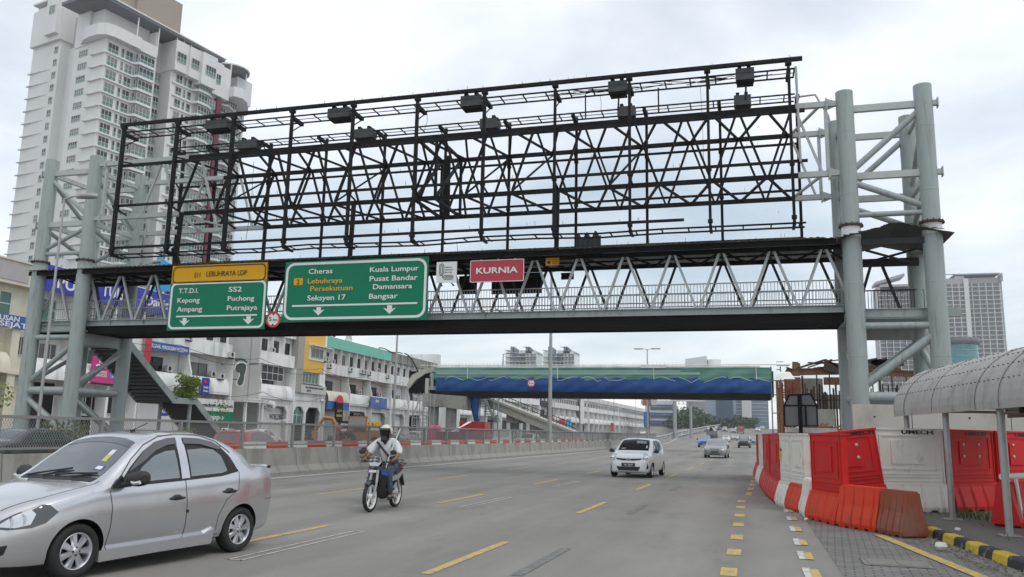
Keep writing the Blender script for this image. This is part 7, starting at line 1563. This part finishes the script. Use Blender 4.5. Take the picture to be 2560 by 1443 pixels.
def rider(lab, loc, rz, helmet='helmet_cream', shirt='shirt_white', face=True, glove='skin_brown', grp=None, sp=1.0):
    t = thing('person', lab, 'person', loc, rz, grp)
    n = {'pelvis': ((-.24, 0, .88), (.13, .15)), 'waist': ((-.20, 0, 1.02), (.11, .145)), 'chest': ((-.12, 0, 1.24), (.12, .175)), 'neckb': ((-.07, 0, 1.41), .075), 'neck': ((-.05, 0, 1.47), .058), 'head': ((-.01, 0, 1.57), (.085, .078)), 'crown': ((-.01, 0, 1.66), (.075, .07))}
    ed = [('pelvis', 'waist'), ('waist', 'chest'), ('chest', 'neckb'), ('neckb', 'neck'), ('neck', 'head'), ('head', 'crown')]
    for s, sd in (('l', 1), ('r', -1)):
        n.update({s + 'sh': ((-.10, sd * .19, 1.37), .068), s + 'el': ((.02, sd * .33 * sp, 1.14), .045), s + 'wr': ((.25, sd * .335 * sp, 1.03), .03), s + 'hand': ((.30, sd * .335 * sp, 1.015), (.022, .045)),
                  s + 'hip': ((-.18, sd * .10, .86), .095), s + 'kn': ((.20, sd * .20, .74), .062), s + 'an': ((.02, sd * .18, .30), .042), s + 'toe': ((.17, sd * .19, .255), .035)})
        ed += [('neckb', s + 'sh'), (s + 'sh', s + 'el'), (s + 'el', s + 'wr'), (s + 'wr', s + 'hand'), ('pelvis', s + 'hip'), (s + 'hip', s + 'kn'), (s + 'kn', s + 'an'), (s + 'an', s + 'toe')]
        for j, (dx_, r) in enumerate(((-.03, .009), (-.01, .0095), (.01, .0095), (.03, .008))):
            y = sd * (.335 * sp + dx_); k = s + 'f%d' % j
            n.update({k + 'a': ((.335, y, 1.028), r), k + 'b': ((.345, y, 1.0), r), k + 'c': ((.32, y, .975), r * .9)}); ed += [(s + 'hand', k + 'a'), (k + 'a', k + 'b'), (k + 'b', k + 'c')]
        n.update({s + 'tha': ((.28, sd * (.335 * sp - .05), 1.005), .011), s + 'thb': ((.31, sd * (.335 * sp - .055), .98), .01)}); ed += [(s + 'hand', s + 'tha'), (s + 'tha', s + 'thb')]
    skin('body', n, ed, K['skin_brown'], t)
    sh_ = {'pelvis': ((-.25, 0, .84), (.15, .175)), 'waist': ((-.20, 0, 1.0), (.135, .17)), 'chest': ((-.12, 0, 1.23), (.14, .195)), 'neckb': ((-.08, 0, 1.40), (.10, .12)), 'col': ((-.06, 0, 1.45), .075)}; e2 = [('pelvis', 'waist'), ('waist', 'chest'), ('chest', 'neckb'), ('neckb', 'col')]
    for s, sd in (('l', 1), ('r', -1)): sh_.update({s + 'sh': ((-.10, sd * .20, 1.36), .088), s + 'e': ((-.01, sd * .31 * sp, 1.19), .078), s + 'f': ((.04, sd * .335 * sp, 1.12), .07 if s == 'l' else .062)}); e2 += [('neckb', s + 'sh'), (s + 'sh', s + 'e'), (s + 'e', s + 'f')]
    skin('shirt', sh_, e2, K[shirt], t)
    j_ = {'pelvis': ((-.24, 0, .86), (.14, .16))}; e3 = []
    for s, sd in (('l', 1), ('r', -1)): j_.update({s + 'hip': ((-.16, sd * .11, .86), .11), s + 'm': ((.03, sd * .16, .81), .092), s + 'kn': ((.21, sd * .20, .74), .082), s + 'sh': ((.12, sd * .19, .52), .072), s + 'an': ((.03, sd * .18, .32), .06)}); e3 += [('pelvis', s + 'hip'), (s + 'hip', s + 'm'), (s + 'm', s + 'kn'), (s + 'kn', s + 'sh'), (s + 'sh', s + 'an')]
    skin('trousers', j_, e3, K['jeans'], t)
    for sd in (1, -1): skin('shoe', {'a': ((-.03, sd * .18, .27), (.05, .045)), 'b': ((.08, sd * .19, .255), (.04, .05)), 'c': ((.2, sd * .195, .24), (.028, .04))}, [('a', 'b'), ('b', 'c')], K['shoe'], t, 2, 'a')
    q = MB(); c = Vector((-.015, 0, 1.60)); rows = []
    for i in range(9):
        a = R_(112) * i / 8; rows.append([c + Vector((.155 * math.sin(a) * math.cos(k * math.pi / 12) * (1 if not (a > R_(72) and math.cos(k * math.pi / 12) > .45) else .9), .14 * math.sin(a) * math.sin(k * math.pi / 12), .15 * math.cos(a) if not (a > R_(80) and math.cos(k * math.pi / 12) > .45) else .15 * math.cos(R_(80)))) for k in range(24)])
    q.grid(rows[::-1], closed=True); q.build('helmet', K[helmet], t)
    if face:
        q = MB(); q.grid([[c + Vector((.165 * math.cos(a) * (1 - .1 * k), .15 * math.sin(a) * (1 - .12 * k), .045 - .075 * k)) for a in [R_(-62 + 124 * i / 12) for i in range(13)]] for k in range(4)]); q.build('visor', km('visor', (.006, .006, .006), .25, var=0), t)
        q = MB(); q.grid([[c + Vector((.172 * math.cos(a), .155 * math.sin(a), z)) for a in [R_(-58 + 116 * i / 10) for i in range(11)]] for z in (.072, .04)]); q.build('visor_rim', K['lamp_dark'], t)
    q = MB(); q.tube([c + Vector((.12, y, -.18)) for y in (-.05, 0, .05)], [.03, .05, .03], 10); q.tube([c + Vector((.07, 0, -.1)), c + Vector((.085, 0, -.2))], .075, 10); q.build('face_mask', K['black'], t)
    return t
B0 = (-7.38, 16.2, 0); RZ = R_(-90)
bk1 = bike('black underbone motorcycle with blue fairing panels and white wheels', B0, RZ)
r1 = rider('rider in white shirt, jeans and cream helmet with dark visor on the near motorcycle', B0, RZ)
q = MB(); q.tube([(.03, -.18, 1.38), (.045, -.05, 1.25), (.03, .1, 1.08), (-.1, .19, .98)], .022, 8); q.build('bag_strap', K['steel_dark'], r1)
q = MB(); ellip(q, (-.04, .2, 1.02), (.1, .06, .09)); q.build('sling_bag', K['black'], r1)
q = MB(); q.grid([[(.0, -.06, 1.42), (.02, 0, 1.40), (.0, .06, 1.42)], [(.035, -.03, 1.35), (.045, 0, 1.32), (.035, .03, 1.35)]]); q.build('undershirt', K['maroon'], r1)
pl = thing('pole', 'long pale pole held upright at a slant in front of the white shirted rider', 'pole', B0, RZ); q = MB(); q.tube([(.22, .10, .72), (.16, .17, 1.1), (.02, .33, 1.66)], .014, 8); q.build('shaft', K['pale_grey'], pl)
B1 = (-8.17, 17.9, 0)
bk2 = bike('red fronted motorcycle mostly hidden behind the blue and black one', B1, RZ, 'maroon'); r2 = rider('second rider in a white shirt, mostly hidden behind the rider with the pole', B1, RZ, sp=1.22)
B2 = (-20.5, 39.2, 0)
bk3 = bike('dark motorcycle seen through the median fence', B2, R_(90), 'maroon'); r3 = rider('rider in a red helmet and maroon jacket behind the median fence', B2, R_(90), 'sign_red', 'maroon', False)
# ------------------------------------------------------------------ street lamps and poles
def lamp(lab, x, y, h, heads, grp=None, z0=0.0, r=.11, m='galv', name='street_lamp', arm=1.0, hs=1.0):
    t = thing(name, lab, 'street lamp', (x, y, z0), 0, grp); q = MB(); q.tube([(0, 0, 0), (0, 0, h * .5), (0, 0, h)], [r, r * .8, r * .55], 12); q.tube([(0, 0, 0), (0, 0, .5)], r * 1.5, 10); q.build('pole', K[m], t)
    for a in heads:
        d = Vector((math.cos(R_(a)), math.sin(R_(a)), 0)); q = MB(); q.tube([(0, 0, h - .05), d * arm * .6 + Vector((0, 0, h + .06)), d * arm + Vector((0, 0, h + .08))], .035, 8); o = q.build('arm', K[m], t)
        q = MB(); c = d * (arm + .35) + Vector((0, 0, h + .06)); rows = []
        for i in range(7):
            u = -1 + 2 * i / 6; w_ = .17 * hs * math.sqrt(max(.02, 1 - u * u)); s_ = d.cross(Z_); p = c + d * u * .42 * hs; rows.append([p + s_ * w_, p + s_ * w_ * .7 + Vector((0, 0, .1)), p - s_ * w_ * .7 + Vector((0, 0, .1)), p - s_ * w_, p - s_ * w_ * .6 + Vector((0, 0, -.08)), p + s_ * w_ * .6 + Vector((0, 0, -.08))])
        q.grid(rows, closed=True); q.add(rows[0], [tuple(range(6))]); q.add(rows[-1], [tuple(range(6))]); q.build('lamp_head', km('lamp_head', (.33, .34, .34), .4, .2, var=.1), t)
x_ = MX + rx(64.5); lamp('tall grey twin lamp post on the median in front of the blue tarpaulin', x_, 64.5, 14.7, (8, 188), None, 0, .17)
lamp('twin lamp post on the median standing up beyond the blue and green footbridge', -15.1, 130, 14.9, (0, 180), None, 0, .15, hs=1.7)
lamp('slim grey lamp post before the turquoise topped shop block', -31.2, 70, 12.5, (0,), None, 0, .13)
p = PY(90, 1040, 24); t_ = PY(168, 495, 24); lamp('thin lamp post with one arm in front of the left bridge columns', (p.x + t_.x) / 2, 24, t_.z, (10,), None, 0, .062, 'galv', 'street_lamp', .55)
p = PY(368, 640, 37); lamp('lamp with its arm just over the walkway roof at the left back column', p.x - .6, 37, p.z - .6, (-20,), None, 0, .09, 'galv', 'street_lamp', 1.6)
p = PY(1258, 885, 91); lamp('short lamp standing on the farther footbridge', p.x, 91, p.z - 8.5, (0,), None, 8.5, .07, 'steel_dark')
for px, y, h, r, lab in ((1622, 260, 15, .16, 'dark pole rising before the blue and white building'), (1300, 150, 12, .1, 'thin pole left of the concrete ramp railing'), (1385, 170, 12, .1, 'thin pole right behind the tall twin lamp post'), (1450, 190, 12, .1, 'thin pole before the grey stretch of the distant row'), (1535, 240, 13, .11, 'thin pole before the last white shop row'), (1590, 290, 12, .1, 'thin pole left of the dark pole in the distant row')):
    p = PY(px, 1080, y); t = thing('pole', lab, 'pole', (p.x, y, zg(y))); q = MB(); q.tube([(0, 0, 0), (0, 0, h)], [r, r * .6], 8); q.build('shaft', K['steel_dark' if px == 1622 else 'galv'], t); q = MB(); q.tube([(0, 0, h - .1), (1.2, 0, h + .1)], .05, 6); q.build('arm', K['galv'], t)
# advertising gantry over the far road
t = thing('gantry', 'pale billboard gantry on grey columns over the left lanes under the far footbridge', 'gantry', (-18, 215, 1)); Yg = 215
a, b = PY(1677, 991, Yg), PY(1762, 1004, Yg); q = MB(); q.b2((a.x, Yg, b.z), (b.x, Yg + 1, a.z + 2)); q.build('board', K['pale_grey'], t, True)
q = MB()
for px, w_ in ((1686, .5), (1726, .35)): p = PY(px, 1000, Yg); q.tube([(p.x, Yg + .5, 0), (p.x, Yg + .5, b.z)], w_, 10)
for i in range(16): x = a.x + (b.x - a.x) * i / 15; q.beam((x, Yg, b.z), (x + (.5 if i % 2 else -.5), Yg + .4, b.z - .7), .08, .08)
q.beam((a.x, Yg + .2, b.z - .7), (b.x, Yg + .2, b.z - .7), .12, .12); q.build('column', K['galv'], t, True)
q = MB(); p = PY(1700, 1000, Yg); letters(q, 'ADA', p + Vector((-1.2, -.5, .3)), X_, Z_, 1.1, 3, .02, .02); q.build('lettering', K['steel_dark'], t, True) if False else None
q = MB(); c0_, c1_ = PY(1735, 1000, Yg), PY(1758, 992, Yg); q.b2((c0_.x, Yg - .05, c0_.z), (c1_.x, Yg, c1_.z)); q.build('poster', K['cyan'], t, True)
t = thing('billboard', 'red and grey billboard on a post above the distant row', 'billboard', (-40, 300, 0)); q = MB(); q.b2(PY(1606, 1014, 300), PY(1628, 994, 301)); q.build('panel', km('board_red', (.32, .12, .09), .6, var=.4, scale=.4), t, True); q = MB(); q.b2(PY(1629, 1013, 300), PY(1642, 990, 301)); q.build('panel', K['wall_grey'], t, True); q = MB(); p = PY(1620, 1014, 300); q.tube([(p.x, 300.5, 0), (p.x, 300.5, p.z)], .4, 8); q.build('post', K['steel_dark'], t, True)
t = thing('billboard', 'dark blue-grey billboard on two posts before the glass towers', 'billboard', (-8, 380, 5)); Yb = 380; q = MB(); q.b2(PY(1790, 1046, Yb), PY(1832, 990, Yb + 1)); q.build('panel', km('board_blue', (.06, .10, .15), .5, var=.1, scale=.3), t, True); q = MB()
for px in (1798, 1818): p = PY(px, 1046, Yb); q.tube([(p.x, Yb + .5, 3), (p.x, Yb + .5, p.z)], .45, 8)
q.build('post', K['steel_dark'], t, True)
# crash rail of the rising side lane
t = thing('guard_rail', 'grey guard rail rising beside the far lanes', 'guard rail', (-16, 200, 2)); q = MB(); pts = [PY(1640, 1094, 190), PY(1700, 1080, 230), PY(1760, 1068, 290), PY(1800, 1062, 350)]
for d in (0, -1.0): q.tube([p + Vector((0, 0, d)) for p in pts], .22, 6)
for i in range(24): p = pts[min(2, i // 8)].lerp(pts[min(3, i // 8 + 1)], (i % 8) / 8); q.tube([(p.x, p.y, p.z - 2.2), p], .12, 6)
q.build('rail', K['galv'], t, True)

# ------------------------------------------------------------------ distant buildings
km('far_blue', (.20, .24, .28), .7, var=.05, scale=.05); km('far_white', (.55, .56, .57), .7, var=.04, scale=.05); km('far_glass', (.13, .20, .27), .15, var=.2, scale=.06, spec=.7); km('far_glass2', (.22, .30, .37), .15, var=.2, scale=.06, spec=.7); km('far_win', (.13, .14, .155), .2, var=.3, scale=.1); km('far_teal', (.05, .22, .24), .15, var=.15, scale=.08, spec=.7); km('far_grey', (.37, .37, .37), .7, var=.05, scale=.05)
def tower(lab, Y, px0, px1, pytop, m, depth=22, base=1080):
    a, b = PY(px0, pytop, Y), PY(px1, pytop, Y); t = thing('tower_block', lab, 'building', ((a.x + b.x) / 2, Y, 0)); q = MB(); q.b2((a.x, Y, -1), (b.x, Y + depth, a.z)); q.build('wall', K[m], t, True); return t, a, b
for px0, px1, lab in ((1264, 1345, 'blue-grey apartment tower with fin shaped roof peaks, left of the twin pair'), (1358, 1440, 'blue-grey apartment tower with fin shaped roof peaks behind the tall lamp post')):
    Y = 640; f = lambda fx, py: PY(px0 + (px1 - px0) * fx, py, Y); t, a, b = tower(lab, Y, px0 + (px1 - px0) * .14, px0 + (px1 - px0) * .62, 884, 'far_blue', 25)
    q = MB(); q.b2(f(.0, 920), f(.15, 880) + Vector((0, 20, 0))); q.b2(f(.6, 930), f(.95, 878) + Vector((0, 22, 0))); q.b2(f(.42, 920), f(.62, 876) + Vector((0, 9, 0)))
    for z in (905, 893): q.b2(f(-.02, z), f(.97, z - 2) + Vector((0, -2, 0)))
    q.prism([(0, 0), (-1, .4), (-7, 4.2), (-13, 5.2), (-13, 4.6), (-7, 3.4)], f(1.0, 882), X_, Z_, (0, 24, 0)); q.b2(f(-.02, 877), f(.16, 875) + Vector((0, 20, 0))); q.build('wing', K['far_white'], t, True)
    q = MB()
    for fx in (.15, .22, .62, .69): p = f(fx, 884); q.prism([(0, 0), (0, 6.0), (3.2, 3.6), (3.2, 0)], p, X_, Z_, (0, 8, 0))
    q.build('roof_fin', K['far_blue'], t, True); q = MB()
    for i in range(6):
        for fx in (.22, .3, .46, .54, .66, .78, .88): p = f(fx, 889 + i * 6.2); q.b2(p + Vector((0, -2.2, 0)), p + Vector((1.6, -.1, 1.1)))
    q.build('window', K['far_win'], t, True)
Y = 620; t, a, b = tower('pale wedge topped tower with a rounded wing above the farther footbridge', Y, 1713, 1767, 898, 'far_white', 20); q = MB(); q.prism([(0, 0), (b.x - a.x, 0), (b.x - a.x, PY(1767, 890, Y).z - b.z), (0, 0.1)], a, X_, Z_, (0, 20, 0)); c = (PY(1767, 898, Y) + PY(1800, 898, Y)) / 2; q.lathe([(0, c.z + .01), (5.3, c.z), (5.3, 0)], 20, (c.x, Y + 6, 0)); q.build('wing', K['far_white'], t, True)
def bands(t, Y, px0, px1, py0, py1, n_, m, off=-.3, hgt=.5):
    q = MB()
    for i in range(n_): a = PY(px0, py0 + (py1 - py0) * i / n_, Y); b = PY(px1, py0 + (py1 - py0) * (i + hgt) / n_, Y); q.b2((a.x, Y + off, b.z), (b.x, Y, a.z))
    q.build('window', K[m], t, True)
t, a, b = tower('left hazy glass office tower under the blue tarpaulin', 430, 1764, 1838, 930, 'far_glass2', 20, 1070); bands(t, 430, 1764, 1838, 985, 1065, 10, 'far_white', -.3, .15)
t, a, b = tower('right hazy office tower with pale floor lines and a lilac core', 440, 1832, 1918, 925, 'far_glass', 20, 1070); bands(t, 440, 1832, 1856, 990, 1062, 8, 'far_white', -.3, .15); bands(t, 440, 1876, 1918, 990, 1062, 8, 'far_white', -.3, .15); q = MB(); q.b2(PY(1856, 1070, 440) + Vector((0, -1.5, 0)), PY(1876, 925, 440)); q.build('core', K['far_white'], t, True)
t, a, b = tower('pale grey tower block in haze beside the gantry column', 470, 1716, 1764, 935, 'far_grey', 15)
t, a, b = tower('blue and white low office block with blue ledges beside the dark pole', 335, 1612, 1687, 1012, 'far_white', 18)
q = MB()
for py in (1012, 1032, 1052): q.b2(PY(1622, py + 3, 335) + Vector((0, -.8, 0)), PY(1688, py, 335)); 
q.b2(PY(1610, 1068, 335) + Vector((0, -1.2, 0)), PY(1624, 1030, 335)); q.build('ledge', km('ledge_blue', (.05, .15, .38), .6, var=.05), t, True); bands(t, 335, 1626, 1685, 1018, 1078, 3, 'far_win', -.25, .4)
q = MB(); q.b2(PY(1600, 1010, 335) + Vector((0, 3, 0)), PY(1686, 1003, 345)); q.build('roof', K['wall_grey'], t, True)
# big apartment slab behind the right columns
Y = 640
t, a, b = tower('pale grey apartment slab with balcony grids behind the right bridge columns', Y, 2200, 2300, 712, 'far_grey', 22); A_ = PY(2362, 700, Y)
wings = ((2191, 2310, 718, 0), (2340, 2412, 700, -4), (2412, 2506, 694, 3)); q = MB()
for x0, x1, py, d in wings: p0, p1 = PY(x0, py, Y), PY(x1, py, Y); q.b2((p0.x, Y + d, -1), (p1.x, Y + d + 20, p0.z))
q.prism([(0, 0), (20, 6), (20, 8), (0, 2)], PY(2188, 712, Y), X_, Z_, (0, 18, 0)); p = PY(2386, 688, Y); q.b2(p, p + Vector((29, 18, .9))); q.b2(PY(2388, 698, Y), PY(2410, 690, Y) + Vector((0, 15, 0))); q.b2(PY(2360, 686, Y), PY(2388, 685, Y) + Vector((0, 3, 0))); q.prism([(0, 0), (2.2, 6), (2.2, 0)], PY(2499, 702, Y), X_, Z_, (0, 12, 0)); q.build('wing', K['far_grey'], t, True)
q = MB(); p = PY(2404, 700, Y); q.b2((p.x, Y - 5.2, 30), (p.x + 3, Y - 4, p.z)); q.build('lift_core', K['far_white'], t, True)
q = MB(); qs = MB()
for x0, x1, py, d in wings:
    p0, p1 = PY(x0, py, Y), PY(x1, py, Y); n_ = int((p1.x - p0.x) / 4.4); z = p0.z - 6
    while z > 6:
        for k in range(n_): xx = p0.x + .6 + 4.4 * k; q.b2((xx, Y + d - .3, z), (xx + 3.2, Y + d, z + 2.0)); 
        qs.b2((p0.x, Y + d - 1.0, z - .75), (p1.x, Y + d, z - .35)); z -= 3.15
    for k in range(n_ + 1): xx = p0.x + 4.4 * k; qs.b2((xx, Y + d - .9, 4), (xx + .45, Y + d, p0.z - 4))
q.build('window', K['far_win'], t, True); qs.build('balcony', K['far_white'], t, True)
Y = 480; c = PY(2408, 845, Y); t = thing('office_tower', 'round teal glass office tower right of the right bridge columns', 'building', (c.x, Y, 0)); q = MB(); q.lathe([(0, c.z), (8.6, c.z), (8.6, 0)], 28, (c.x, Y + 9, 0), smooth=False); q.build('wall', K['far_teal'], t, True); q = MB(); q.lathe([(0, c.z + .6), (9.6, c.z + .6), (9.6, c.z - 3), (8.5, c.z - 3.2)], 28, (c.x, Y + 9, 0)); q.build('crown', km('crown_grey', (.12, .11, .14), .6, var=.05), t, True); q = MB()
for i in range(8): q.lathe([(8.55, c.z - 6 - 3.3 * i), (8.75, c.z - 6 - 3.3 * i), (8.75, c.z - 6.4 - 3.3 * i), (8.55, c.z - 6.4 - 3.3 * i)], 28, (c.x, Y + 9, 0))
q.build('floor_line', km('teal_line', (.12, .33, .35), .4, var=0), t, True)

# ------------------------------------------------------------------ trees and plants
def leaves(q, c, rad, n_, s, rg, flat=.7):
    c = Vector(c)
    for _ in range(n_):
        while True:
            v = Vector((rg.uniform(-1, 1), rg.uniform(-1, 1), rg.uniform(-1, 1)))
            if .15 < v.length < 1: break
        v = v.normalized() * (v.length ** .6); p = c + Vector((v.x * rad[0], v.y * rad[1], v.z * rad[2])); a = Vector((rg.gauss(0, 1), rg.gauss(0, 1), rg.gauss(0, flat))).normalized(); b = a.orthogonal().normalized(); b.rotate(Matrix.Rotation(rg.uniform(0, 6.28), 3, a)); d = a.cross(b); k = s * rg.uniform(.6, 1.3)
        q.add([p - b * k, p + d * k * .5, p + b * k, p - d * k * .5], [(0, 1, 2, 3)])
def tree(name, lab, loc, h, rad, n_, s, m='leaf', clumps=9, seed=1, grp=None, trunk=.12, cat='tree'):
    lo_ = .62 if name == 'sapling' else .15
    rg = random.Random(seed); t = thing(name, lab, cat, loc, 0, grp); q = MB(); q.tube([(0, 0, 0), (rad * .05, 0, h * .35), (-rad * .04, rad * .05, h * .6)], [trunk, trunk * .8, trunk * .5], 8); cr_ = MB()
    for k in range(clumps):
        a = k * 2.4 + rg.random(); rr_ = rad * .62 * math.sqrt((k + .5) / clumps); z = h * (lo_ + (.88 - lo_) * rg.random()) - rr_ * .1; c = (rr_ * math.cos(a), rr_ * math.sin(a), z); q.tube([(0, 0, h * (.3 + .2 * rg.random())), (c[0] * .5, c[1] * .5, z - h * .12), c], [trunk * .4, trunk * .25, trunk * .1], 5); leaves(cr_, c, (rad * .45, rad * .45, h * .2), n_ // clumps, s, rg)
    q.build('trunk', K['bark'], t); cr_.build('crown', K[m], t); return t
tree('shrub', 'light green shrub sprouting from the stair landing', (-29.3, 38.3, 2.95), 1.5, .75, 3600, .055, 'leaf_yellow', 14, 3, None, .03, 'shrub')
tree('sapling', 'thin sapling growing beside the lower stair flight', (-28.4, 40.2, 1.0), 2.3, .55, 160, .06, 'leaf_yellow', 6, 4, None, .02, 'sapling')
tree('shrub', 'yellow-green garden shrub at the left edge behind the fence', (-27.2, 23.6, .2), 2.9, 1.3, 1300, .10, 'leaf_yellow', 10, 5, None, .05, 'shrub'); tree('shrub', 'dark leafy shrub behind the black saloon at the left', (-26, 27.0, 0), 1.9, 1.2, 900, .09, 'leaf', 9, 6, None, .05, 'shrub'); tree('shrub', 'low plants in the planter between the left bridge columns', (-30.6, 31.6, 0), 1.3, 1.0, 700, .07, 'leaf', 9, 8, None, .03, 'shrub')
tree('shrub', 'small green shrub beside the stair foot behind the fence', (-27.6, 36.2, 0), 1.6, .9, 600, .07, 'leaf_yellow', 8, 9, None, .03, 'shrub')
for i, (px, y, h, rd, lab) in enumerate(((1700, 330, 7.5, 7, 'dark tree right of the blue and white block'), (1722, 345, 9, 8, 'tall dark tree behind the gantry column'), (1746, 360, 7.5, 8, 'rounded tree before the hazy grey tower'), (1768, 380, 5.5, 7, 'low tree left of the glass towers'), (1795, 400, 6, 7, 'low tree line piece below the blue billboard'), (1835, 420, 6.5, 7, 'low tree behind the crest of the road'), (1870, 420, 6.5, 7, 'low tree right of the crest of the road'))):
    p = PY(px, 1080, y); tree('tree', lab, (p.x, y, zg(y)), h, rd, 900, .7, 'leaf_far', 12, 20 + i, 'trees before the glass towers', .3)
for i, (x, y, h, rd, lab) in enumerate(((9, 150, 3.6, 3.2, 'bushy roadside tree right of the red lorry'), (8.5, 120, 3.2, 2.8, 'round roadside bush behind the barrier tip'), (12, 180, 5, 4, 'roadside tree further back at the right'), (8, 95, 2.8, 2.4, 'low bush between barrier tip and rusty beams'))): tree('bush', lab, (x, y, zg(y)), h, rd, 900, .28, 'leaf', 9, 40 + i, 'bushes right of the far road', .12, 'bush')
t = thing('overhead_wire', 'thin black utility wires strung along the shop fronts', 'wires', S(80, 9, 1.2)); q = MB()
for k, (z, o) in enumerate(((8.9, 1.0), (8.4, 1.25), (5.3, 1.6))):
    for a in range(50, 120, 14): q.tube([S(a + 14 * i / 8, z - .55 * (1 - ((i - 4) / 4) ** 2) * (1 + .2 * k), o) for i in range(9)], .025, 4)
q.build('wire', K['steel_black'], t, True)
wd_ = MB(); rg = random.Random(11)
for i in range(520):
    k = rg.random(); cx_, cy_ = ((4.35, 19.2) if k < .4 else (4.9, 15.2) if k < .7 else (4.5, 13.4)); x, y = rg.gauss(cx_, .35), rg.gauss(cy_, .6); h = rg.uniform(.05, .22); a = rg.uniform(0, 6.28)
    if x < kx(y) + .3: continue
    wd_.add([(x - .012 * math.cos(a), y - .012 * math.sin(a), .145), (x + .012 * math.cos(a), y + .012 * math.sin(a), .145), (x + rg.uniform(-.08, .08), y + rg.uniform(-.08, .08), .145 + h)], [(0, 1, 2)])
tag(wd_.build('weeds', K['leaf']), 'thin weeds growing on the pavement under the shelter', 'weeds', None, 'stuff')
gr = MB()
for i in range(420):
    y = rg.uniform(6, 17); x = kx(y) - rg.uniform(.02, .45); s = rg.uniform(.008, .03) * (1.6 if rg.random() < .05 else 1); a = rg.uniform(0, 3); gr.add([(x + s * math.cos(a + k * 2.09), y + s * 1.4 * math.sin(a + k * 2.09), .012) for k in range(3)] + [(x, y, .012 + s)], [(0, 1, 3), (1, 2, 3), (2, 0, 3)])
tag(gr.build('grit', km('grit', (.16, .14, .11), .9, var=.4, scale=30)), 'grit and leaf litter along the kerb gutter', 'litter', None, 'stuff')
for x, y, s, lab in ((2.75, 14.2, .09, 'white crumpled cup lying in the gutter by the kerb'), (3.35, 15.9, .05, 'white scrap of paper on the pavement by the second post'), (1.05, 17.9, .04, 'small stone on the road before the orange barrier')):
    t = thing('litter', lab, 'litter', (x, y, .03 if x < 3 else .15)); q = MB(); q.lathe([(0, s * .2), (s * .6, .0), (s, s * .5), (s * .8, s * 1.1), (0, s)], 8, ax='z', smooth=False); q.build('scrap', K['sign_white'], t)
t = thing('manhole_cover', 'rectangular drain cover set in the paved apron', 'drain cover', (1.85, 12.5, .008)); q = MB(); q.b2((-.42, -.32, 0), (.42, .32, .01)); q.build('frame', K['concrete_dark'], t); q = MB(); q.b2((-.36, -.27, .01), (-.02, .27, .016)); q.b2((.02, -.27, .01), (.36, .27, .016)); q.build('cover', K['concrete_dark'], t)
# ------------------------------------------------------------------ air
hz = MB(); hz.b2((-900, -60, -3), (700, 900, 150)); ho = tag(hz.build('haze', None), kind='stuff')
hm = bpy.data.materials.new('haze'); hm.use_nodes = True; hn = hm.node_tree; hn.nodes.clear(); o_ = hn.nodes.new('ShaderNodeOutputMaterial'); v_ = hn.nodes.new('ShaderNodeVolumePrincipled'); v_.inputs['Color'].default_value = (.93, .96, 1, 1); v_.inputs['Density'].default_value = .0003; v_.inputs['Anisotropy'].default_value = .2; hn.links.new(v_.outputs[0], o_.inputs['Volume']); ho.data.materials.clear(); ho.data.materials.append(hm)
